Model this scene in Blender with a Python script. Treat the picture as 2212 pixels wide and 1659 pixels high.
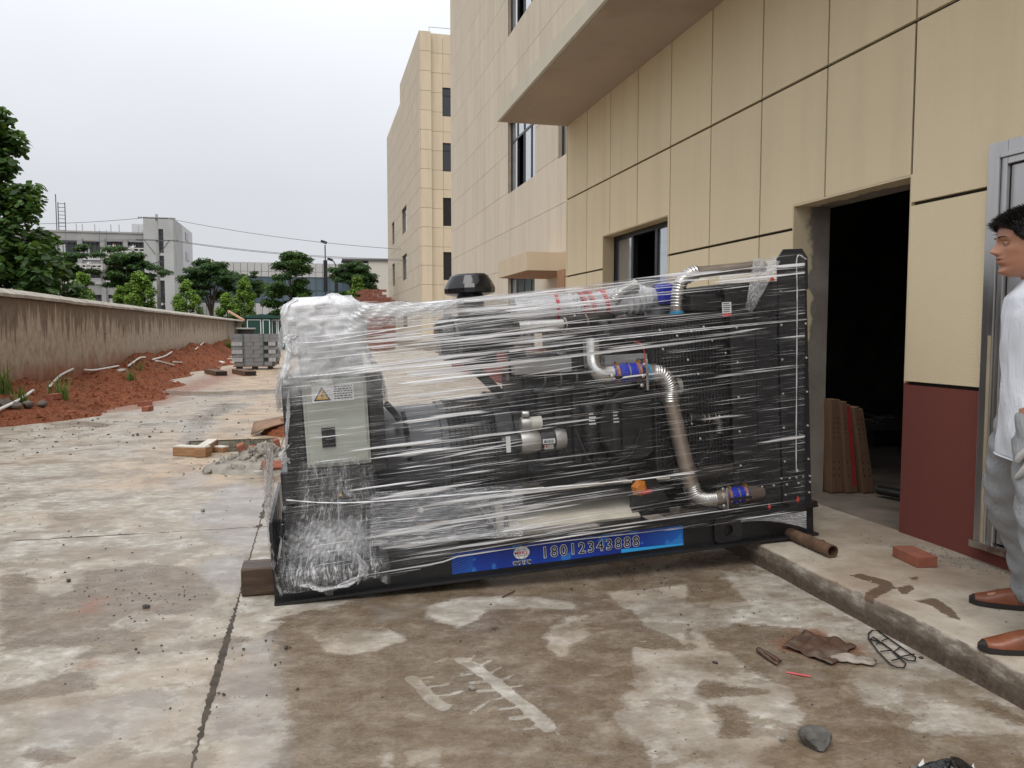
import bpy, bmesh, math, random
import numpy as np
from mathutils import Vector, Matrix, Euler
random.seed(7); rng = np.random.default_rng(11)
R = math.radians
sc = bpy.context.scene
for o in list(bpy.data.objects): bpy.data.objects.remove(o)

# ------------------------------------------------------------------ camera
CAM_H = 1.33; FPX = 1725.0; PITCH = R(3.897); YAW = R(13.904)
cam = bpy.data.cameras.new('camera'); cam.sensor_width = 36; cam.lens = 36*FPX/2212
cam.clip_start = .05; cam.clip_end = 2000
cam_o = bpy.data.objects.new('camera', cam); sc.collection.objects.link(cam_o)
cam_o.location = (0, 0, CAM_H); cam_o.rotation_euler = (R(90)-PITCH, 0, -YAW)
sc.camera = cam_o

# ------------------------------------------------------------------ sky, sun, exposure
SUN_EL, SUN_AZ = R(58), R(205)      # azimuth from +Y, clockwise: behind the camera, a little left
w = bpy.data.worlds.new('World'); sc.world = w; w.use_nodes = True
nt = w.node_tree; nt.nodes.clear()
sky = nt.nodes.new('ShaderNodeTexSky'); sky.sky_type = 'NISHITA'; sky.sun_disc = False
sky.sun_elevation = SUN_EL; sky.sun_rotation = SUN_AZ; sky.dust_density = 6; sky.air_density = 1.0
hs = nt.nodes.new('ShaderNodeHueSaturation'); hs.inputs['Saturation'].default_value = .25
nt.links.new(sky.outputs[0], hs.inputs['Color'])
tc = nt.nodes.new('ShaderNodeTexCoord'); sx = nt.nodes.new('ShaderNodeSeparateXYZ')
nt.links.new(tc.outputs['Generated'], sx.inputs[0])
rp = nt.nodes.new('ShaderNodeValToRGB')                # overcast: brighter overhead, paler at the horizon
e = rp.color_ramp.elements
e[0].position = 0.0; e[0].color = (6.0, 6.15, 6.45, 1)
e[1].position = 1.0; e[1].color = (11.5, 11.6, 11.9, 1)
x = rp.color_ramp.elements.new(.16); x.color = (6.5, 6.7, 7.1, 1)
x = rp.color_ramp.elements.new(.45); x.color = (9.8, 10.0, 10.5, 1)
nt.links.new(sx.outputs['Z'], rp.inputs[0])
cn = nt.nodes.new('ShaderNodeTexNoise'); cn.inputs['Scale'].default_value = 1.6; cn.inputs['Detail'].default_value = 4
nt.links.new(tc.outputs['Generated'], cn.inputs['Vector'])
cr = nt.nodes.new('ShaderNodeMapRange'); cr.inputs['To Min'].default_value = .93; cr.inputs['To Max'].default_value = 1.07
cr.inputs['From Min'].default_value = .3; cr.inputs['From Max'].default_value = .7
nt.links.new(cn.outputs['Fac'], cr.inputs['Value'])
vm = nt.nodes.new('ShaderNodeVectorMath'); vm.operation = 'SCALE'
nt.links.new(rp.outputs[0], vm.inputs[0]); nt.links.new(cr.outputs[0], vm.inputs['Scale'])
mx = nt.nodes.new('ShaderNodeMixRGB'); mx.inputs[0].default_value = .92
nt.links.new(hs.outputs[0], mx.inputs[1]); nt.links.new(vm.outputs[0], mx.inputs[2])
bg = nt.nodes.new('ShaderNodeBackground'); bg.inputs['Strength'].default_value = .1
wo = nt.nodes.new('ShaderNodeOutputWorld')
nt.links.new(mx.outputs[0], bg.inputs['Color']); nt.links.new(bg.outputs[0], wo.inputs[0])
sl = bpy.data.lights.new('sun', 'SUN'); sl.energy = 1.35; sl.angle = R(35); sl.color = (1, .97, .92)
so = bpy.data.objects.new('sun', sl); sc.collection.objects.link(so)
so.rotation_euler = (R(90)-SUN_EL, 0, -SUN_AZ+R(180))
sc.view_settings.view_transform = 'Standard'; sc.view_settings.look = 'None'
sc.view_settings.exposure = 0.18; sc.view_settings.gamma = 1.0
sc.render.engine = 'CYCLES'
sc.cycles.max_bounces = 8; sc.cycles.diffuse_bounces = 3; sc.cycles.glossy_bounces = 3
sc.cycles.transmission_bounces = 4; sc.cycles.transparent_max_bounces = 24
sc.cycles.use_denoising = True

# ------------------------------------------------------------------ measuring helpers (photo point -> place)
_cp, _sp, _cy, _sy = math.cos(PITCH), math.sin(PITCH), math.cos(YAW), math.sin(YAW)
FW = np.array([_sy*_cp, _cy*_cp, -_sp]); RT = np.array([_cy, -_sy, 0]); UP = np.cross(RT, FW)
def ray(x, y): return FW+RT*(x-1106)/FPX-UP*(y-829.5)/FPX
C0 = np.array([0, 0, CAM_H])
def onZ(x, y, z=0.0): d = ray(x, y); return C0+d*(z-CAM_H)/d[2]
def onX(x, y, X): d = ray(x, y); return C0+d*X/d[0]
def onY(x, y, Y): d = ray(x, y); return C0+d*Y/d[1]

# ------------------------------------------------------------------ mesh builder
class MB:
    def __init__(s): s.v = []; s.f = []; s.uv = None
    def add(s, vs, fs):
        b = len(s.v); s.v += [tuple(map(float, p)) for p in vs]; s.f += [tuple(i+b for i in q) for q in fs]; return s
    def box(s, x0, x1, y0, y1, z0, z1):
        v = [(x0,y0,z0),(x1,y0,z0),(x1,y1,z0),(x0,y1,z0),(x0,y0,z1),(x1,y0,z1),(x1,y1,z1),(x0,y1,z1)]
        return s.add(v, [(0,3,2,1),(4,5,6,7),(0,1,5,4),(1,2,6,5),(2,3,7,6),(3,0,4,7)])
    def obox(s, c, size, rot=(0,0,0)):
        m = Euler(rot).to_matrix(); c = Vector(c); h = Vector(size)/2
        v = [c+m@Vector((sx*h.x, sy*h.y, sz*h.z)) for sz in (-1,1) for sx, sy in ((-1,-1),(1,-1),(1,1),(-1,1))]
        return s.add(v, [(0,3,2,1),(4,5,6,7),(0,1,5,4),(1,2,6,5),(2,3,7,6),(3,0,4,7)])
    def bar(s, p0, p1, w, h=None):
        p0, p1 = Vector(p0), Vector(p1); h = h or w; d = (p1-p0).normalized()
        a = d.cross(Vector((0,0,1)));  a = a.normalized() if a.length > 1e-4 else Vector((1,0,0)); b = a.cross(d).normalized()
        v = [p+a*i*w/2+b*j*h/2 for p in (p0, p1) for i, j in ((-1,-1),(1,-1),(1,1),(-1,1))]
        return s.add(v, [(0,1,2,3),(7,6,5,4),(0,4,5,1),(1,5,6,2),(2,6,7,3),(3,7,4,0)])
    def tube(s, pts, r, n=12, cap=True, flat=1.0):
        P = [Vector(p) for p in pts]; rs = r if hasattr(r, '__len__') else [r]*len(P)
        b = len(s.v); a = None
        for i, p in enumerate(P):
            d = (P[min(i+1, len(P)-1)]-P[max(i-1, 0)]).normalized()
            if a is None:
                a = d.cross(Vector((0,0,1)));  a = a.normalized() if a.length > 1e-3 else Vector((1,0,0))
            else: a = (a-d*a.dot(d)).normalized()
            c = d.cross(a)
            for k in range(n):
                t = 2*math.pi*k/n; q = p+(a*math.cos(t)+c*math.sin(t)*flat)*rs[i]; s.v.append(tuple(q))
        for i in range(len(P)-1):
            for k in range(n):
                k2 = (k+1) % n; s.f.append((b+i*n+k, b+i*n+k2, b+(i+1)*n+k2, b+(i+1)*n+k))
        if cap:
            s.f.append(tuple(b+k for k in range(n))[::-1]); s.f.append(tuple(b+(len(P)-1)*n+k for k in range(n)))
        return s
    def lathe(s, c, prof, n=24, axis=(0,0,1)):
        d = Vector(axis).normalized(); a = d.orthogonal().normalized(); q = d.cross(a); c = Vector(c); b = len(s.v); m = len(prof)
        for (r, h) in prof:
            for k in range(n):
                t = 2*math.pi*k/n; s.v.append(tuple(c+d*h+(a*math.cos(t)+q*math.sin(t))*max(r, 1e-4)))
        for i in range(m-1):
            for k in range(n):
                k2 = (k+1) % n; s.f.append((b+i*n+k, b+i*n+k2, b+(i+1)*n+k2, b+(i+1)*n+k))
        s.f.append(tuple(b+k for k in range(n))[::-1]); s.f.append(tuple(b+(m-1)*n+k for k in range(n)))
        return s
    def prism(s, poly, ax, lo, hi):
        """poly: 2-D outline in the plane normal to axis ax (0 x: (y,z), 1 y: (x,z), 2 z: (x,y)), extruded lo..hi"""
        def pt(p, t): return {0:(t,p[0],p[1]), 1:(p[0],t,p[1]), 2:(p[0],p[1],t)}[ax]
        n = len(poly); v = [pt(p, lo) for p in poly]+[pt(p, hi) for p in poly]
        return s.add(v, [tuple(range(n))[::-1], tuple(range(n, 2*n))]+[(i, (i+1) % n, n+(i+1) % n, n+i) for i in range(n)])
    def grid(s, nx, ny, fn):
        b = len(s.v)
        for j in range(ny+1):
            for i in range(nx+1): s.v.append(tuple(map(float, fn(i/nx, j/ny))))
        for j in range(ny):
            for i in range(nx):
                k = b+j*(nx+1)+i; s.f.append((k, k+1, k+nx+2, k+nx+1))
        return s
    def mesh(s, name='mesh'):
        me = bpy.data.meshes.new(name); me.from_pydata(s.v, [], s.f); return me
    def build(s, name, mat, parent=None, smooth=False, bev=0, seg=2, fix=True):
        me = s.mesh(name)
        if fix:
            bm = bmesh.new(); bm.from_mesh(me); bmesh.ops.recalc_face_normals(bm, faces=bm.faces); bm.to_mesh(me); bm.free()
        return put(name, me, mat, parent, smooth, bev, seg)
def put(name, me, mat, parent=None, smooth=False, bev=0, seg=2):
    if mat is not None and not me.materials: me.materials.append(mat)
    o = bpy.data.objects.new(name, me); sc.collection.objects.link(o); o.parent = parent
    if smooth:
        me.polygons.foreach_set('use_smooth', [True]*len(me.polygons))
        if smooth is not True: 
            me.set_sharp_from_angle(angle=R(smooth))
    if bev:
        m = o.modifiers.new('bevel', 'BEVEL'); m.width = bev; m.segments = seg; m.limit_method = 'ANGLE'; m.angle_limit = R(40)
    return o
def tag(o, label=None, cat=None, group=None, kind=None):
    if label: o['label'] = label
    if cat: o['category'] = cat
    if group: o['group'] = group
    if kind: o['kind'] = kind
    return o
def empty(name, loc=(0,0,0), rot=(0,0,0)):
    o = bpy.data.objects.new(name, None); sc.collection.objects.link(o); o.location = loc; o.rotation_euler = rot; o.empty_display_size = .1; return o
def clone(o, parent=None):
    c = o.copy(); sc.collection.objects.link(c); c.parent = parent
    for ch in o.children: clone(ch, c)
    return c
def bez(pts, n=24):
    """Catmull-Rom through pts"""
    P = [np.array(p, float) for p in pts]; P = [2*P[0]-P[1]]+P+[2*P[-1]-P[-2]]; out = []
    m = len(P)-3
    for k in range(n+1):
        t = k/n*m; i = min(int(t), m-1); u = t-i; a, b, c, d = P[i:i+4]
        out.append(tuple(.5*((2*b)+(-a+c)*u+(2*a-5*b+4*c-d)*u*u+(-a+3*b-3*c+d)*u**3)))
    return out

# ------------------------------------------------------------------ materials
class NT:
    def __init__(s, name):
        s.m = bpy.data.materials.new(name); s.m.use_nodes = True; s.t = s.m.node_tree; s.t.nodes.clear()
        s.out = s.t.nodes.new('ShaderNodeOutputMaterial')
    def n(s, typ, **k):
        q = s.t.nodes.new('ShaderNode'+typ)
        for a, b in k.items():
            if hasattr(q, a): setattr(q, a, b)
            else: q.inputs[a.replace('_', ' ')].default_value = b
        return q
    def l(s, a, b): s.t.links.new(a, b)
    def val(s, x, inp):
        if hasattr(x, 'is_linked') or hasattr(x, 'links'): s.l(x, inp)
        elif hasattr(x, '__len__') and len(x) == 3 and inp.type == 'RGBA': inp.default_value = (*x, 1)
        else: inp.default_value = x
    def co(s, scale=(1,1,1), src='Object', rot=(0,0,0)):
        t = s.n('TexCoord'); m = s.n('Mapping'); m.inputs['Scale'].default_value = scale; m.inputs['Rotation'].default_value = rot
        s.l(t.outputs[src], m.inputs[0]); return m.outputs[0]
    def noise(s, scale, detail=4, rough=.55, vec=None, out='Fac', dist=0):
        q = s.n('TexNoise'); q.inputs['Scale'].default_value = scale; q.inputs['Detail'].default_value = detail
        q.inputs['Roughness'].default_value = rough; q.inputs['Distortion'].default_value = dist
        if vec is not None: s.l(vec, q.inputs['Vector'])
        else: s.l(s.co(), q.inputs['Vector'])
        return q.outputs[out]
    def ramp(s, fac, *stops):
        q = s.n('ValToRGB'); el = q.color_ramp.elements
        while len(el) < len(stops): el.new(.5)
        for e_, (p, c) in zip(el, stops):
            e_.position = p; e_.color = (*c, 1) if hasattr(c, '__len__') else (c, c, c, 1)
        s.l(fac, q.inputs[0]); return q.outputs[0]
    def math(s, op, a, b=None, clamp=False):
        q = s.n('Math', operation=op); q.use_clamp = clamp; s.val(a, q.inputs[0])
        if b is not None: s.val(b, q.inputs[1])
        return q.outputs[0]
    def rng(s, v, a, b, c=0., d=1.):
        q = s.n('MapRange'); s.l(v, q.inputs['Value'])
        for k, x in zip(('From Min','From Max','To Min','To Max'), (a,b,c,d)): q.inputs[k].default_value = x
        return q.outputs[0]
    def mix(s, f, a, b, mode='MIX'):
        q = s.n('MixRGB', blend_type=mode); s.val(f, q.inputs[0]); s.val(a, q.inputs[1]); s.val(b, q.inputs[2]); return q.outputs[0]
    def bump(s, h, strength=.3, dist=.01, prev=None):
        q = s.n('Bump'); q.inputs['Strength'].default_value = strength; q.inputs['Distance'].default_value = dist; s.l(h, q.inputs['Height'])
        if prev is not None: s.l(prev, q.inputs['Normal'])
        return q.outputs[0]
    def attr(s, name):
        q = s.n('Attribute'); q.attribute_name = name; return q.outputs['Fac']
    def bsdf(s, col, rough=.6, metal=0., normal=None, spec=None, **k):
        q = s.n('BsdfPrincipled'); s.val(col, q.inputs['Base Color']); s.val(rough, q.inputs['Roughness']); s.val(metal, q.inputs['Metallic'])
        if normal is not None: s.l(normal, q.inputs['Normal'])
        if spec is not None: s.val(spec, q.inputs['Specular IOR Level'])
        for a, b in k.items(): s.val(b, q.inputs[a.replace('_', ' ')])
        return q.outputs[0]
    def done(s, sh): s.l(sh, s.out.inputs[0]); return s.m
def simple(name, col, rough=.6, metal=0., var=.15, nscale=6., bump=.0, bscale=60., spec=None, dirt=None):
    """plain paint/metal/stone with a slow colour variation, optional dirt colour and fine relief"""
    T = NT(name); n1 = T.noise(nscale, 5)
    lo = tuple(c*(1-var) for c in col); hi = tuple(min(1, c*(1+var)) for c in col)
    c = T.ramp(n1, (.3, lo), (.7, hi))
    if dirt: c = T.mix(T.rng(T.noise(nscale*.6, 8, .65), .5, .75), c, dirt)
    r = T.rng(T.noise(nscale*2, 4), .3, .7, max(0, rough-.08), min(1, rough+.08))
    nm = T.bump(T.noise(bscale, 3), bump, .004) if bump else None
    return T.done(T.bsdf(c, r, metal, nm, spec))
def panel_paint(name, col, rough=.8, grain=.35, gs=150., streak=.12):
    """stone-paint render: fine grain, soft vertical dust runs, tone differing a little from piece to piece"""
    T = NT(name); oi = T.n('ObjectInfo')
    c = T.mix(T.rng(oi.outputs['Random'], 0, 1, 0, 1), tuple(x*.965 for x in col), tuple(min(1, x*1.03) for x in col))
    st = T.noise(1.0, 5, .6, T.co((3.5, 3.5, .35)))
    c = T.mix(T.rng(st, .45, .8, 0, streak*2.2), c, tuple(x*.62 for x in col))
    c = T.mix(T.rng(T.noise(1.3, 6, .6), .35, .75, 0, .11), c, tuple(x*.72 for x in col))
    g = T.noise(gs, 3, .6)
    c = T.mix(T.rng(g, .6, .8, 0, .14), c, tuple(x*.7 for x in col))
    return T.done(T.bsdf(c, rough, 0, T.bump(g, grain, .006), .25))
BLACK = simple('black_paint', (.013,.013,.014), .35, var=.3, nscale=4)
BLACKM = simple('black_matt', (.015,.015,.016), .6, var=.3)
RUBBER = simple('rubber', (.012,.012,.012), .5)
STEEL = simple('bright_steel', (.55,.54,.52), .28, 1., nscale=9)
DARKSTEEL = simple('dark_steel', (.12,.12,.12), .45, .7)
WHITE = simple('white_plastic', (.75,.76,.76), .5, var=.05)
GLASS_D = simple('dark_glass', (.012,.014,.016), .04, 0, var=.1, spec=.8)
# ================================================================== GROUND
def sdf_poly(P, poly):
    """signed distance (inside positive) of points P (n,2) to polygon"""
    poly = np.asarray(poly, float); n = len(poly); d = np.full(len(P), 1e9); ins = np.zeros(len(P), bool)
    for i in range(n):
        a, b = poly[i], poly[(i+1) % n]; e_ = b-a; w_ = P-a
        t = np.clip((w_@e_)/(e_@e_+1e-12), 0, 1); d = np.minimum(d, np.hypot(*(w_-t[:,None]*e_).T))
        c1 = (a[1] <= P[:,1]) != (b[1] <= P[:,1])
        with np.errstate(divide='ignore', invalid='ignore'):
            xi = a[0]+(P[:,1]-a[1])*(b[0]-a[0])/(b[1]-a[1]+1e-12)
        ins ^= c1 & (P[:,0] < xi)
    return np.where(ins, d, -d)
def sdf_line(P, pts, wd):
    d = np.full(len(P), 1e9); pts = np.asarray(pts, float)
    for a, b in zip(pts[:-1], pts[1:]):
        e_ = b-a; w_ = P-a; t = np.clip((w_@e_)/(e_@e_+1e-12), 0, 1); d = np.minimum(d, np.hypot(*(w_-t[:,None]*e_).T))
    return wd-d
def g2(pts): return [onZ(x, y)[:2] for x, y in pts]
def z3(pts): return [(x*.329, 1212.8+y*.329) for x, y in pts]
def z4(pts): return [(727.7+x*.329, 1212.8+y*.329) for x, y in pts]
def z5(pts): return [(1455.4+x*.3422, 1212.8+y*.3422) for x, y in pts]
MUD = [  # dark wet mud film
 [(575,1345),(640,1325),(760,1300),(900,1262),(1120,1235),(1330,1225),(1560,1235),(1610,1300),(1480,1300),(1500,1400),(1390,1420),(1365,1500),(1340,1560),(1420,1640),(1460,1900),(560,1900),(600,1660),(630,1560),(600,1440)],
 z3([(0,100),(130,50),(240,150),(350,230),(480,190),(560,60),(900,20),(1250,40),(1400,150),(1450,230),(1400,290),(1200,330),(900,340),(700,420),(1000,440),(1050,470),(860,590),(500,640),(540,560),(300,560),(0,600)]),
 z3([(270,770),(500,700),(620,720),(610,830),(400,880),(0,940),(-200,980),(-100,860),(150,850)]),
 z3([(1290,540),(1480,490),(1600,510),(1550,550),(1330,570)]),
 z3([(220,1220),(480,1290),(400,1340),(260,1330),(180,1280)]),
 z5([(150,440),(420,400),(700,430),(900,450),(1290,620),(1260,670),(1150,760),(1210,900),(1620,960),(1550,1050),(2212,1100),(2400,1500),(500,1500),(560,1180),(830,1000),(740,900),(700,820),(400,640),(260,540)]),
 z5([(60,790),(190,760),(660,820),(640,850),(200,840)]), z5([(250,930),(400,910),(490,990),(470,1080),(330,1110),(260,1050)]),
 z5([(1880,880),(2000,860),(2212,960),(2212,1010),(1950,950)]),
 [(640,1285),(900,1250),(1300,1195),(1640,1190),(1640,1235),(1300,1240),(900,1275)],
]
LIGHT = [  # dry light concrete showing through
 z4([(-140,480),(0,440),(200,430),(300,420),(420,490),(420,520),(270,570),(100,610),(-90,590)]),
 z4([(590,300),(760,240),(1250,230),(1560,260),(1560,310),(1200,310),(1000,320),(900,400),(800,440),(600,370)]),
 z4([(1390,470),(1500,370),(1640,360),(1640,490),(1540,550),(1500,640),(1440,630),(1380,560)]),
 z4([(1760,200),(2300,150),(2300,560),(2050,420),(1900,310)]),
 z4([(1950,700),(2150,665),(2330,700),(2400,800),(2250,930),(1950,900)]),
 z4([(1950,1010),(2250,960),(2500,1010),(2560,1300),(2300,1500),(2080,1400),(2030,1150)]),
 z4([(450,990),(590,1000),(540,1040),(470,1030)]), z4([(1960,570),(2120,600),(2100,655),(1970,655)]),
 z4([(420,1240),(690,1225),(700,1357),(430,1357)]), z4([(300,1260),(380,1240),(400,1357),(300,1357)]),
 z3([(1540,490),(1700,380),(1850,390),(1760,470),(1640,510)]),
]
LINES = []  # tyre prints: (points, half width m)
for a, wd in [([(820,650),(900,690),(1030,790),(1160,900),(1250,960),(1390,1100)], .028), ([(490,770),(560,840),(640,920),(700,960)], .026)]: LINES.append((z4(a), wd))
for a in [[(850,682),(940,690),(1005,655)],[(930,735),(1010,735),(1075,700)],[(1030,785),(1110,775),(1160,745)],[(1120,830),(1215,818)],[(880,740),(820,745)],[(950,795),(870,800)],
          [(1040,848),(930,855)],[(1085,905),(1000,915),(870,1005)],[(1200,960),(1070,975)],[(1320,1090),(1220,1105)],[(650,885),(740,880),(820,855)],[(690,950),(780,945)],[(600,820),(670,820),(720,805)],
          [(540,770),(620,762)],[(830,650),(880,640),(905,620)],[(800,640),(720,640),(640,665)],[(1640,440),(1740,440)],[(1640,480),(1750,490)],[(1960,540),(2030,525)],[(1900,800),(2000,810)],
          [(1640,400),(1700,402)],[(1150,1035),(1220,1030)],[(1400,1105),(1530,1195)],[(1740,250),(1840,252)],[(1650,755),(1740,752)]]: LINES.append((z4(a), .0075))
WET = [
 z3([(300,1000),(870,860),(1190,850),(1150,960),(950,1080),(700,1200),(650,1230),(250,1250),(200,1150),(260,1080)]),
 z3([(1560,560),(1790,480),(1850,640),(1850,1000),(1950,1357),(1960,1500),(1650,1500),(1560,1170),(1340,1150),(1420,930),(1500,740)]),
 z3([(1250,30),(1590,-60),(1590,220),(1440,190)]),
 [(410,1120),(470,1062),(560,1010),(640,1000),(640,1170),(520,1190),(440,1160)],
 [(350,1035),(440,1010),(470,1030),(400,1060)],
 [(150,908),(240,912),(250,918),(205,924),(150,918)], [(300,915),(362,913),(358,924),(310,924)],
 [(330,843),(460,845),(620,840),(620,850),(470,858),(350,855)], [(400,905),(470,870),(560,872),(470,900),(430,960),(380,960)],
 z4([(200,300),(320,280),(520,300),(560,350),(300,390),(220,350)]),
 [(600,850),(640,850),(640,890),(600,890)],
]
OCHRE = [[(470,760),(640,760),(640,940),(540,930),(450,890),(560,860),(420,850)], [(380,935),(640,935),(640,1000),(440,1000)], [(300,1000),(600,980),(600,1040),(300,1050)]]
REDST = [[(30,865),(250,850),(380,835),(500,795),(560,790),(470,830),(330,880),(150,905),(40,905)],
         z3([(520,680),(600,660),(600,690),(540,700)]), z3([(570,270),(640,250),(640,340),(580,340)]), z5([(640,480),(900,450),(1180,560),(1000,620),(700,560)])]
CH = bpy.data.materials
def ground_mat():
    T = NT('wet_concrete'); co = T.co()
    str_ = T.co((1.0, 1.35, 1), rot=(0, 0, .35))
    nA = T.noise(9, 9, .68, str_); nB = T.noise(2.2, 6, .6, co); nC = T.noise(38, 7, .66, str_); nD = T.noise(160, 3, .6, co)
    wob = T.math('ADD', T.math('MULTIPLY', T.math('SUBTRACT', nA, .5), 1.5), T.math('MULTIPLY', T.math('SUBTRACT', nC, .5), .9))
    wob = T.math('ADD', wob, T.math('MULTIPLY', T.math('SUBTRACT', T.noise(4.2, 5, .6, str_), .5), 2.0))
    def mask(name, soft=.12, k=1.0, bias=0.):
        return T.rng(T.math('ADD', T.math('ADD', T.attr(name), bias), T.math('MULTIPLY', wob, k)), -soft, soft)
    mud = T.math('MULTIPLY', mask('mud', .16), T.rng(T.math('ADD', nA, T.math('MULTIPLY', nC, .5)), .5, .95, 1.0, .72)); wet = mask('wet', .3, 1.0); och = mask('ochre', .6, .8); red = mask('redstain', .35, 1.0)
    # far yard gets its patches from noise alone
    far = T.rng(T.math('ADD', nB, T.math('MULTIPLY', wob, .12)), .50, .60)
    mud = T.math('MAXIMUM', mud, T.math('MULTIPLY', far, .55))
    base = T.ramp(nA, (.28, (.24,.21,.172)), (.5, (.385,.35,.30)), (.70, (.61,.59,.545)))
    base = T.mix(T.rng(T.noise(.9, 5, .6, str_), .45, .68, 0, .55), base, T.ramp(nC, (.3, (.33,.245,.165)), (.7, (.47,.37,.265))))
    base = T.mix(T.rng(nD, .55, .8, 0, .35), base, (.30,.27,.22))
    base = T.mix(T.math('MULTIPLY', och, .75), base, T.ramp(nC, (.3, (.44,.30,.18)), (.7, (.58,.42,.27))))
    sm2 = T.rng(T.math('ADD', T.noise(3.4, 7, .66, str_), T.math('MULTIPLY', T.math('SUBTRACT', nC, .5), .16)), .535, .565)      # small damp islands everywhere
    base = T.mix(T.math('MULTIPLY', sm2, .62), base, T.ramp(nC, (.3, (.17,.138,.10)), (.7, (.29,.24,.185))))
    mudc = T.ramp(T.noise(60, 7, .72, T.co((1,2.2,1), rot=(0, 0, -.5))), (.25, (.052,.034,.020)), (.5, (.122,.083,.050)), (.75, (.235,.172,.115)))
    mudc = T.mix(T.rng(nB, .35, .65, 0, .6), mudc, T.ramp(nA, (.3, (.12,.076,.042)), (.7, (.215,.148,.086))))
    mudc = T.mix(T.rng(T.noise(5.5, 8, .7, str_), .50, .62, 0, .55), mudc, T.ramp(nC, (.3, (.19,.14,.088)), (.7, (.33,.26,.18))))
    c = T.mix(T.math('MULTIPLY', mud, .93), base, mudc)
    c = T.mix(T.math('MULTIPLY', red, .8), c, T.ramp(nC, (.3, (.16,.055,.028)), (.7, (.30,.12,.06))))
    c = T.mix(T.math('MULTIPLY', wet, .6), c, T.mix(.5, c, (.17,.155,.14)))
    # dark grit specks and small drips
    vo = T.n('TexVoronoi'); vo.inputs['Scale'].default_value = 34; T.l(co, vo.inputs['Vector'])
    sp = T.math('MULTIPLY', T.rng(vo.outputs['Distance'], .16, .10), T.rng(T.noise(3.3, 3, .5, co), .5, .6))
    vcol = T.n('SeparateColor'); T.l(vo.outputs['Color'], vcol.inputs[0])
    sp = T.math('MULTIPLY', sp, T.rng(vcol.outputs[0], .62, .66))
    c = T.mix(T.math('MULTIPLY', sp, .85), c, (.035,.026,.02))
    # hairline crazing
    r = T.math('SUBTRACT', T.math('ADD', T.rng(nC, .3, .7, .45, .7), T.math('MULTIPLY', sm2, -.15)), T.math('MULTIPLY', mud, T.rng(nB, .35, .65, .42, .2)))
    r = T.math('ADD', T.math('MULTIPLY', r, T.math('SUBTRACT', 1, wet)), T.math('MULTIPLY', wet, T.rng(nA, .3, .7, .06, .22)), clamp=True)
    r = T.math('MAXIMUM', r, .07)
    hgt = T.math('ADD', T.math('MULTIPLY', nC, .6), T.math('MULTIPLY', nD, .25))
    hgt = T.math('ADD', hgt, T.math('MULTIPLY', mud, .35))
    q = T.n('Bump'); q.inputs['Distance'].default_value = .012; T.l(hgt, q.inputs['Height'])
    T.l(T.rng(wet, 0, 1, .38, .07), q.inputs['Strength'])
    return T.done(T.bsdf(c, r, 0, q.outputs[0], .42))
GMAT = ground_mat()
def ramp_in(d, s): return np.clip(d/s, -1, 1)
MUDg, LIGHTg, WETg, OCHg, REDg = [[g2(p) for p in L] for L in (MUD, LIGHT, WET, OCHRE, REDST)]
LINESg = [(g2(p), wd) for p, wd in LINES]
def slab_fields(P):
    near = P[:,1] < 7
    m = np.full(len(P), -1.)
    for p in MUDg: m = np.maximum(m, ramp_in(sdf_poly(P, p), .11))
    for p in LIGHTg: m = np.minimum(m, -ramp_in(sdf_poly(P, p), .06))
    for p, wd in LINESg:
        d = sdf_line(P, p, wd); m = np.minimum(m, np.where(d > -.02, -np.clip(d/.014, -1, 1)*.8+.0, 1.))
    wv = np.full(len(P), -1.)
    for p in WETg: wv = np.maximum(wv, ramp_in(sdf_poly(P, p), .10+.03*np.maximum(0, P[:,1]-5)))
    oc = np.full(len(P), -1.)
    for p in OCHg: oc = np.maximum(oc, ramp_in(sdf_poly(P, p), .5+.05*P[:,1]))
    rd = np.full(len(P), -1.)
    for p in REDg: rd = np.maximum(rd, ramp_in(sdf_poly(P, p), .05+.03*P[:,1]))
    return dict(mud=m, wet=wv, ochre=oc, redstain=rd)
JX, JY = -.385, 5.6
ground = empty('ground'); tag(ground, kind='structure')
bed = MB().box(-700, 700, -60, 1100, -2, -.20); 
DIRTBED = simple('joint_dirt', (.07,.056,.042), .9, var=.4, nscale=14, bump=.5)
bed.build('sub_base', simple('yard_earth', (.20,.15,.11), .95, var=.3, nscale=.4), ground)
PIT = (-1.46, -.42, 9.12, 10.14)
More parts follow.
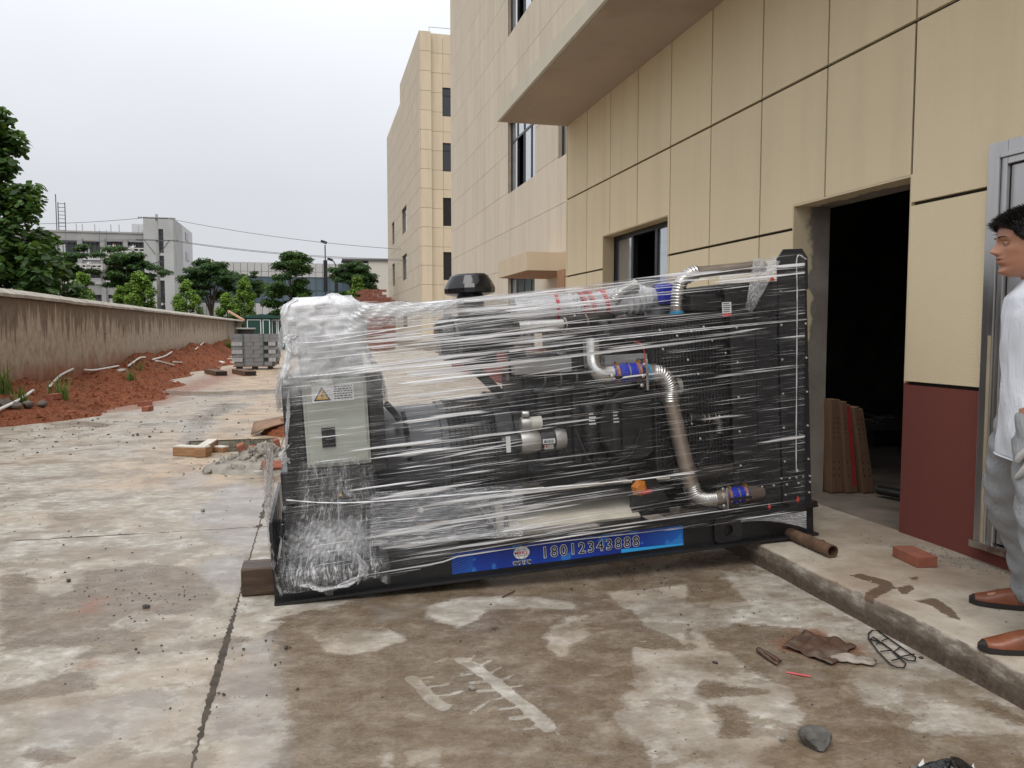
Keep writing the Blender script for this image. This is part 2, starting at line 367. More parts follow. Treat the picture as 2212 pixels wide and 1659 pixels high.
def slab(xs, ys, skip=None):
    X, Y = np.meshgrid(xs, ys); nx, ny = len(xs), len(ys); P = np.stack([X.ravel(), Y.ravel()], 1)
    rg = np.sin(P[:,0]*3.1+P[:,1]*1.7)*.002+np.sin(P[:,0]*1.3-P[:,1]*2.3)*.002
    V = np.column_stack([P, rg]); idx = np.arange(nx*ny).reshape(ny, nx)
    F = np.stack([idx[:-1,:-1], idx[:-1,1:], idx[1:,1:], idx[1:,:-1]], -1).reshape(-1, 4)
    if skip is not None:
        c = P[F].mean(1); x0, x1, y0, y1 = skip; keep = ~((c[:,0] > x0) & (c[:,0] < x1) & (c[:,1] > y0) & (c[:,1] < y1)); F = F[keep]
    for ed_ in (idx[:,0], idx[:,-1], idx[0,:], idx[-1,:]):                # chipped, uneven slab edges
        q_ = V[ed_]; s_ = np.sin(q_[:,0]*37+q_[:,1]*23)*np.sin(q_[:,1]*61+q_[:,0]*11); V[ed_,2] -= .004+.004*np.abs(s_); k_ = 1 if (ed_ is idx[0,:] or len(set(np.round(q_[:,1], 4))) == 1) else 0; V[ed_,k_] += .0035*s_+.002*np.sin(q_[:,1-k_]*140)
    # rim down to give the joint its depth
    rim = np.concatenate([idx[0,:], idx[1:,-1], idx[-1,-2::-1], idx[-2:0:-1,0]]); b = len(V)
    V = np.concatenate([V, V[rim]-np.array([0,0,.19])]); k = np.arange(len(rim)); k2 = (k+1) % len(rim)
    F = np.concatenate([F, np.stack([rim[k2], rim[k], b+k, b+k2], 1)])
    if skip is not None:
        pass
    me = bpy.data.meshes.new('slab'); me.from_pydata(V.tolist(), [], F.tolist())
    for nm, a in slab_fields(P).items():
        at = me.attributes.new(nm, 'FLOAT', 'POINT'); at.data.foreach_set('value', np.concatenate([a, a[rim]]).astype(np.float32))
    me.materials.append(GMAT); me.polygons.foreach_set('use_smooth', [True]*len(me.polygons)); me.set_sharp_from_angle(angle=R(40))
    o = bpy.data.objects.new('slab', me); sc.collection.objects.link(o); o.parent = ground; return o
def ls(a, b, st, joint0=.004, joint1=.004): return np.linspace(a+joint0, b-joint1, max(2, int((b-a)/st)+1))
slab(ls(JX, 2.43, .016), np.concatenate([ls(-1.2, 1.7, .15, .006, 0)[:-1], ls(1.7, JY, .016, 0, .006)]))
slab(ls(-5.2, JX, .022), np.concatenate([ls(-1.2, 2.2, .2, .006, 0)[:-1], ls(2.2, JY, .022, 0, .006)]))
ys = [JY, 11.1, 16.9, 22.6, 28.3, 34.0, 39.8, 46, 52, 60, 75]
for a, b in zip(ys[:-1], ys[1:]):
    st = .06 if a < 10 else .12 if a < 20 else .4
    slab(ls(-5.2, JX, st), ls(a, b, st), PIT if a == JY else None)
    slab(ls(JX, 6.9 if a > 10.4 else 4.6, st*1.5), ls(a, b, st*1.5))
# the strip the building stands beside, and the ground beyond the yard
fm = MB(); fm.box(-300, -5.25, -40, 600, -.25, -.06); fm.box(-5.25, 300, 75.02, 600, -.25, -.06); fm.box(-5.25, 300, -40, -1.22, -.25, -.03); 
fm.build('outer_earth', simple('outer_earth', (.17,.14,.10), .95, var=.35, nscale=.6), ground)
# dirty filler in the joints
jm = MB(); jm.box(JX-.02, JX+.02, -1.2, 60, -.19, -.006)
for a in ys[:-1]: jm.box(-5.2, 4.5, a-.02, a+.02, -.19, -.0075)
jm.build('joint_filler', DIRTBED, ground)
# pit with broken bottom
pm = MB(); x0, x1, y0, y1 = PIT
pm.grid(60, 50, lambda u, v: (x0-.05+u*(x1-x0+.1), y0-.05+v*(y1-y0+.1), -.045+.04*math.sin(u*7)*math.sin(v*5)+random.uniform(-.02, .02)))
GRAV = NT('gravel_bed'); n_ = GRAV.noise(60, 4, .7)
tag(pm.build('pit_gravel', GRAV.done(GRAV.bsdf(GRAV.ramp(n_, (.3, (.05,.045,.03)), (.5, (.13,.115,.075)), (.75, (.30,.27,.20))), .9, 0, GRAV.bump(n_, 1, .03))), ground), kind='stuff')
pw = MB()
for (a, b, c, d) in ((x0-.03, x0, y0, y1), (x1, x1+.03, y0, y1), (x0-.03, x1+.03, y0-.03, y0), (x0-.03, x1+.03, y1, y1+.03)): pw.box(a, b, c, d, -.19, -.008)
pw.build('pit_side', simple('broken_concrete', (.30,.27,.22), .9, var=.3, bump=.6, bscale=40), ground)

# ---------------- raised pavement along the building
PZ = .13; KX = 2.40; WX = 3.35
def pave_mat():
    T = NT('pavement_concrete'); co = T.co(); nA = T.noise(6, 7, .62); nC = T.noise(45, 5, .65); nB = T.noise(1.7, 5)
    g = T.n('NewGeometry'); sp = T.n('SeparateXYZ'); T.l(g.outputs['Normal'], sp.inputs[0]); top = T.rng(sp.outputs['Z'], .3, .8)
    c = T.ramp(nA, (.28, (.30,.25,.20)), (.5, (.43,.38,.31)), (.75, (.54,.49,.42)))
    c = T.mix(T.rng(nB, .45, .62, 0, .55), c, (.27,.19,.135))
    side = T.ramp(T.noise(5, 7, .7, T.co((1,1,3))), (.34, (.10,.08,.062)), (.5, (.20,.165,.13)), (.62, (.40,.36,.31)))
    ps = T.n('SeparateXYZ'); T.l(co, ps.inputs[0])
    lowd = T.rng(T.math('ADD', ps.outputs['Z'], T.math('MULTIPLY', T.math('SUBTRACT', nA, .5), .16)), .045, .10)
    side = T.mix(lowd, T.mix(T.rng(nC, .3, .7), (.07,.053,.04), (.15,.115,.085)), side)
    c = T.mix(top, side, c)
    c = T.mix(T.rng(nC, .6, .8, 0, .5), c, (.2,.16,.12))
    st = T.attr('stain'); wob = T.math('MULTIPLY', T.math('SUBTRACT', T.noise(30, 6, .65), .5), 1.6)
    sm = T.rng(T.math('ADD', st, wob), -.12, .12)
    c = T.mix(T.math('MULTIPLY', sm, .85), c, (.105,.062,.038))
    return T.done(T.bsdf(c, T.math('SUBTRACT', T.rng(nC, .3, .7, .78, .9), T.math('MULTIPLY', sm, .4)), 0, T.bump(nC, .45, .01), .3))
PAVE = pave_mat()
STAIN = [[(1835,1242),(1860,1238),(1925,1255),(1935,1268),(1895,1290),(1862,1288),(1900,1262)], [(1850,1290),(1900,1286),(1880,1302),(1840,1302)], [(1935,1268),(1968,1262),(1975,1272),(1950,1285)],
         [(1975,1297),(2020,1290),(2060,1318),(2075,1340),(2050,1335),(2020,1312)], [(1740,1255),(1800,1260),(1790,1275),(1745,1268)], [(1960,1248),(1985,1246),(1980,1256)]]
STg = [[onZ(x, y, PZ)[:2] for x, y in p] for p in STAIN]
xs = np.linspace(KX+.012, WX+.02, 48); ys2 = np.concatenate([np.linspace(-1.2, 1.8, 30)[:-1], np.linspace(1.8, 5.4, 180), np.linspace(5.4, 10.6, 80)[1:]])
X, Y = np.meshgrid(xs, ys2); P = np.stack([X.ravel(), Y.ravel()], 1); nx, ny = len(xs), len(ys2)
edge = np.sin(ys2*5.3)*.003+np.sin(ys2*13.7+1)*.0015+np.sin(ys2*31)*.0008
V = np.column_stack([P, np.full(len(P), PZ)+.003*np.sin(P[:,0]*9+P[:,1]*4)]); idx = np.arange(nx*ny).reshape(ny, nx)
V[idx[:,0],0] += edge; V[idx[:,0],2] -= .004
F = np.stack([idx[:-1,:-1], idx[:-1,1:], idx[1:,1:], idx[1:,:-1]], -1).reshape(-1, 4)
prev = idx[:,0]; VV = [V]; FF = [F]; b = len(V)
for dx, zz in ((-.006, PZ-.014), (-.012, PZ-.05), (-.012, .06), (-.006, .03), (-.014, -.03)):
    q = np.column_stack([KX+.012+dx+edge*1.2+np.sin(ys2*41+zz*50)*.0012, ys2, np.full(ny, zz)]); cur = np.arange(b, b+ny); b += ny
    VV.append(q); FF.append(np.stack([cur[:-1], prev[:-1], prev[1:], cur[1:]], 1)); prev = cur
V = np.concatenate(VV); F = np.concatenate(FF); me = bpy.data.meshes.new('pavement'); me.from_pydata(V.tolist(), [], F.tolist())
s_ = np.full(len(V), -1.)
for p in STg: s_ = np.maximum(s_, ramp_in(sdf_poly(V[:,:2], p), .035))
s_[V[:,2] < PZ-.02] = -1; at = me.attributes.new('stain', 'FLOAT', 'POINT'); at.data.foreach_set('value', s_.astype(np.float32))
me.polygons.foreach_set('use_smooth', [True]*len(me.polygons)); me.set_sharp_from_angle(angle=R(50))
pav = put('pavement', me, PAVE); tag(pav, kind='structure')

# ================================================================== ANNEX (the near one-storey block with the doorway)
CREAM = panel_paint('cream_stone_paint', (.75,.635,.43), .85, .55, 120)
REDP = panel_paint('oxblood_stone_paint', (.19,.058,.047), .8, .55, 120, .16)
JOINT = simple('joint_black', (.022,.018,.016), .8)
annex = empty('annex_building', (WX, 7, 0)); tag(annex, 'cream panelled annex with dark red plinth, doorway and long flat canopy', 'building')
def local(o, par): 
    o.parent = par; o.matrix_parent_inverse = Matrix.Translation(-Vector(par.location)); return o
def cells(us, vs, holes, gap):
    """rectangles of a panel grid minus holes; yields (i, j, [rects])"""
    for i in range(len(us)-1):
        for j in range(len(vs)-1):
            rects = [(us[i]+gap/2, us[i+1]-gap/2, vs[j]+gap/2, vs[j+1]-gap/2)]
            for (a, b, c, d) in holes:
                nr = []
                for (p, q, r_, s_) in rects:
                    if a >= q or b <= p or c >= s_ or d <= r_: nr.append((p, q, r_, s_)); continue
                    if a > p: nr.append((p, a, r_, s_))
                    if b < q: nr.append((b, q, r_, s_))
                    p2, q2 = max(p, a), min(q, b)
                    if c > r_: nr.append((p2, q2, r_, c))
                    if d < s_: nr.append((p2, q2, d, s_))
                rects = nr
            rects = [t for t in rects if t[1]-t[0] > .004 and t[3]-t[2] > .004]
            if rects: yield i, j, rects
DOOR = (3.97, 5.15, -.2, 2.22); WIN = (7.24, 9.05, .95, 2.44); SDOOR = (1.9, 3.40, .22, 2.26)
us = [-1.5+.0]+[3.974-.807*k for k in range(6, 0, -1)]+[3.974+.807*k for k in range(0, 9)]
us = sorted(u for u in us if u < 10.45)+[10.49]
vs = [-.02, 1.02, 2.05, 3.08, 4.09]
for i, j, rc in cells(us, vs, [DOOR, WIN, SDOOR], .0):
    m = MB()
    for (p, q, r_, s_) in rc:
        g = .0085
        p1 = p+g if abs(p-us[i]) < 1e-6 else p; q1 = q-g if abs(q-us[i+1]) < 1e-6 else q
        gz = .011
        r1 = r_+gz if abs(r_-vs[j]) < 1e-6 and j else r_; s1 = s_-gz if abs(s_-vs[j+1]) < 1e-6 else s_
        m.box(WX, WX+.03, p1, q1, r1, s1)
    local(m.build('panel', REDP if j == 0 else CREAM, None), annex)
# backing wall with the same openings, jambs plastered cream / red below
bk = MB()
for i, j, rc in cells([-1.5, 10.49], [-.1, 5.2], [DOOR, WIN, SDOOR], 0):
    for (p, q, r_, s_) in rc: bk.box(WX+.027, WX+.30, p+.001, q-.001, r_, s_)
local(bk.build('wall', JOINT), annex)
PLAST = simple('bare_plaster', (.30,.26,.22), .9, var=.25, nscale=5, bump=.5, bscale=90)
def jamb_mat():
    T = NT('jamb_paint'); co = T.co(); sp = T.n('SeparateXYZ'); T.l(co, sp.inputs[0])
    n = T.noise(4, 6, .6); g = T.noise(130, 3)
    ed = T.rng(T.math('ADD', sp.outputs['X'], T.math('MULTIPLY', T.math('SUBTRACT', n, .5), .28)), .125, .145)   # paint stops unevenly part way in
    up = T.rng(sp.outputs['Z'], 1.015, 1.03)
    c = T.mix(up, (.19,.058,.047), (.70,.59,.40)); c = T.mix(ed, c, T.ramp(n, (.3, (.22,.19,.165)), (.7, (.36,.32,.28))))
    return T.done(T.bsdf(c, .85, 0, T.bump(g, .6, .006), .2))
JM = jamb_mat()
def liner(name, hole, mat, d=.30):
    y0, y1, z0, z1 = hole; m = MB()
    m.box(WX+.002, WX+d, y0, y0+.012, z0, z1); m.box(WX+.002, WX+d, y1-.012, y1, z0, z1); m.box(WX+.0025, WX+d, y0+.012, y1-.012, z1-.012, z1)
    o = m.build(name, mat); o.data.transform(Matrix.Translation((-WX, 0, 0))); o.location = (WX, 0, 0); return local(o, annex)
liner('door_jamb', DOOR, JM)
liner('window_reveal', WIN, panel_paint('reveal_paint', (.50,.40,.25), .85, .5, 120), .14)
# room behind the doorway
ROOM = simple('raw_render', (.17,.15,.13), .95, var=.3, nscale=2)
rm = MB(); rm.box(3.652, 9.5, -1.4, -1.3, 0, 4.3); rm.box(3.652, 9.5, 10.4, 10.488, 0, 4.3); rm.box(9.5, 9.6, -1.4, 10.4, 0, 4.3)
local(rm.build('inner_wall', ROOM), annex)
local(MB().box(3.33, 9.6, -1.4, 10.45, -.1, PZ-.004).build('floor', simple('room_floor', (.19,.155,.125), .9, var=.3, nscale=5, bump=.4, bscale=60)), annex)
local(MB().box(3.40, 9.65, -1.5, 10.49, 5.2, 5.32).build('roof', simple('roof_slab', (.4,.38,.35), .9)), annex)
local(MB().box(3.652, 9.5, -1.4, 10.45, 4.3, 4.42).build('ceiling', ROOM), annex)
local(MB().box(3.66, 9.65, 10.489, 10.53, 0, 5.2).build('gable_wall', CREAM), annex)
# canopy
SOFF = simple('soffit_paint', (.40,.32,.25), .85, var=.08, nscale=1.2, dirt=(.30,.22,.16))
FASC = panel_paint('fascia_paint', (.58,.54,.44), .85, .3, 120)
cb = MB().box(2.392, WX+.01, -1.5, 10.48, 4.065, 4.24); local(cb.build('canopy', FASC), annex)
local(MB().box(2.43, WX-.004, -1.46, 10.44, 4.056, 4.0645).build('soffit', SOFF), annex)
local(MB().box(WX-.06, WX+.3, -1.5, 10.485, 4.245, 5.35).build('parapet', CREAM), annex)
# window in the annex
FRM = simple('dark_aluminium', (.022,.022,.024), .35, .3)
def window(par, plane, hole, splits, transom=None, open_gap=None, fw=.045, glass=None, depth=.10, names=True):
    """plane: ('x', X, sign) facing -x, or ('y', Y) facing -y. hole (u0,u1,z0,z1)"""
    u0, u1, z0, z1 = hole; ax, base = plane
    def bx(m, a, b, c, d, lo, hi):
        return m.box(base+lo, base+hi, a, b, c, d) if ax == 'x' else m.box(a, b, base+lo, base+hi, c, d)
    m = MB()
    bx(m, u0, u0+fw, z0, z1, depth, depth+.06); bx(m, u1-fw, u1, z0, z1, depth, depth+.06)
    bx(m, u0+fw, u1-fw, z0, z0+fw, depth, depth+.06); bx(m, u0+fw, u1-fw, z1-fw, z1, depth, depth+.06)
    us_ = [u0+fw]+list(splits)+[u1-fw]
    for s in splits: bx(m, s-fw/2, s+fw/2, z0+fw, z1-fw, depth+.002, depth+.058)
    if transom: bx(m, u0+fw, u1-fw, transom-fw/2, transom+fw/2, depth+.004, depth+.056)
    fr = local(m.build('window', FRM), par)
    zs = [z0+fw]+([transom] if transom else [])+[z1-fw]
    for i in range(len(us_)-1):
        for j in range(len(zs)-1):
            if open_gap and (i, j) in open_gap: continue
            g = MB(); bx(g, us_[i]+.003, us_[i+1]-.003, zs[j]+.003, zs[j+1]-.003, depth+.02, depth+.028)
            o = g.build('pane', glass or GLASS_D); o.parent = fr
    return fr
MIRR = NT('reflecting_glass'); MIRR = MIRR.done(MIRR.bsdf((.02,.025,.03), .03, 0, MIRR.bump(MIRR.noise(1.5, 2), .03, .05), 1.0))
MIRR2 = NT('sky_glass')
MIRR2 = MIRR2.done(MIRR2.bsdf((.55,.58,.61), .06, .8, MIRR2.bump(MIRR2.noise(.8, 2), .05, .05), .8))
window(annex, ('x', WX+.05), WIN, [7.85, 8.5], open_gap=[(1, 0)], fw=.06, glass=MIRR2)
# stainless steel door
SS = NT('brushed_stainless'); sn = SS.noise(3, 4, .6, SS.co((1, 1, .25))); sf = SS.noise(90, 2, .5, SS.co((1, 1, .02)))
SS = SS.done(SS.bsdf(SS.ramp(sn, (.3, (.40,.39,.385)), (.7, (.60,.59,.585))), SS.rng(sn, .3, .7, .25, .42), 1.0, SS.bump(sf, .12, .003)))
y0, y1, z0, z1 = SDOOR; sdo = MB()
for (a, b, c, d) in ((y1-.12, y1, z0, z1), (y0, y0+.12, z0, z1), (y0+.12, y1-.12, z1-.12, z1)):
    sdo.box(WX-.035, WX+.06, a, b, c, d)
sd = local(sdo.build('steel_door', SS, bev=.004), annex)
s2 = MB(); s2.box(WX-.048, WX-.036, y1-.085, y1-.055, z0, z1-.06); s2.box(WX-.048, WX-.036, y0+.06, y1-.086, z1-.085, z1-.06); s2.build('moulding', SS, sd, bev=.003)
dl = MB().box(WX-.012, WX+.02, y0+.125, y1-.125, z0+.03, z1-.125); dlo = dl.build('door_leaf', SS, sd)
MB().box(WX-.03, WX-.0125, y0+.3, y1-.32, z0+.25, z1-.35).build('pressed_panel', SS, sd, bev=.012)
MB().box(WX-.06, WX+.06, y0, y1, z0-.012, z0+.022).build('threshold', STEEL, sd)
MB().box(WX-.052, WX-.0485, y1-.079, y1-.061, z0+.02, 1.30).build('tape', simple('edge_tape', (.42,.35,.24), .5), sd)
# ================================================================== TALL BLOCK behind the annex
TX = 4.5
TCR = panel_paint('pale_cladding', (.64,.56,.45), .8, .12, 60, .20)
TJ = simple('cladding_joint', (.33,.28,.215), .9)
tall = empty('office_block', (TX, 18, 0)); tag(tall, 'tall pale cream office block with small entrance canopy behind the annex', 'building')
PW, PH = .60, .90
tu = [14.0+PW*k for k in range(22)]              # 14.0 .. 26.6
tv = [.96+PH*k for k in range(14)]               # .96 .. 12.66
TW = [(16.2, 18.6, 4.52, 6.2), (16.2, 18.6, 8.12, 9.8), (16.2, 18.6, .95, 2.56), (12.2, 14.6, 4.52, 6.2), (12.2, 14.6, 8.12, 9.8)]
for i, j, rc in cells(tu, tv, TW, .008):
    m = MB()
    for (p, q, r_, s_) in rc: m.box(TX, TX+.02, p, q, r_, s_)
    local(m.build('panel', TCR, None), tall)
m = MB()
for i, j, rc in cells([10.6+.85*k for k in range(5)], [.96+PH*k for k in range(18)], TW, .008):
    for (p, q, r_, s_) in rc: m.box(TX, TX+.02, p, q, r_, s_)
for i, j, rc in cells(tu, [12.66+PH*k for k in range(5)], TW, .008):
    for (p, q, r_, s_) in rc: m.box(TX, TX+.02, p, q, r_, s_)
tag(local(m.build('upper_panels', TCR), tall), kind='stuff')
local(MB().box(TX-.015, TX+.02, 10.6, 26.6, -.05, .95).build('plinth', REDP), tall)
m = MB()
for i, j, rc in cells([10.55, 26.59], [-.1, 16.2], TW, 0):
    for (p, q, r_, s_) in rc: m.box(TX+.012, TX+.25, p, q, r_, s_)
local(m.build('wall', TJ), tall)
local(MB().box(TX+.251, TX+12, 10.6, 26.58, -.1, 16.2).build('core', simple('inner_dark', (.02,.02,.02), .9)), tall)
m = MB()
for k in range(20): m.box(TX+.02+k*.6, TX+.61+k*.6, 26.591, 26.61, -.05, 16.2)
tag(local(m.build('end_cladding', TCR), tall), kind='stuff')
for h in TW:
    u0, u1, a, b = h; wd = (u1-u0)/4
    window(tall, ('x', TX), h, [u0+wd, u0+2*wd, u0+3*wd], transom=b-.5, open_gap=[(2, 0)] if a > 4 else None, fw=.05, glass=MIRR2, depth=.08)
# small entrance canopy
cn_ = local(MB().box(3.5, TX-.001, 13.1, 15.25, 2.33, 2.64).build('entrance_canopy', panel_paint('canopy_paint', (.60,.49,.35), .85, .3, 90)), tall)
MB().box(3.54, TX-.004, 13.14, 15.2, 2.322, 2.3295).build('soffit', simple('rust_soffit', (.36,.20,.11), .8), cn_)
local(MB().box(TX-.5, TX-.002, 12.6, 13.0, 0, 2.32).build('entrance_pier', simple('brown_pier', (.36,.20,.11), .85)), tall)

# ================================================================== FAR BLOCK
FX, FY = 6.92, 53.0
far = empty('far_block', (FX, FY, 0)); tag(far, 'farther cream factory block with stepped roofline seen past the office block', 'building')
FCR = panel_paint('far_cladding', (.64,.54,.39), .85, .1, 30, .15)
FCL = panel_paint('far_cladding_side', (.60,.52,.41), .85, .1, 30, .15)
fj = simple('far_joint', (.30,.24,.17), .9)
FWn = [(8.42, 10.2, 1.06+3.56*k, 2.91+3.56*k) for k in range(5)]
ft = [.55+1.25*k for k in range(17)]
for i, j, rc in cells([7.66, 8.46, 9.26, 10.06, 10.86], ft, FWn, .02):
    m = MB()
    for (p, q, r_, s_) in rc: m.box(p, q, FY, FY+.05, r_, s_)
    local(m.build('panel', FCR), far)
for i, j, rc in cells([FX, 7.65], ft, [], .02):
    for (p, q, r_, s_) in rc: local(MB().box(p, q, FY-.3, FY+.05, r_, s_).build('panel', FCR), far)
SW = [(60.6, 64.0, 3.6*k+1.55, 3.6*k+3.5) for k in (0, 1, 2)]+[(70.0, 72.2, 3.6*k+1.55, 3.6*k+3.5) for k in (0, 1, 2)]
SW = [h for h in SW]
for (ya, yb, top) in ((FY-.3, 64.5, 20.55), (64.5, 76.2, 19.1)):
    for i, j, rc in cells(list(np.linspace(ya, yb, 8)), [t for t in ft if t < top-.3]+[top], SW, .02):
        m = MB()
        for (p, q, r_, s_) in rc: m.box(FX-.05, FX-.001, p, q, r_, s_)
        local(m.build('panel', FCL), far)
m = MB()
for i, j, rc in cells([FX+.001, 18], [-.1, 20.3], FWn, 0):
    for (p, q, r_, s_) in rc: m.box(p, q, FY+.03, FY+.3, r_, s_)
for ya, yb, top in ((FY+.3, 64.5, 20.5), (64.5, 76.1, 19.0)):
    for i, j, rc in cells([ya, yb], [-.1, top], SW, 0):
        for (p, q, r_, s_) in rc: m.box(FX, FX+.25, p, q, r_, s_)
local(m.build('wall', fj), far)
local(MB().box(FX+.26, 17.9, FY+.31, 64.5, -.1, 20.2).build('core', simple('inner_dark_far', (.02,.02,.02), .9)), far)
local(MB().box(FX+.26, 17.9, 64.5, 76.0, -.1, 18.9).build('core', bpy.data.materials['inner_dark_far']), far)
for h in FWn: window(far, ('y', FY), h, [9.3], transom=h[3]-.5, fw=.06, glass=GLASS_D, depth=.1)
for h in SW: window(far, ('x', FX), h, [h[0]+(h[1]-h[0])*k/3 for k in (1, 2)], transom=h[3]-.55, fw=.07, glass=MIRR2, depth=.1)
m = MB(); m.tube([(7.6, FY+.2, 21.0), (17, FY+.2, 21.0)], .02, 6)
for k in range(6): m.tube([(7.6+k*1.8, FY+.2, 20.3), (7.6+k*1.8, FY+.2, 21.0)], .02, 6)
local(m.build('roof_rail', STEEL), far)

# ================================================================== YARD WALL (left)
YX = -5.0; YE = 60.2
def yardwall_mat():
    T = NT('stained_render'); co = T.co(); sp = T.n('SeparateXYZ'); T.l(co, sp.inputs[0])
    run = T.noise(1.0, 5, .65, T.co((1, 3.6, .22))); fine = T.noise(1.0, 4, .6, T.co((1, 14, .8))); mot = T.noise(5, 7, .62)
    c = T.ramp(mot, (.3, (.30,.245,.185)), (.55, (.42,.365,.295)), (.75, (.50,.45,.375)))
    # damp runs that hang from the coping
    d = T.math('ADD', T.math('MULTIPLY', T.math('SUBTRACT', 1.86, sp.outputs['Z']), 1.15), T.math('MULTIPLY', T.math('SUBTRACT', run, .5), -3.2))
    d = T.math('ADD', d, T.math('MULTIPLY', T.math('SUBTRACT', fine, .5), .9))
    damp = T.rng(d, .62, .40)
    c = T.mix(T.math('MULTIPLY', damp, .80), c, T.ramp(mot, (.3, (.10,.07,.048)), (.7, (.19,.14,.10))))
    c = T.mix(T.rng(fine, .52, .75, 0, .45), c, (.22,.17,.125))
    # red soil splashed up the foot
    sz = T.math('ADD', sp.outputs['Z'], T.math('MULTIPLY', T.math('SUBTRACT', T.noise(1.4, 5, .6), .5), -1.0))
    c = T.mix(T.rng(sz, .82, .38, 0, .9), c, T.ramp(mot, (.3, (.22,.075,.035)), (.7, (.34,.15,.08))))
    return T.done(T.bsdf(c, .88, 0, T.bump(mot, .3, .02), .25))
yw = empty('yard_wall', (YX, 30, 0)); tag(yw, 'long stained rendered boundary wall with sloped concrete coping along the left', 'wall')
local(MB().box(YX-.20, YX, -4, YE, -.2, 1.87).build('wall', yardwall_mat()), yw)
COP = simple('coping_concrete', (.42,.39,.34), .9, var=.2, nscale=4, bump=.4, bscale=50, dirt=(.20,.17,.135))
yy = -4.0; k = 0
while yy < YE:
    L = 1.5; e2 = min(yy+L, YE); m = MB()
    q = [(YX-.29, 1.871), (YX+.085, 1.871), (YX+.09, 1.925), (YX-.09, 2.02), (YX-.29, 1.925)]
    dz = random.uniform(-.006, .006); m.prism([(a, b+dz+.006) for a, b in q], 1, yy+.003, e2-.003)
    local(m.build('coping_stone', COP), yw); yy += L; k += 1

# ---------------- red soil bank at the foot of the wall
def soil_h(x, y):
    t = (x-YX)                                   # distance from the wall
    n = math.sin(y*.55+.3)*.5+math.sin(y*1.27+1.1)*.3+math.sin(y*2.9)*.2
    wdt = 1.75+.35*math.sin(y*.4+1)+.2*math.sin(y*1.6)
    if y < 13.5: wdt *= max(0, (y-10.8)/2.7)
    if y > 30: wdt *= max(.35, 1-(y-30)/40)
    f = max(0, 1-t/max(wdt, .01)); s = f*f*(3-2*f)
    ht = .34+.15*n+.30*min(1, max(0, (y-17)/14))
    return s*ht-.03*(1 if f <= 0 else 0)
SOIL = NT('red_soil'); na = SOIL.noise(3, 8, .7); nb = SOIL.noise(22, 6, .7); nc = SOIL.noise(.8, 4)
sc_ = SOIL.ramp(nb, (.25, (.085,.025,.012)), (.5, (.24,.078,.037)), (.75, (.40,.175,.088)))
sc_ = SOIL.mix(SOIL.rng(nc, .45, .7, 0, .5), sc_, (.14,.062,.036)); sc_ = SOIL.mix(SOIL.rng(na, .62, .75, 0, .6), sc_, (.30,.21,.14))
SOIL = SOIL.done(SOIL.bsdf(sc_, .93, 0, SOIL.bump(nb, .8, .05, SOIL.bump(na, .6, .12)), .2))
m = MB(); ny_, nx_ = 560, 44
def sfn(u, v):
    y = 10.6+v*47; x = YX+u*2.5; h = soil_h(x, y); 
    lump = (random.random()-.5)*.05+math.sin(x*9+y*7)*.012+math.sin(x*17-y*11)*.01
    return (x-.01, y+random.uniform(-.02, .02), (h+lump*min(1, max(0, h)*9)) if h > 0 else -.035)
m.grid(nx_, ny_, sfn); soil = m.build('soil_bank', SOIL, smooth=True); tag(soil, kind='structure')

# ================================================================== TREES
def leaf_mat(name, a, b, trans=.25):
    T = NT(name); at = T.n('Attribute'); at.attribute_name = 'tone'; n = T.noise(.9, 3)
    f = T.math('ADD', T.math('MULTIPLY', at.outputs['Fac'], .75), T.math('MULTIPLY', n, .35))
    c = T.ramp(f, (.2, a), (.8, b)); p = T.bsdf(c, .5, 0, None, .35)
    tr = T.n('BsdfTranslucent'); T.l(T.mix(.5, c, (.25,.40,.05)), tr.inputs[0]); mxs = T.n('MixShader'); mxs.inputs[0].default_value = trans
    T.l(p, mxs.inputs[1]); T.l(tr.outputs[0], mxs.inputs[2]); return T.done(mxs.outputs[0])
BARK = simple('bark', (.10,.075,.055), .9, var=.3, nscale=8, bump=.6, bscale=30)
L_DARK = leaf_mat('leaf_dark', (.018,.050,.016), (.050,.110,.030)); L_BRIGHT = leaf_mat('leaf_bright', (.050,.110,.018), (.20,.33,.045), .35); L_MID = leaf_mat('leaf_mid', (.020,.055,.014), (.085,.17,.035)); L_POP = leaf_mat('leaf_poplar', (.016,.045,.012), (.085,.16,.035))
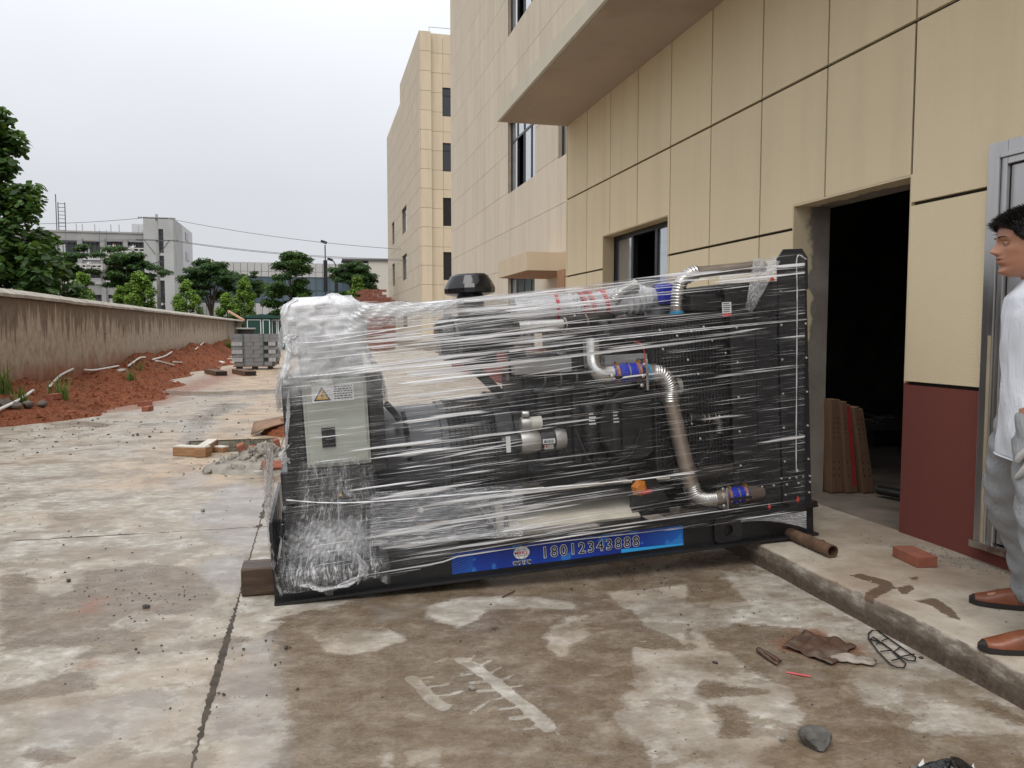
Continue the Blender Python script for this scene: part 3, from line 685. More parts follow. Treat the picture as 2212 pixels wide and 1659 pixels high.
def leaves(name, clumps, size, per, mat, parent, r_, flat=.5, droop=.3, shape='quad', brights=0., tone0=.5):
    """clumps: (centre, radii). Leaf faces spread through each clump"""
    V, F, tone = [], [], []
    for (c, rad) in clumps:
        ct = r_.uniform(-.25, .25)
        for _ in range(per):
            d = r_.normal(size=3); d /= np.linalg.norm(d)+1e-9; rr = r_.random()**.45
            p = np.array(c)+d*np.array(rad)*rr
            nrm = np.array([r_.normal()*.7, r_.normal()*.7, 1.0+r_.random()]); nrm[:2] += d[:2]*droop*3; nrm /= np.linalg.norm(nrm)
            a = np.cross(nrm, r_.normal(size=3)); a /= np.linalg.norm(a)+1e-9; b = np.cross(nrm, a); s = size*r_.uniform(.6, 1.35); bI = len(V)
            if shape == 'quad': q = [(-.5,-.28),(.1,-.42),(.6,0),(.1,.42),(-.5,.28)]
            elif shape == 'heart': q = [(-.55,0),(-.5,-.30),(-.15,-.48),(.2,-.28),(.62,0),(.2,.28),(-.15,.48),(-.5,.30)]
            elif shape == 'long': q = [(-.9,0),(-.3,-.20),(.3,-.18),(.9,0),(.3,.18),(-.3,.20)]
            for (i, j) in q: V.append(tuple(p+a*i*s+b*j*s+nrm*(-.25*i*i*s)))
            F.append(tuple(range(bI, bI+len(q))))
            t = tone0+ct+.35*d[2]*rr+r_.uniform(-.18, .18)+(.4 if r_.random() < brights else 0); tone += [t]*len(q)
    me = bpy.data.meshes.new(name); me.from_pydata(V, [], F); at = me.attributes.new('tone', 'FLOAT', 'POINT'); at.data.foreach_set('value', np.array(tone, np.float32))
    return put(name, me, mat, parent)
def tree(name, label, x, y, kind, h, rad, group, seed, base=-.1, crown_lo=.35):
    r_ = np.random.default_rng(seed); o = empty(name, (x, y, base)); tag(o, label, 'tree', group)
    tr = MB(); cl = []
    if kind == 'umbrella':            # layered, feathery, clear trunk with forked limbs
        hh = h*.42; tr.tube(bez([(0,0,0),(.05,0,hh*.5),(.0,.05,hh)], 6), [.16,.15,.14,.13,.12,.11,.10], 8)
        nl = 7
        for k in range(nl):
            a = k*2.4+r_.random(); ex = rad*r_.uniform(.45, .8); ez = h*r_.uniform(.62, .93)
            e_ = (math.cos(a)*ex, math.sin(a)*ex, ez); tr.tube(bez([(0,0,hh*.8),(e_[0]*.35,e_[1]*.35,hh+(ez-hh)*.6),e_], 6), [.08,.075,.065,.055,.045,.035,.02], 6)
            for q in range(5):
                cl.append(((e_[0]+r_.normal()*rad*.28, e_[1]+r_.normal()*rad*.28, ez+r_.normal()*h*.07), (rad*.36, rad*.36, rad*.13)))
        for q in range(20):
            a = r_.random()*6.28; q_ = math.sqrt(r_.random()); cl.append(((math.cos(a)*rad*.8*q_, math.sin(a)*rad*.8*q_, h*(.93-.28*q_*q_)+r_.normal()*h*.03), (rad*.28, rad*.28, rad*.10)))
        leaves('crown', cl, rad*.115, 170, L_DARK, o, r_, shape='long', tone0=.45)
    elif kind == 'bright':            # young camphor: cone of fresh leaves with light tips
        tr.tube([(0,0,0),(0,0,h*.85)], [.09,.03], 7)
        for k in range(46):
            t = r_.random(); z = h*(crown_lo+(1-crown_lo)*t); rr = rad*(1-t**1.7)*r_.uniform(.3, 1.2)+.1*rad; a = r_.random()*6.28
            cl.append(((math.cos(a)*rr, math.sin(a)*rr, z), (rad*.26, rad*.26, rad*.30)))
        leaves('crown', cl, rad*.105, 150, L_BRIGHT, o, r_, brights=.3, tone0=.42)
    elif kind == 'tall':
        tr.tube(bez([(0,0,0),(.1,0,h*.4),(0,.1,h*.8)], 6), [.2,.19,.17,.14,.10,.07,.04], 8)
        for k in range(70):
            t = r_.random(); z = h*(crown_lo+(1-crown_lo)*t); rr = rad*math.sqrt(max(.05, math.sin(math.pi*(.15+.8*t))))*r_.uniform(.3, 1); a = r_.random()*6.28
            cl.append(((math.cos(a)*rr, math.sin(a)*rr, z), (rad*.30, rad*.30, rad*.16)))
        for k in range(9):
            a = k*2.4; tr.tube([(0,0,h*(.3+.06*k)), (math.cos(a)*rad*.6, math.sin(a)*rad*.6, h*(.45+.055*k))], [.06, .02], 6)
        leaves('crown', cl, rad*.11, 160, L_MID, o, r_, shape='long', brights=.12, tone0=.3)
    tr.build('trunk', BARK, o, smooth=True); return o
def tx(px, D): # world x,y for image column at forward distance D
    d = ray(px, 712); return d[0]*D, d[1]*D
def hgt(py, D): return CAM_H+(712-py)/FPX*D
GT = 'trees beyond the yard'
TREES = [ # px centre, half width px, top py, bottom py, D, kind, label
 (140, 46, 536, 660, 62, 'umbrella', 'feathery dark tree just right of the large-leaved tree by the wall'),
 (180, 36, 592, 670, 56, 'bright', 'bright green young tree left of the domed dark tree'),
 (281, 54, 538, 690, 64, 'umbrella', 'domed dark green tree in front of the grey building windows'),
 (305, 44, 596, 680, 58, 'bright', 'fresh yellow-green tree just left of the concrete power pole'),
 (262, 26, 622, 680, 60, 'bright', 'low green bush under the domed dark tree'),
 (405, 36, 610, 690, 60, 'bright', 'bright green young tree right of the concrete power pole'),
 (458, 56, 566, 695, 66, 'umbrella', 'spreading dark tree with forked trunk before the glass building'),
 (492, 34, 640, 700, 60, 'bright', 'low leafy tree beside the forked trunk'),
 (530, 32, 604, 700, 60, 'bright', 'bright conical young tree left of the tallest tree'),
 (542, 30, 596, 660, 74, 'umbrella', 'small feathery tree against the blue glass'),
 (628, 56, 548, 730, 62, 'tall', 'tallest full green tree in front of the glass building'),
 (770, 48, 568, 665, 68, 'umbrella', 'spreading dark tree beside the twin street lamps'),
 (772, 34, 606, 670, 64, 'bright', 'bright green shrub tree above the red brick wall'),
]
for i, (px, hw, ty, by, D, kd, lb) in enumerate(TREES):
    X_, Y_ = tx(px, D); tree({'umbrella':'feathery_tree','bright':'young_tree','tall':'leafy_tree'}[kd], lb, X_, Y_, kd, hgt(ty, D)+.1, hw/FPX*D, GT, 100+i, crown_lo=.22 if kd == 'bright' else .3)
# large-leaved tree at the left edge, just over the wall
pop = empty('poplar_tree', (-7.15, 20.5, 0)); tag(pop, 'large-leaved poplar rising over the wall at the left edge', 'tree')
r_ = np.random.default_rng(5); tr = MB(); cl = []
tr.tube(bez([(0,0,-.1),(.05,0,2.5),(-.1,.1,4.2),(0,0,6.2)], 10), [.17,.165,.16,.15,.14,.12,.10,.08,.06,.04,.02], 8)
for k in range(185):
    t = r_.random()**1.25; z = 1.2+t*4.95; rr = (2.25-1.75*t)*r_.uniform(.15, 1); a = r_.random()*6.28
    c = (math.cos(a)*rr, math.sin(a)*rr, z); cl.append((c, (.36, .36, .32)))
    if k % 3 == 0: tr.tube(bez([(0,0,z*.75),(c[0]*.5,c[1]*.5,z*.9),c], 5), [.04,.035,.03,.024,.018,.01], 5)
leaves('crown', cl, .145, 120, L_POP, pop, r_, shape='heart', brights=.10, tone0=.32)
tr.build('trunk', BARK, pop, smooth=True)
# ================================================================== BUILDINGS ACROSS THE ROAD
GREY = simple('grey_render', (.33,.325,.32), .9, var=.10, nscale=.35, dirt=(.27,.265,.26)); PALE = simple('pale_render', (.55,.55,.55), .9, var=.06, nscale=.3)
DKW = simple('dark_window_glass', (.035,.038,.042), .15, var=.3, nscale=.5)  # plain dark window glass, tone varying slowly at random
GY = 140.0
def gx(px, Y=GY): return float(onY(px, 700, Y)[0])
def gz(py, px=250, Y=GY): return float(onY(px, py, Y)[2])
gb = empty('grey_factory', (gx(220), GY, 0)); tag(gb, 'grey rendered four-storey factory with stair tower behind the power pole', 'building')
rows = [(522, 549), (575, 601), (637, 662), (690, 712)]; bays = [(20, 58), (74, 108), (133, 176), (183, 219-30), (190, 223), (236, 272), (282, 316)]
bays = [(-40, 2), (14, 56), (72, 112), (130, 176), (184, 224), (236, 272), (282, 316)]
holes = [(gx(a), gx(b), gz(d), gz(c)) for (c, d) in rows for (a, b) in bays]
xl, xr, ztop = gx(-60), gx(319), gz(504)
m = MB()
for i, j, rc in cells([xl, xr], [-.1, ztop], holes, 0):
    for (p, q, r_, s_) in rc: m.box(p, q, GY, GY+.5, r_, s_)
local(m.build('wall', GREY), gb)
local(MB().box(xl, xr, GY+.51, GY+14, -.1, ztop-.3).build('core', DKW), gb)
local(MB().box(xl, xr+.02, GY-.15, GY+.5, ztop, ztop+.25).build('parapet', GREY), gb)
for (a, b, c, d) in holes:
    f = MB(); f.box(a, b, GY+.25, GY+.35, c, c+.12); f.box(a, b, GY+.25, GY+.35, d-.55, d-.48); f.box(a, b, GY+.25, GY+.35, d-.1, d)
    for k in range(5): xx = a+(b-a)*k/4; f.box(xx-.05, xx+.05, GY+.25, GY+.35, c, d)
    wo_ = local(f.build('window', FRM), gb); MB().box(a, b, GY+.30, GY+.33, c+.12, d-.5).build('pane', DKW, wo_)
    t = MB().box(a, a+(b-a)*.35, GY+.27, GY+.29, c+.1, d-.5); t.build('sash', simple('light_sash', (.45,.46,.46), .6) if 'light_sash' not in bpy.data.materials else bpy.data.materials['light_sash'], wo_)
    sl_ = MB().box(a-.2, b+.2, GY-.25, GY, c-1.0, c-.02); 
    local(sl_.build('spandrel', PALE), gb)
for px in (62, 119, 179, 228, 277): local(MB().box(gx(px)-.35, gx(px)+.35, GY-.3, GY-.001, -.1, gz(516)).build('pilaster', GREY), gb)
# stair tower
tl, trr, tz = gx(320), gx(383), gz(472, 350); TB = GY+19.5
tw = MB(); sh = [(gx(346), gx(362), gz(d, 350), gz(c, 350)) for c, d in ((497, 548), (554, 601), (607, 655), (660, 700))]
for i, j, rc in cells([tl, trr], [-.1, tz], sh, 0):
    for (p, q, r_, s_) in rc: tw.box(p, q, GY-1.5, GY-1.0, r_, s_)
tw.box(tl, trr, GY-.99, GY+8, -.1, tz-.02); local(tw.build('stair_tower', simple('tower_render', (.42,.425,.42), .9, var=.1, nscale=.4, dirt=(.33,.335,.33))), gb)
for (a, b, c, d) in sh:
    wo_ = local(MB().box(a, b, GY-1.15, GY-1.02, c, d).build('stair_window', DKW), gb)
    f = MB(); 
    for k in range(1, 5): zz = c+(d-c)*k/5; f.box(a, b, GY-1.22, GY-1.16, zz-.05, zz+.05)
    f.box((a+b)/2-.05, (a+b)/2+.05, GY-1.225, GY-1.165, c, d); f.build('glazing_bar', FRM, wo_)
local(MB().box(trr-8, trr, GY+8.01, TB, -.1, tz+.0).build('stair_wing', simple('wing_white', (.60,.60,.61), .9, var=.04)), gb)
for (ya, yb) in ((GY+11, GY+14.5),):
    for (c, d) in ((505, 522), (546, 564)): 
        z0_, z1_ = onX(405, d, trr)[2], onX(405, c, trr)[2]
        wo_ = local(MB().box(trr+.01, trr+.08, ya, yb, z0_, z1_).build('side_window', DKW), gb)
# roof rails and lattice mast
m = MB()
for px in (165, 178, 205, 240, 258, 300): m.bar((gx(px), GY+2, ztop), (gx(px), GY+2, ztop+1.6), .12)
local(m.build('roof_rod', STEEL), gb)
m = MB(); xm = gx(130)
for dx in (-.5, .5):
    m.bar((xm+dx, GY+3, ztop), (xm+dx, GY+3, ztop+5), .12)
for k in range(9): m.bar((xm-.5, GY+3, ztop+k*.6), (xm+.5, GY+3, ztop+k*.6), .08)
m.bar((gx(118), GY+3, ztop), (gx(118), GY+3, gz(418)), .12); local(m.build('lattice_mast', DARKSTEEL), gb)
# suspended working platforms on the facade
def gondola(a, b, top, bot, label, men):
    g = empty('work_platform', (gx((a+b)/2), GY-1, gz(bot))); tag(g, label, 'work platform', 'suspended platforms on the grey building')
    xa, xb, zb, zt = gx(a), gx(b), gz(bot), gz(top); o_ = Vector(g.location)
    def L(mb, nm, mt): ob = mb.build(nm, mt); ob.data.transform(Matrix.Translation(-o_)); ob.parent = g; return ob
    WS = bpy.data.materials.get('platform_paint') or simple('platform_paint', (.62,.60,.57), .6)
    f = MB()
    for yv in (GY-1.4, GY-.6):
        for zv in (zb+.35, (zb+zt)/2+.1, zt): f.bar((xa, yv, zv), (xb, yv, zv), .09)
        for k in range(8): xx = xa+(xb-xa)*k/7; f.bar((xx, yv, zb), (xx, yv, zt), .08)
        for k in range(7): xx = xa+(xb-xa)*k/7; f.bar((xx, yv, zb+.35), (xx+(xb-xa)/7, yv, (zb+zt)/2), .06)
    L(f, 'rail', WS); L(MB().box(xa, xb, GY-1.45, GY-.55, zb, zb+.12), 'deck', WS)
    h = MB(); h.bar((xa+.2, GY-1, zb), (xa+.2, GY-1, ztop+.5), .04); h.bar((xb-.2, GY-1, zb), (xb-.2, GY-1, ztop+.5), .04); L(h, 'cable', DARKSTEEL)
    for (px, lb, helm) in men:
        pm_ = MB(); xx = gx(px); pm_.tube([(0,0,0),(.02,0,.8),(0,0,.85)], [.13,.15,.16], 8); pm_.tube([(0,0,.8),(0,0,1.1),(0,0,1.38),(0,0,1.46)], [.17,.19,.21,.09], 8)
        pm_.tube([(.18,0,1.38),(.32,-.2,1.3),(.40,-.35,1.52)], [.06,.055,.045], 6); pm_.tube([(-.18,0,1.38),(-.28,-.12,1.12),(-.2,-.3,1.05)], [.06,.055,.045], 6); pm_.lathe((0,0,1.44), [(.05,0),(.10,.06),(.11,.15),(.08,.24),(.02,.27)], 10)
        po = pm_.build('person', simple('work_cloth', (.55,.55,.56), .8) if 'work_cloth' not in bpy.data.materials else bpy.data.materials['work_cloth'], None, smooth=True)
        po.location = (xx, GY-1, zb+.12); tag(po, lb, 'person')
        hm = MB(); hm.lathe((0,0,1.60), [(.15,0),(.14,.05),(.10,.11),(.03,.14)], 12); hm.build('helmet', helm, po, smooth=True)
REDH = simple('red_helmet', (.45,.05,.03), .4); BLKH = simple('grey_helmet', (.12,.12,.12), .5)
gondola(237, 320, 537, 553, 'upper pale suspended work platform under the tower on the grey building', [(254, 'far worker in white top and red helmet on the upper work platform', REDH), (296, 'far worker in grey cap on the upper work platform nearest the tower', BLKH)])
gondola(150, 228, 573, 590, 'lower pale suspended work platform on the grey building', [(200, 'crouched far worker on the lower work platform', BLKH)])
# ---------------- glass fronted hall
HY = 165.0
hb = empty('glass_hall', (gx(600, HY), HY, 0)); tag(hb, 'low pale panelled hall with blue glass band across the road', 'building')
hx0, hx1 = gx(385, HY), gx(880, HY); zt_, z1_, z2_, z3_ = [gz(v, 600, HY) for v in (567, 598, 655, 684)]
HP = panel_paint('hall_panel', (.50,.49,.48), .8, .05, 20, .05); BLU = NT('blue_glass'); BLU = BLU.done(BLU.bsdf(BLU.ramp(BLU.noise(.12, 2), (.3, (.055,.085,.11)), (.7, (.11,.15,.18))), .12, 0, None, .6))
nc_ = 34; xs_ = np.linspace(hx0, hx1, nc_+1)
for i in range(nc_):
    for (a, b) in ((z1_, z1_+(zt_-z1_)*.36), (z1_+(zt_-z1_)*.36, zt_), (z3_, z2_)):
        local(MB().box(xs_[i]+.04, xs_[i+1]-.04, HY, HY+.1, a+.03, b-.03).build('panel', HP), hb)
    f = MB().box(xs_[i]+.06, xs_[i+1]-.06, HY+.2, HY+.25, z2_+.05, (z1_+z2_)/2-.06); local(f.build('pane', BLU), hb)
    f = MB().box(xs_[i]+.06, xs_[i+1]-.06, HY+.2, HY+.25, (z1_+z2_)/2+.06, z1_-.05); local(f.build('pane', BLU), hb)
local(MB().box(hx0, hx1, HY+.3, HY+20, -.1, zt_-.1).build('core', simple('hall_joint', (.17,.17,.17), .8)), hb)
mm = MB()
for x_ in xs_: mm.box(x_-.09, x_+.09, HY+.1, HY+.3, z2_, z1_)
mm.box(hx0, hx1, HY+.12, HY+.29, (z1_+z2_)/2-.08, (z1_+z2_)/2+.08); local(mm.build('mullion', simple('blue_frame', (.05,.085,.12), .5)), hb)
local(MB().box(hx0, hx1, HY+.05, HY+.2, -.1, z3_).build('lower_glazing', DKW), hb)
local(MB().box(gx(795, HY), gx(880, HY), HY-4, HY-.2, 0, gz(565, 800, HY)).build('corner_bay', simple('bay_cream', (.55,.52,.46), .9)), hb)
local(MB().box(gx(740, HY), gx(890, HY), HY-4.3, HY+3, gz(567, 800, HY), gz(563, 800, HY)).build('bay_roof', simple('bay_roof', (.10,.095,.095), .8)), hb)
local(MB().box(gx(395, HY), gx(425, HY), HY-2, HY-.1, 0, gz(578, 400, HY)).build('link_wall', PALE), hb)
# ---------------- concrete power pole with lines
PYY = 74.0
px0 = float(onY(342, 600, PYY)[0]); ph = float(onY(342, 463, PYY)[2])
pp = empty('power_pole', (px0, PYY, 0)); tag(pp, 'grey concrete power pole with cross arms behind the yard wall', 'utility pole')
MB().tube([(0,0,-.1),(0,0,ph)], [.19,.11], 12).build('pole', simple('pole_concrete', (.27,.27,.26), .85), pp, smooth=True)
for zz, ln in ((ph-.35, 1.9), (ph-2.2, 2.3)):
    a = MB(); a.bar((-ln/2, -.16, zz), (ln/2, -.16, zz), .08); ao = a.build('cross_arm', DARKSTEEL, pp); ins = MB()
    for s in (-1, 1):
        for k in range(4): ins.lathe((s*(ln/2+.10+k*.13), -.16, zz+.02), [(.02,0),(.075,.02),(.075,.06),(.02,.08)], 10, (1,0,0))
    ins.build('insulator', DARKSTEEL, ao, smooth=30)
MB().bar((-1.0,-.16,ph-2.2), (-.15,-.16,ph-3.4), .06).build('brace', DARKSTEEL, pp); MB().bar((1.0,-.16,ph-2.2), (.15,-.16,ph-3.4), .06).build('brace', DARKSTEEL, pp); MB().bar((-.5,-.1,ph-4.2), (.55,-.1,ph-3.9), .07).build('short_arm', DARKSTEEL, pp); MB().box(-.4,.4,-.25,.25,ph-8.6,ph-8.2).build('pole_band', DARKSTEEL, pp)
MB().tube([(.4,-.1,-.1),(.42,-.1,4.2)], .06, 8).build('cable_riser', BLACKM, pp)
LINESM = simple('wire', (.16,.16,.165), .6)
def wire(label, a, b, sag, r=.022):
    pts = [tuple(Vector(a).lerp(Vector(b), t)-Vector((0,0,sag*4*t*(1-t)))) for t in np.linspace(0, 1, 22)]
    o = MB().tube(pts, r, 6).build('power_line', LINESM); tag(o, label, 'power line', 'power lines at the concrete pole')
def P3(px, py, Y): return tuple(onY(px, py, Y))
wire('thin power line running left from the pole top', (px0-.95, PYY-.16, ph-.35), P3(-150, 476, 80), .4)
wire('upper of the two lower power lines left of the pole', (px0-1.1, PYY-.16, ph-2.15), P3(-150, 502, 80), .3)
wire('lower of the two lower power lines left of the pole', (px0-1.1, PYY-.1, ph-2.25), P3(-150, 508, 80), .3)
wire('topmost power line running right from the pole top', (px0+.95, PYY-.16, ph-.35), P3(1000, 545, 62), .5)
wire('upper of the paired power lines running right', (px0+1.15, PYY-.16, ph-2.15), P3(1000, 560, 62), .5)
wire('lower of the paired power lines running right', (px0+1.15, PYY-.1, ph-2.22), P3(1000, 563, 62), .5)
# ---------------- street lamps
def lamp(px, top, D, label, curved):
    X_, Y_ = tx(px, D); h = hgt(top, D); o = empty('street_lamp', (X_, Y_, 0)); tag(o, label, 'street lamp', 'street lamps across the road')
    m_ = MB(); m_.tube([(0,0,0),(0,0,h-.4)] if not curved else bez([(0,0,0),(0,0,h*.8),(-.1,0,h-.4),(-.5,0,h-.02)], 12), .05, 8); m_.build('pole', BLACKM, o)
    MB().obox((0,0,h*.62) if curved else (0,0,h*.66), (.34,.34,h*.30)).build('lantern_sleeve', BLACKM, o, bev=.03)
    MB().obox((-.1 if not curved else -.55, 0, h-.15 if not curved else h), (.55,.3,.22), (0, .3, 0)).build('lamp_head', BLACKM, o, bev=.03)
lamp(705, 521, 70, 'taller black street lamp left of the other lamp', False); lamp(728, 562, 78, 'shorter black street lamp with curved arm', True)
# ---------------- green transformer kiosk and small things at the yard's far end
KD = 52.0; kx, ky = tx(566, KD)
GRN = simple('green_sheet', (.010,.055,.042), .45, var=.12, nscale=1); kk = empty('transformer_kiosk', (kx, ky, 0)); tag(kk, 'dark green transformer kiosk with white-edged doors at the yard end', 'kiosk')
kw = .5*58/FPX*KD; kh = hgt(687, KD)
MB().box(-kw-.15, kw-.3, 0, 2.6, 0, kh).build('body', GRN, kk); MB().box(kw-.299, kw+.5, .25, 2.6, 0, kh-.1).build('side_bay', GRN, kk)
MB().prism([(-kw-.3, kh), (kw+.65, kh-.02), (kw+.65, kh+.08), (0, kh+.26), (-kw-.3, kh+.08)], 1, -.15, 2.8).build('roof', GRN, kk)
def framed(xa, xb, yv, par=kk):
    d_ = MB().box(xa, xb, yv-.02, yv-.001, .25, kh-.15).build('door', GRN, par); t = .05; f = MB()
    f.box(xa-t, xa, yv-.03, yv-.002, .2, kh-.1); f.box(xb, xb+t, yv-.03, yv-.002, .2, kh-.1); f.box(xa, xb, yv-.03, yv-.002, kh-.15, kh-.1); f.build('frame', WHITE, d_)
framed(-kw, -.10, 0); framed(.10, kw-.42, 0); framed(kw-.22, kw+.02, .25); framed(kw+.16, kw+.40, .25)
bx_, by_ = tx(531, 48); tub = empty('black_tub', (bx_, by_, 0)); tag(tub, 'black open-topped tub standing before the green kiosk', 'tub')
MB().lathe((0,0,0), [(.42,0),(.46,1.0),(.50,1.32),(.56,1.34),(.56,1.42),(.48,1.42),(.44,1.2)], 20).build('body', BLACKM, tub, smooth=40)
MB().lathe((0,0,0), [(.565,1.35),(.58,1.36),(.58,1.43),(.565,1.44)], 20).build('rim', simple('tub_rim', (.35,.35,.35), .6), tub)
sp_ = MB().bar(P3(493, 672, 45), P3(527, 692, 43), .09); tag(sp_.build('timber_pole', simple('pink_timber', (.50,.28,.20), .8)), 'pinkish timber pole leaning over the far end of the wall', 'pole')
# grey low container and red brick wall beyond
X_, Y_ = tx(612, 58); tag(MB().box(X_-.9, X_+1.6, Y_, Y_+2, 0, 1.35).build('site_container', simple('container_grey', (.42,.42,.42), .7), bev=.04), 'low pale grey container right of the green kiosk', 'container')
X_, Y_ = tx(800, 50); BRK = simple('brick_red', (.19,.07,.045), .9, var=.3, nscale=6, bump=.4)
rw = empty('brick_wall', (X_, Y_, 0)); tag(rw, 'low red brick wall left of the far cream block', 'wall')
bw = MB().box(-.26,.26,-.055,.055,-.075,.075).mesh('brick')
MB().box(-.85, 1.5, .0, .05, 0, 3.35).build('mortar', simple('mortar', (.30,.26,.22), .9), rw)
for j in range(24):
    xa, xb = (-.6, 1.3) if j < 21 else (-.6, .5)
    for i in range(int((xb-xa)/.55)+1):
        o = put('brick', bw, BRK, rw); o.location = (xa+i*.55+(j % 2)*.27, random.uniform(-.008, .008), .08+j*.16)
X_, Y_ = tx(640, 56)
# ================================================================== GENERATOR SET (being rolled into the doorway)
GT_A = R(3.06); GO = (-.206, 3.93, 0.0)
gen = empty('diesel_generator', GO, (0, -GT_A, 0)); tag(gen, 'black diesel generator set wrapped in stretch film, tilted up onto the kerb', 'generator')
_c, _s = math.cos(GT_A), math.sin(GT_A)
def gl(px, py, y=0.0):
    d = onY(px, py, GO[1]+y)-np.array(GO); return (float(d[0]*_c+d[2]*_s), y, float(-d[0]*_s+d[2]*_c))
SATIN = simple('black_satin', (.020,.020,.022), .28, var=.3, nscale=3); GREYB = simple('alternator_paint', (.085,.09,.10), .32, var=.15, nscale=3)
PANELG = simple('panel_grey_green', (.40,.42,.37), .45, var=.05, nscale=3); ALU = simple('cast_aluminium', (.50,.49,.47), .42, .85, var=.15, nscale=14, bump=.15)
BOLT = simple('zinc_bolt', (.72,.71,.68), .3, .9); ORANGE = simple('orange_plastic', (.62,.20,.02), .4); REDPL = simple('red_plastic', (.60,.03,.02), .4)
BLUES = simple('blue_silicone', (.015,.03,.42), .35, var=.1); COPPER = simple('clamp_copper', (.42,.16,.09), .4, .4); PIPEM = simple('aluminised_pipe', (.43,.37,.32), .36, .75, var=.12, nscale=5)
def gp(m, name, mat, smooth=False, bev=0, par=None): return m.build(name, mat, par or gen, smooth, bev)
# ---- skid
def channel(y0, sgn):
    m = MB(); a, b = sorted((y0, y0+sgn*.075)); m.box(0, 2.985, a, b, 0, .014); m.box(0, 2.985, a, b, .166, .18)
    a, b = sorted((y0+sgn*.050, y0+sgn*.062)); m.box(0, 2.985, a, b, .0142, .1658); return m
gp(channel(0, 1), 'skid_rail', BLACK); gp(channel(1.05, -1), 'skid_rail', BLACK)
gp(MB().box(.002, .02, .0, 1.05, .181, .41), 'end_plate', SATIN, bev=.003)
for x in (.03, 1.02, 1.9, 2.86): gp(MB().box(x, x+.09, .08, .97, .145 if x < .5 else .02, .178), 'cross_member', BLACK)
def lug(x):
    m = MB(); n = 20; poly = [(x-.085, .018), (x+.085, .018), (x+.085, .162), (x-.085, .162)]
    v = []; 
    for (yy) in (.030, .049):
        for k in range(n): t = 2*math.pi*k/n; v.append((x+.028*math.cos(t), yy, .085+.034*math.sin(t)))
    for (yy) in (.030, .049):
        for k in range(n):
            t = 2*math.pi*k/n; c, s = math.cos(t), math.sin(t); q = max(abs(c), abs(s)); v.append((x+.085*c/q, yy, .09+.072*s/q))
    f = []
    for k in range(n):
        k2 = (k+1) % n; f += [(k, k2, 2*n+k2, 2*n+k), (n+k, 3*n+k, 3*n+k2, n+k2), (k, n+k, n+k2, k2), (2*n+k, 2*n+k2, 3*n+k2, 3*n+k)]
    return m.add(v, f)
gp(lug(2.435), 'lifting_lug', SATIN)
# ---- advertising strip on the rail
def banner_mat():
    T = NT('blue_banner'); co = T.co(); sp = T.n('SeparateXYZ'); T.l(co, sp.inputs[0]); X_, Z_ = sp.outputs['X'], sp.outputs['Z']
    c = T.ramp(T.noise(2.2, 3, .5), (.3, (.004,.012,.16)), (.55, (.006,.045,.36)), (.8, (.01,.16,.62)))
    glow = T.rng(T.math('ABSOLUTE', T.math('SUBTRACT', X_, .62), None), .0, .22, .5, 0)
    c = T.mix(glow, c, (.015,.22,.72))
    # pale blue continents
    c = T.mix(T.rng(T.noise(9, 4, .5), .60, .63, 0, .45), c, (.05,.32,.75))
    # grid fans at both ends
    def grid(x0, x1, kx):
        g = T.math('MAXIMUM', T.rng(T.math('ABSOLUTE', T.math('SINE', T.math('ADD', T.math('MULTIPLY', X_, kx), T.math('MULTIPLY', Z_, 190))), None), .14, .0), T.rng(T.math('ABSOLUTE', T.math('SINE', T.math('SUBTRACT', T.math('MULTIPLY', Z_, 240), T.math('MULTIPLY', X_, 60))), None), .14, .0))
        return T.math('MULTIPLY', g, T.math('MULTIPLY', T.math('GREATER_THAN', X_, x0), T.math('LESS_THAN', X_, x1)))
    tri = T.math('GREATER_THAN', T.math('ADD', T.math('MULTIPLY', X_, .55), T.math('MULTIPLY', Z_, -1.0)), .555)
    c = T.mix(T.math('MULTIPLY', grid(-1, -.535, 210), .7), c, (.12,.55,.9)); c = T.mix(T.math('MULTIPLY', T.math('MULTIPLY', grid(.4, 1, 150), tri), .75), c, (.12,.55,.9))
    c = T.mix(T.math('MULTIPLY', T.math('LESS_THAN', T.math('ADD', Z_, T.math('MULTIPLY', X_, .03)), -.027), T.math('GREATER_THAN', X_, .28)), c, (.03,.40,.85))
    return T.done(T.bsdf(c, .25, 0, None, .5))
BCX, BCZ = 1.523, .086
ban = MB().box(-.645, .645, -.0015, .0015, -.056, .056).build('advertising_strip', banner_mat(), gen); ban.location = (BCX, .0475, BCZ)
def text(body, size, loc, mat, par, name='lettering', off=0., ext=.0006, sp=1.0):
    c = bpy.data.curves.new(name, 'FONT'); c.body = body; c.size = size; c.offset = off; c.extrude = ext; c.align_x = 'CENTER'; c.align_y = 'CENTER'; c.space_character = sp; c.resolution_u = 3
    to = bpy.data.objects.new(name, c); sc.collection.objects.link(to); bpy.context.view_layer.update()
    me = bpy.data.meshes.new_from_object(to.evaluated_get(bpy.context.evaluated_depsgraph_get())); bpy.data.objects.remove(to)
    o = put(name, me, mat, par); o.data.materials.clear(); o.data.materials.append(mat); o.location = loc; o.rotation_euler = (R(90), 0, 0); return o
INKB = simple('ink_black', (.01,.01,.012), .5); INKW = simple('ink_white', (.75,.75,.75), .5); INKR = simple('ink_red', (.45,.03,.03), .5)
for k_, ch in enumerate('18012343888'):
    xx = -.148+.0515*k_
    text(ch, .082, (xx, -.0024, -.004), INKW, ban, 'digit_outline', .0030); text(ch, .082, (xx, -.0040, -.004), INKB, ban, 'digit')
lg = MB(); lg.lathe((0,0,0), [(.001,0),(.046,0),(.046,.0012),(.001,.0012)], 32, (0,1,0)); lgo = lg.build('emblem', INKW, ban); lgo.location = (-.275, -.004, .014); lgo.scale = (1, 1, .78)
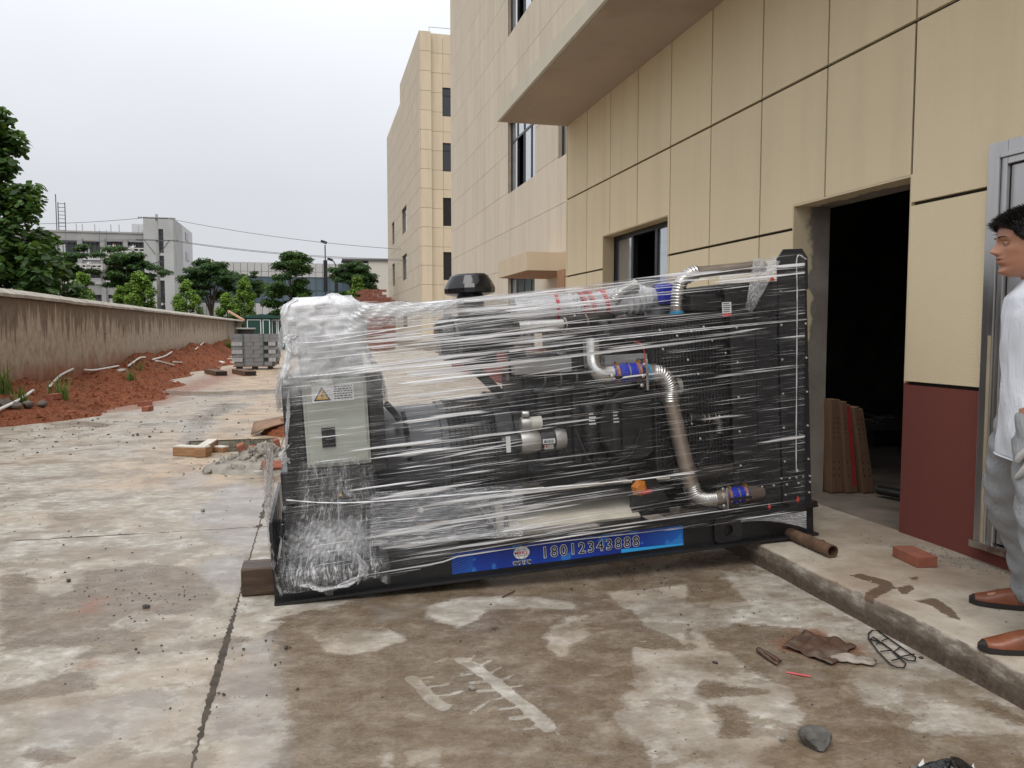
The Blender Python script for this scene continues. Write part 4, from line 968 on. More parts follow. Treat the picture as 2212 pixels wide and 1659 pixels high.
def ring(r0, n=40, w=.0016, ex=1.0):
    m = MB(); pts = [(math.cos(2*math.pi*k/n)*r0*ex, 0, math.sin(2*math.pi*k/n)*r0) for k in range(n+1)]
    m.tube(pts, w, 5, cap=False); return m
er = ring(.045); 
for ex in (.45,): er.tube([(math.cos(2*math.pi*k/30)*.045*ex, 0, math.sin(2*math.pi*k/30)*.045) for k in range(31)], .0011, 5)
er.tube([(-.040,0,.020),(.040,0,.020)], .0011, 5); er.tube([(-.040,0,-.020),(.040,0,-.020)], .0011, 5); ero = er.build('emblem_lines', INKB, lgo)
em = MB().box(-.041, .041, -.0035, -.0012, -.014, .014).build('emblem_plate', INKW, lgo); 
for k_, ch in enumerate('MBKL'): text(ch, .029, (-.0285+.019*k_, -.0042, 0), INKR, lgo, 'emblem_letter', .0004)
for k_, ch in enumerate('明邦科联'):
    text(ch, .022, (-.313+.0255*k_, -.0040, -.040), INKW, ban, 'character_outline', .0016); text(ch, .022, (-.313+.0255*k_, -.0055, -.040), INKB, ban, 'character')
# ---- base tank and end box
gp(MB().box(.06, 1.10, .10, .95, .182, .44), 'fuel_tank', SATIN, bev=.012)
m = MB(); m.tube(bez([(.72,.09,.36),(.70,.085,.33),(.74,.085,.30),(.88,.085,.30),(.91,.085,.24)], 16), .004, 6); gp(m, 'fuel_line', COPPER)
gp(MB().lathe((.74,.095,.37), [(.016,0),(.016,.02),(.01,.025)], 12, (0,-1,0)), 'drain_plug', BOLT)
gp(MB().box(.52, .9, .085, .099, .20, .215), 'tank_strip', ALU)
gp(MB().bar((1.02,.08,.40), (1.16,.07,.19), .012), 'stay_rod', ALU)
gp(MB().box(1.13, 1.17, .085, .10, .19, .37), 'stay_plate', simple('cream_board', (.76,.70,.58), .8, var=.15))
CB = bpy.data.materials['cream_board']
gp(MB().obox((1.56, .30, .25), (.82, .30, .014), (R(26), 0, 0)), 'packing_board', CB); gp(MB().obox((1.42, .84, .33), (.62, .16, .016), (R(40), 0, 0)), 'packing_board', CB)
# ---- alternator with terminal box and controls
gp(MB().lathe((.50,.52,.62), [(.02,0),(.20,.0),(.245,.03),(.25,.06),(.25,.40),(.262,.405),(.262,.44)], 40, (1,0,0)), 'alternator', GREYB, smooth=35)
gp(MB().box(.60, .66, .30, .74, .30, .42), 'alternator_foot', BLACK); gp(MB().box(.84, .90, .30, .74, .30, .42), 'alternator_foot', BLACK)
m = MB()
for k in range(9): m.tube([(.945+.03*k, .52+.272*math.cos(t), .615+.272*math.sin(t)) for t in np.linspace(0, 2*math.pi, 49)], .0035, 5, cap=False)
for k in range(96): t = 2*math.pi*k/96; m.tube([(.945, .52+.272*math.cos(t), .615+.272*math.sin(t)), (1.186, .52+.272*math.cos(t), .615+.272*math.sin(t))], .0032, 4, cap=False)
tag(gp(m, 'mesh_guard', BLACKM), kind='stuff')
gp(MB().lathe((.94,.52,.615), [(.18,0),(.21,.01),(.21,.24)], 32, (1,0,0)), 'fan', DARKSTEEL, smooth=35)
gp(MB().lathe((1.187,.52,.61), [(.28,0),(.305,.01),(.305,.10),(.27,.12),(.27,.17)], 40, (1,0,0)), 'flywheel_housing', BLACK, smooth=35)
gp(MB().tube(bez([(.70,.28,.86),(.71,.262,.80),(.715,.255,.72),(.72,.258,.60)], 8), .014, 6), 'lifting_strap', RUBBER)
hnd = MB().tube(bez([(.60,.10,.93),(.64,.12,.88),(.665,.2,.84),(.67,.30,.84)], 12), .017, 8); gp(hnd, 'cable_conduit', RUBBER, True)
gp(MB().box(.07, .52, .06, .70, .47, .635), 'terminal_box', SATIN, bev=.006)
gp(MB().box(.105, .195, .05, .55, .62, 1.09), 'panel_frame', SATIN, bev=.004); gp(MB().box(.512, .585, .05, .55, .60, 1.09), 'panel_frame', SATIN, bev=.004)
cbx = gp(MB().box(.20, .508, .04, .34, .645, 1.075), 'breaker_box', PANELG, bev=.006)
MB().box(.213, .495, .030, .0395, .66, 1.06).build('breaker_door', PANELG, cbx, bev=.003)
sw = MB().box(.278, .342, .020, .0295, .745, .84).build('breaker_window', simple('breaker_black', (.012,.012,.014), .25), cbx, bev=.002)
MB().box(.292, .328, .008, .0195, .765, .80).build('toggle', RUBBER, sw, bev=.003)
lab = MB().box(.245, .445, .0275, .0295, .965, 1.045).build('warning_label', WHITE, cbx)
YEL = simple('warning_yellow', (.75,.42,.02), .5)
MB().prism([(.252, .972), (.334, .972), (.293, 1.040)], 1, .0262, .0272).build('triangle_edge', INKB, lab); MB().prism([(.264, .9785), (.322, .9785), (.293, 1.027)], 1, .0250, .0260).build('triangle', YEL, lab)
MB().prism([(.297,1.013),(.285,.996),(.292,.996),(.287,.982),(.301,1.000),(.294,1.000),(.302,1.013)], 1, .0240, .0248).build('lightning', INKB, lab)
m = MB()
for k in range(6):
    z = 1.034-k*.0115; x = .35
    while x < .435: L_ = random.uniform(.006, .018); m.box(x, min(x+L_, .437), .0265, .0273, z, z+.005); x += L_+.004
tag(m.build('label_text', INKB, lab), kind='stuff')
MB().prism([(.335,.49),(.36,.49),(.3475,.512)], 1, .055, .0592).build('warning_triangle', YEL, gen)
gp(MB().box(.195, .50, .06, .36, 1.08, 1.425), 'control_panel', simple('panel_light_grey', (.55,.56,.56), .5, var=.05), bev=.008)
# ---- engine
gp(MB().box(1.36, 2.02, .26, .80, .46, 1.02), 'engine_block', BLACKM, bev=.02)
gp(MB().prism([(1.40,.462),(1.98,.462),(1.90,.375),(1.46,.375)], 1, .30, .76), 'oil_sump', BLACKM)
gp(MB().box(1.10, 2.0, .20, .27, .30, .355), 'engine_bearer', BLACK); gp(MB().box(1.10, 2.0, .80, .87, .30, .355), 'engine_bearer', BLACK)
gp(MB().prism([(1.93,.18),(2.16,.18),(2.16,.25),(2.06,.43),(1.97,.43)], 1, .19, .24), 'engine_mount', BLACK); gp(MB().prism([(1.10,.18),(1.22,.18),(1.22,.42),(1.14,.42)], 1, .19, .24), 'engine_mount', BLACK)
for k in range(3): gp(MB().box(1.40+.21*k, 1.585+.21*k, .30, .74, 1.022, 1.12), 'rocker_cover', SATIN, bev=.015)
gp(MB().box(1.62, 2.08, .34, .78, 1.121, 1.29), 'exhaust_manifold', BLACKM, bev=.03); gp(MB().lathe((1.80,.30,1.20), [(.05,0),(.085,.02),(.09,.05),(.06,.09),(.05,.16)], 24, (1,0,0)), 'turbocharger', BLACKM, smooth=40)
gp(MB().box(1.96, 2.24, .28, .78, .36, .56), 'front_gear_case', BLACKM, bev=.02)
gp(MB().box(1.30, 1.62, .20, .27, 1.02, 1.10), 'heat_shield', simple('shield_grey', (.33,.33,.33), .45, .3)); gp(MB().box(1.80, 2.05, .17, .26, .99, 1.09), 'heat_shield', bpy.data.materials['shield_grey'])
for k in range(2):
    x = 1.71+.14*k; gp(MB().lathe((x,.20,.56), [(.045,0),(.052,.02),(.052,.25),(.045,.27),(.03,.28)], 24), 'oil_filter', SATIN, smooth=30)
    for q in range(4): tag(gp(MB().box(x-.022, x-.022+random.uniform(.022,.04), .1465, .1475, .78-.018*q, .787-.018*q), 'filter_print', INKW))
pl = MB(); pl.lathe((1.95,.16,.70), [(.02,0),(.19,0),(.20,.01),(.20,.025),(.185,.035),(.03,.04)], 40, (0,1,0)); gp(pl, 'timing_cover', BLACKM, smooth=35)
for k in range(5): gp(MB().box(1.42+.1*k, 1.47+.1*k, .215, .259, .50, .95), 'block_rib', BLACKM, bev=.01)
gp(MB().tube([(1.40,.20,.93),(1.96,.20,.93)], .012, 8), 'fuel_rail', DARKSTEEL)
for k in range(6): gp(MB().tube(bez([(1.45+.09*k,.20,.93),(1.46+.09*k,.17,.98),(1.47+.09*k,.22,1.03)], 6), .006, 6), 'injector_pipe', DARKSTEEL)
m = MB().tube(bez([(1.62,.18,.70),(1.68,.12,.52),(1.80,.12,.44),(1.98,.14,.40)], 16), .007, 6); gp(m, 'battery_cable', RUBBER, True)
m = MB().tube(bez([(1.80,.15,.50),(1.92,.13,.55),(1.98,.13,.68)], 12), .006, 6); gp(m, 'battery_cable', RUBBER, True)
# starter motor
st = gp(MB().lathe((1.19,.15,.665), [(.02,0),(.05,.0),(.055,.015),(.055,.09),(.035,.092)], 24, (1,0,0)), 'starter_motor', SATIN, smooth=35)
MB().lathe((1.285,.15,.665), [(.04,0),(.062,.01),(.068,.05),(.06,.10),(.055,.115)], 24, (1,0,0)).build('starter_nose', ALU, st, smooth=35)
MB().lathe((1.40,.15,.665), [(.052,0),(.054,.002),(.054,.085)], 24, (1,0,0)).build('starter_body', SATIN, st, smooth=35)
MB().lathe((1.486,.15,.665), [(.055,0),(.056,.03),(.050,.06),(.02,.068)], 24, (1,0,0)).build('starter_cap', ALU, st, smooth=35)
MB().lathe((1.30,.13,.765), [(.03,0),(.036,.01),(.036,.05)], 20, (1,0,0)).build('solenoid_base', ALU, st, smooth=35); MB().lathe((1.352,.13,.765), [(.033,0),(.034,.06)], 20, (1,0,0)).build('solenoid', simple('pale_zinc', (.62,.62,.55), .4), st, smooth=35)
MB().lathe((1.305,.115,.82), [(.014,0),(.017,.005),(.017,.035),(.012,.04)], 14, (1,0,-.1)).build('hose_clip', STEEL, st, smooth=35)
lb_ = MB().box(1.408, 1.475, .0935, .0955, .652, .678).build('barcode_label', WHITE, st)
m = MB(); x = 1.414
while x < 1.466: w_ = random.choice((.0012, .002, .003)); m.box(x, x+w_, .0925, .0934, .656, .671); x += w_+random.choice((.0012, .002))
m.build('barcode', INKB, lb_)
pt = MB().box(1.415, 1.465, .0945, .0958, .622, .647).build('rating_plate', ALU, st); MB().lathe((1.427,.0938,.638), [(.001,0),(.006,0),(.006,.0005)], 14, (0,-1,0)).build('plate_mark', INKR, pt)
MB().box(1.208, 1.232, .0935, .0948, .625, .71).build('starter_tag', WHITE, st)
# cut-off switch
orx = gl(1383, 1055, .10); osw = gp(MB().lathe((orx[0], .12, orx[2]), [(.048,0),(.05,.006),(.032,.03),(.026,.034)], 6, (0,-1,0)), 'isolator_switch', ORANGE, bev=.003)
MB().obox((orx[0]+.028, .078, orx[2]-.018), (.062, .014, .018), (0, R(-8), 0)).build('switch_lever', REDPL, osw, bev=.003)
# charging alternator
m = MB().lathe((2.105,.14,.90), [(.03,0),(.06,.005),(.066,.02),(.066,.05),(.05,.06)], 24, (1,0,0)); ca = gp(m, 'charging_alternator', ALU, smooth=35)
MB().lathe((2.166,.14,.90), [(.062,0),(.064,.012)], 24, (1,0,0)).build('band', RUBBER, ca); MB().lathe((2.18,.14,.90), [(.062,0),(.055,.04),(.02,.045)], 24, (1,0,0)).build('end_cap', ALU, ca, smooth=35)
# ---- air intake
a0 = Vector(gl(945, 737, .30)); a1 = Vector(gl(1122, 706, .30)); ad = (a1-a0).normalized(); L_ = (a1-a0).length
af = gp(MB().lathe(a0, [(.02,0),(.085,.0),(.112,.02),(.118,.05),(.118,.08),(.112,.085),(.112,L_-.10),(.10,L_-.05),(.05,L_-.01)], 36, ad), 'air_filter', SATIN, smooth=35)
MB().lathe(a0+ad*.085, [(.113,0),(.119,.004),(.119,.02),(.113,.024)], 36, ad).build('filter_band', DARKSTEEL, af)
cp_ = gl(1015, 630, .45); cz = cp_[2]
cap = gp(MB().lathe((cp_[0], .45, cz-.012), [(.06,-.02),(.135,0),(.142,.006),(.142,.03),(.128,.062),(.105,.098),(.096,.104),(.09,.108),(.02,.110)], 16), 'rain_cap', simple('cap_black', (.010,.010,.011), .12, var=.2), smooth=20)
MB().lathe((cp_[0], .45, cz-.15), [(.07,0),(.075,.02),(.075,.13)], 28).build('cap_stem', SATIN, cap, smooth=35)
gp(MB().tube(bez([(cp_[0],.45,cz-.14),(cp_[0]+.01,.44,cz-.24),(cp_[0]+.03,.38,cz-.32)], 10), [.085,.10,.11,.115,.115,.115,.115,.115,.115,.11,.10], 24), 'intake_elbow', SATIN, True)
i0, i1, i2 = Vector(gl(1120, 708, .30)), Vector(gl(1215, 702, .30)), Vector(gl(1300, 690, .34))
gp(MB().tube([i0, i1], .037, 20), 'intake_pipe', STEEL, 35); gp(MB().tube(bez([i1, (i1+i2)/2+Vector((0,0,-.004)), i2, i2+Vector((.08,.10,.0))], 12), .042, 20), 'intake_hose', RUBBER, 35)
for t in (.02, .55): 
    p = i1.lerp(i2, t); d = (i2-i1).normalized(); gp(MB().lathe(p-d*.005, [(.040,0),(.0455,.001),(.0455,.011),(.040,.012)], 20, d), 'hose_clamp', STEEL)
br0, br1 = Vector(gl(1008, 780, .34)), Vector(gl(1085, 855, .34)); gp(MB().bar(br0, br1, .03, .05), 'filter_strut', BLACK); gp(MB().box(br0[0]-.02, br0[0]+.16, .30, .40, br0[2]-.02, br0[2]+.045), 'filter_bracket', BLACK); gp(MB().box(1.30, 1.40, .33, .40, .98, 1.16), 'filter_post', BLACK)
# ---- exhaust, wrapped in white film with red tape
e0, e1 = Vector(gl(1105, 672, .42)), Vector(gl(1395, 645, .42)); ed = (e1-e0).normalized(); EL = (e1-e0).length
WRAP = NT('crumpled_white_film'); wn = WRAP.noise(28, 6, .7, WRAP.co((.5,1,1))); WRAP = WRAP.done(WRAP.bsdf(WRAP.ramp(wn, (.3, (.46,.47,.49)), (.7, (.80,.81,.83))), .3, 0, WRAP.bump(wn, .9, .02), .5))
prof = []
for k in range(64):
    t = k/63; r0 = .072+.012*math.sin(t*9)
    if .42 < t < .60 or .82 < t < .97: r0 += .009*(1 if (k % 3) == 0 else -1)
    if k in (0, 63): r0 = .03
    prof.append((r0, t*EL))
ex = gp(MB().lathe(e0, prof, 28, ed), 'exhaust_bellows', WRAP, smooth=50)
for t in (.30, .50, .56, .66): p = e0+ed*EL*t; d = (ed+Vector((0,0,.18 if t != .30 else 0))).normalized(); MB().lathe(p, [(.083,0),(.086,.002),(.086,.016),(.083,.018)], 28, d).build('red_tape', simple('red_tape', (.62,.05,.07), .45) if 'red_tape' not in bpy.data.materials else bpy.data.materials['red_tape'], ex)
gp(MB().tube(bez([e1-ed*.02, e1+ed*.07+Vector((0,.05,-.02)), e1+ed*.11+Vector((0,.1,-.18))], 12), [.07,.07,.068,.066,.066,.066,.066,.066,.066,.066,.066,.066,.066], 22), 'exhaust_elbow', WRAP, True)
def ribbed(path, r, name, mat=STEEL, amp=.0065, per=.011, n=22):
    """corrugated pipe along a smooth path"""
    P = bez(path, 90); L = [0.]
    for a, b in zip(P[:-1], P[1:]): L.append(L[-1]+float(np.linalg.norm(np.array(a)-np.array(b))))
    tot = L[-1]; k = int(tot/per*4); pts, rs = [], []
    for i in range(k+1):
        s = tot*i/k; j = min(max(np.searchsorted(L, s)-1, 0), len(P)-2); t = (s-L[j])/(L[j+1]-L[j]+1e-9); pts.append(tuple(np.array(P[j])*(1-t)+np.array(P[j+1])*t)); rs.append(r+amp*(.5+.5*math.cos(2*math.pi*s/per)))
    return gp(MB().tube(pts, rs, n), name, mat, True)
def G(px, py, y): return gl(px, py, y)
# top hose to the radiator
ribbed([G(1462,662,.2), G(1464,635,.2), G(1470,612,.2)], .034, 'upper_hose', amp=.006, per=.016); gp(MB().tube(bez([G(1468,618,.2), G(1474,606,.2), G(1484,597,.2)], 8), .036, 20), 'upper_hose_joint', STEEL, True); ribbed([G(1482,599,.2), G(1492,592,.2), G(1506,587,.2)], .036, 'upper_hose', amp=.006, per=.016)
gp(MB().tube([G(1505,588,.2), G(1590,580,.2), G(1650,575,.22)], .032, 20), 'upper_pipe', PIPEM, 35); ribbed([G(1325,650,.35), G(1345,630,.35), G(1375,615,.35)], .03, 'breather_hose', amp=.006, per=.014)
gp(MB().tube([G(1462,662,.2), G(1462,705,.2)], .034, 18), 'upper_pipe', PIPEM, 35); gp(MB().lathe(G(1462,672,.2), [(.036,0),(.039,.001),(.039,.016),(.036,.017)], 20, (0,0,-1)), 'blue_tape', simple('cyan_tape', (.03,.30,.55), .5)); gp(MB().obox(G(1474,690,.17), (.018,.018,.07)), 'clamp_bolt', RUBBER, bev=.003)
gp(MB().obox(G(1436,636,.4), (.10,.1,.12)), 'blue_cap', BLUES, bev=.02)
# charge-air line on the near side: elbow, blue coupling, corrugated bends, straight pipe
gp(MB().tube(bez([G(1278,735,.12), G(1279,765,.10), G(1283,795,.07), G(1300,809,.05), G(1330,807,.045)], 20), .047, 24), 'charge_air_elbow', STEEL, 60)
def coupling(p0, p1, r):
    p0, p1 = Vector(p0), Vector(p1); d = (p1-p0).normalized(); L = (p1-p0).length; m = MB(); k = 6; pr = [(r*.7, 0)]
    for i in range(4):
        s = L*i/4; pr += [(r*.95, s+.002), (r*1.04, s+L/8), (r*.95, s+L/4-.002)]
    pr.append((r*.7, L)); co = gp(m.lathe(p0, pr, 28, d), 'silicone_coupling', BLUES, smooth=50)
    for t in (.06, .80): MB().lathe(p0+d*L*t, [(r*1.03,0),(r*1.07,.002),(r*1.07,L*.13),(r*1.03,L*.132)], 28, d).build('clamp', COPPER, co)
    for t in (.12, .50, .86): MB().lathe(p0+d*L*t, [(r*1.06,0),(r*1.085,.001),(r*1.085,.006),(r*1.06,.007)], 28, d).build('wire_ring', STEEL, co)
    for t in (.10, .84): MB().obox(p0+d*L*t+Vector((.006, -.01, r*1.12)), (.014,.03,.014)).build('clamp_screw', simple('brass', (.45,.30,.08), .4, .8) if 'brass' not in bpy.data.materials else bpy.data.materials['brass'], co)
    return co
c1 = coupling(G(1322, 808, .045), G(1385, 802, .045), .050); c2 = coupling(G(1566, 1072, .045), G(1612, 1066, .045), .046)
tb = MB().obox(Vector(G(1352, 812, .045))+Vector((0,-.058,-.004)), (.165,.006,.016), (0, R(2), 0)).build('tie_bar', BLACK, c1)
for px, py in ((1322,812),(1389,812),(1386,832),(1392,786)): gp(MB().lathe(G(px, py, -.014), [(.010,0),(.010,.006),(.005,.007),(.005,.012)], 6, (0,-1,0)), 'bolt', BOLT)
gp(MB().obox(Vector(G(1388, 808, .035)), (.014,.13,.165)), 'flange', STEEL, bev=.003); gp(MB().lathe(G(1396,806,.045), [(.049,0),(.051,.001),(.051,.014),(.049,.015)], 24, (1,0,.03)), 'blue_tape', bpy.data.materials['cyan_tape'])
gp(MB().tube([G(1390,805,.045), G(1412,806,.045)], .0475, 22), 'pipe_stub', PIPEM, 40)
ribbed([G(1408,806,.045), G(1430,812,.045), G(1446,836,.045), G(1448,866,.045)], .047, 'corrugated_bend', amp=.007, per=.0125)
gp(MB().tube([G(1448,862,.045), G(1468,950,.045), G(1494,1052,.045)], .043, 24), 'charge_air_pipe', PIPEM, 40)
ribbed([G(1493,1045,.045), G(1502,1068,.045), G(1520,1078,.045), G(1542,1078,.045)], .043, 'corrugated_bend', amp=.0065, per=.0115)
gp(MB().tube([G(1540,1078,.045), G(1570,1073,.045)], .042, 22), 'pipe_stub', PIPEM, 40); gp(MB().tube([G(1608,1067,.045), G(1640,1064,.10)], .042, 22), 'pipe_stub', PIPEM, 40)
tb = MB().obox(Vector(G(1590, 1072, .045))+Vector((0,-.054,0)), (.13,.006,.014)).build('tie_bar', BLACK, c2); gp(MB().obox(Vector(G(1562, 1074, .04)), (.012,.11,.13)), 'flange', STEEL, bev=.003)
for px, py in ((1561,1056),(1563,1074),(1563,1092),(1614,1068)): gp(MB().lathe(G(px, py, -.012), [(.009,0),(.009,.006),(.0045,.007),(.0045,.011)], 6, (0,-1,0)), 'bolt', BOLT)
# lower water hose
ribbed([G(1492,902,.10), G(1520,904,.10), G(1534,906,.10)], .026, 'water_hose', RUBBER, .003, .02); 
for px in (1487, 1516, 1526, 1541): gp(MB().lathe(G(px, 903, .10), [(.027,0),(.032,.001),(.032,.007),(.027,.008)], 20, (1,0,0)), 'hose_clamp', STEEL)
ribbed([G(1540,905,.10), G(1552,915,.10), G(1553,935,.10)], .022, 'water_hose', DARKSTEEL, .005, .012)
m = MB().tube(bez([G(1535,925,.12), G(1532,970,.12), G(1505,1010,.12)], 14), .012, 8); gp(m, 'rubber_hose', RUBBER, True)
# red packing strap on the engine
m = MB().tube(bez([G(1368,738,.02), G(1384,742,.0), G(1392,760,-.01), G(1393,785,-.02)], 14), .008, 6, flat=.3); gp(m, 'red_strap', bpy.data.materials['red_tape'])
# ---- radiator
gp(MB().box(2.06, 2.52, .12, .93, .44, 1.30), 'fan_shroud', BLACKM, bev=.01)
m = MB()
for k in range(22): x = 2.075+.02*k; m.box(x, x+.006, .108, .118, .46, 1.28)
for k in range(34): z = .47+.024*k; m.box(2.07, 2.51, .1085, .1175, z, z+.005)
tag(gp(m, 'fan_guard_mesh', SATIN), kind='stuff')
gp(MB().box(2.525, 2.80, .075, .97, .182, 1.40), 'radiator_core', SATIN, bev=.004); gp(MB().box(2.804, 2.985, .062, .98, .182, 1.452), 'radiator_frame', SATIN, bev=.003)
gp(MB().box(2.45, 2.803, .09, .96, 1.401, 1.45), 'radiator_top_tank', SATIN, bev=.008); gp(MB().box(2.30, 2.5, .12, .93, 1.31, 1.40), 'shroud_top', BLACKM, bev=.01)
gp(MB().box(2.47, 2.7945, .056, .0605, 1.30, 1.452), 'top_plate', SATIN); gp(MB().prism([(2.795,1.40),(2.985,1.40),(2.985,1.578),(2.952,1.626),(2.835,1.626),(2.795,1.575)], 1, .050, .061), 'lifting_tab', SATIN)
gp(MB().box(2.50, 2.53, .062, .0745, .184, 1.38), 'panel_seam', BLACKM); gp(MB().box(2.66, 2.665, .070, .0745, .184, 1.38), 'panel_seam', BLACKM)
bl = []
for z in np.linspace(.24, 1.40, 7): bl += [(2.968, z), (2.815, z), (2.545, z)]
for x in np.linspace(2.60, 2.975, 6): bl += [(x, 1.435), (x, .30)]
for x in np.linspace(2.80, 2.975, 5): bl += [(x, .335), (x, 1.42)]
for k in range(16): bl.append((random.uniform(2.08, 2.5), random.uniform(.5, 1.28)))
bmesh_ = MB().lathe((0,0,0), [(.007,0),(.007,.005),(.004,.006),(.004,.009)], 6, (0,-1,0)).mesh('bolt')
for (x, z) in bl:
    o = put('bolt', bmesh_, BOLT, gen); o.location = (x, .061 if x > 2.8 else .074 if x > 2.52 else .106, z)
lb2 = gp(MB().box(2.45, 2.505, .098, .1, 1.28, 1.35), 'service_label', WHITE); lb2.location.y = -.047
m = MB()
for k in range(5): m.box(2.456, 2.456+random.uniform(.02, .044), .0972, .0979, 1.34-.011*k, 1.344-.011*k)
m.build('label_print', INKB, lb2); MB().box(2.45, 2.505, .0968, .0979, 1.272, 1.29).build('label_edge', REDPL, lb2)
for px, py, s in ((1672, 602, .016), (1666, 1096, .013), (1728, 1080, .013)):
    x, _, z = gl(px, py, .03); gp(MB().lathe((x, .05, z-.01), [(s*.75,0),(s*.75,.006),(s*.2,s*2),(.001,s*2.2)], 10), 'red_plug', REDPL)
gp(MB().box(2.80, 2.98, .0, .10, .181, .20), 'foot_plate', BLACK)
# ---- wooden beam behind the rail, roller pipe under the raised end
WOOD = NT('wet_timber'); wg = WOOD.noise(1.0, 6, .65, WOOD.co((2, 26, 26))); WOOD = WOOD.done(WOOD.bsdf(WOOD.ramp(wg, (.3, (.022,.013,.008)), (.5, (.06,.035,.02)), (.75, (.17,.105,.06))), .45, 0, WOOD.bump(wg, .5, .01)))
bm_ = MB().box(0, 1.1, 0, .16, 0, .142); bo = bm_.build('timber_beam', WOOD, bev=.008); bo.location = (-.372, 4.10, .002); tag(bo, 'dark wet timber beam poking out under the generator', 'timber')
RUST = simple('rusty_steel', (.14,.082,.05), .75, .2, var=.4, nscale=14, bump=.6, bscale=70, dirt=(.05,.035,.025))
pe = onZ(1800, 1207, PZ); m = MB()
ro = []; PR = .034
v0, v1 = Vector((pe[0], 3.60, 0)), Vector((pe[0]-.02, 5.02, 0))
m.tube([v0, v1], PR, 24, cap=False); m.tube([v1+Vector((0,0,0)), v0], PR-.006, 24, cap=False)
n = 24
for (b0, b1) in ((0, 24*3), (24, 24*2)):
    for k in range(n): pass
pi_ = m.build('roller_pipe', RUST, smooth=40, fix=False); pi_.location = (0, 0, PZ+PR+.003); tag(pi_, 'rusty steel pipe used as roller under the raised generator end', 'pipe')
mr = MB(); nn = 24
ring_v = [(v0.x+r0*math.cos(2*math.pi*k/nn), v0.y, r0*math.sin(2*math.pi*k/nn)) for r0 in (PR, PR-.006) for k in range(nn)]
mr.add(ring_v, [(k, (k+1) % nn, nn+(k+1) % nn, nn+k) for k in range(nn)]); mr.build('pipe_rim', RUST, pi_)
for yy in (.10, .22): MB().tube([(pe[0]+(PR+.0015)*math.cos(t)-.0014*yy, 3.6+yy, (PR+.0015)*math.sin(t)) for t in np.linspace(0, 2*math.pi, 25)], .003, 5, cap=False).build('weld_bead', RUST, pi_)
# ================================================================== STRETCH FILM round the generator
def film_mat(name, mode, base=.05, gain=1.0, fine=1.0, gloss=.4):
    """clear plastic: nearly transparent where single, milky where it is gathered into strands or creased"""
    T = NT(name); fu, fv, dn = T.attr('fu'), T.attr('fv'), T.attr('dn')
    cm = T.n('CombineXYZ'); T.l(fu, cm.inputs[0]); T.l(fv, cm.inputs[1]); v = cm.outputs[0]
    def mp(sx, sy): q = T.n('Mapping'); q.inputs['Scale'].default_value = (sx, sy, 1); T.l(v, q.inputs[0]); return q.outputs[0]
    if mode == 'streak':
        a = T.noise(1, 3, .55, mp(.9, 46)); b = T.noise(1, 2, .5, mp(1.6, 150)); c = T.noise(1, 3, .5, mp(1.3, 9)); d = T.noise(1, 2, .5, mp(3.2, 330))
        thr = T.math('SUBTRACT', .66, T.math('MULTIPLY', dn, .17))
        s1 = T.rng(T.math('SUBTRACT', a, thr), .0, .045); s2 = T.rng(T.math('SUBTRACT', b, T.math('SUBTRACT', .665, T.math('MULTIPLY', dn, .11))), 0, .05); s3 = T.rng(T.math('SUBTRACT', d, .63), 0, .05)
        soft = T.math('ADD', T.rng(c, .44, .72, 0, .26), T.rng(T.noise(1, 3, .5, mp(.8, 24)), .50, .70, 0, .16))
        al = T.math('MAXIMUM', T.math('MULTIPLY', s1, .92), T.math('MULTIPLY', s2, .72*fine)); al = T.math('MAXIMUM', al, T.math('MULTIPLY', s3, .34*fine))
        al = T.math('ADD', al, T.math('MULTIPLY', soft, T.math('MULTIPLY', dn, dn))); al = T.math('ADD', T.math('MULTIPLY', al, gain), base, clamp=True); hgt_ = T.math('ADD', a, T.math('MULTIPLY', b, .4)); bs = .9
    else:
        sx, sy = (15, 2.2) if mode == 'hang' else (6, 8)
        a = T.noise(1, 4, .58, mp(sx, sy), dist=.6); b = T.noise(1, 3, .55, mp(sx*2.6, sy*1.6), dist=.8); c = T.noise(1, 4, .6, mp(3, 3))
        r1 = T.rng(T.math('ABSOLUTE', T.math('SUBTRACT', a, .5)), .042, .0); r2 = T.rng(T.math('ABSOLUTE', T.math('SUBTRACT', b, .5)), .06, .0)
        al = T.math('MAXIMUM', T.math('MULTIPLY', r1, .80), T.math('MULTIPLY', r2, .22)); al = T.math('ADD', al, T.rng(c, .35, .7, 0, .35))
        al = T.math('ADD', T.math('MULTIPLY', al, T.math('MULTIPLY', dn, gain)), T.math('MULTIPLY', dn, base), clamp=True); hgt_ = T.math('ADD', a, T.math('MULTIPLY', b, .25)); bs = .55
    q = T.n('Bump'); q.inputs['Strength'].default_value = bs; q.inputs['Distance'].default_value = .02; T.l(hgt_, q.inputs['Height'])
    p = T.bsdf((.93,.94,.96), .22, 0, q.outputs[0], .5)
    tl = T.n('BsdfTranslucent'); tl.inputs[0].default_value = (.95,.96,.98,1); ms = T.n('MixShader'); ms.inputs[0].default_value = .18; T.l(p, ms.inputs[1]); T.l(tl.outputs[0], ms.inputs[2])
    tr = T.n('BsdfTransparent'); m2 = T.n('MixShader'); T.l(al, m2.inputs[0]); T.l(tr.outputs[0], m2.inputs[1]); T.l(ms.outputs[0], m2.inputs[2])
    fz = T.n('Fresnel'); fz.inputs['IOR'].default_value = 1.40; T.l(q.outputs[0], fz.inputs['Normal']); gl_ = T.n('BsdfGlossy'); gl_.inputs['Roughness'].default_value = .12; gl_.inputs['Color'].default_value = (.95,.97,1,1); T.l(q.outputs[0], gl_.inputs['Normal'])
    m3 = T.n('MixShader'); T.l(T.math('MULTIPLY', fz.outputs[0], gloss), m3.inputs[0]); T.l(m2.outputs[0], m3.inputs[1]); T.l(gl_.outputs[0], m3.inputs[2])
    return T.done(m3.outputs[0])
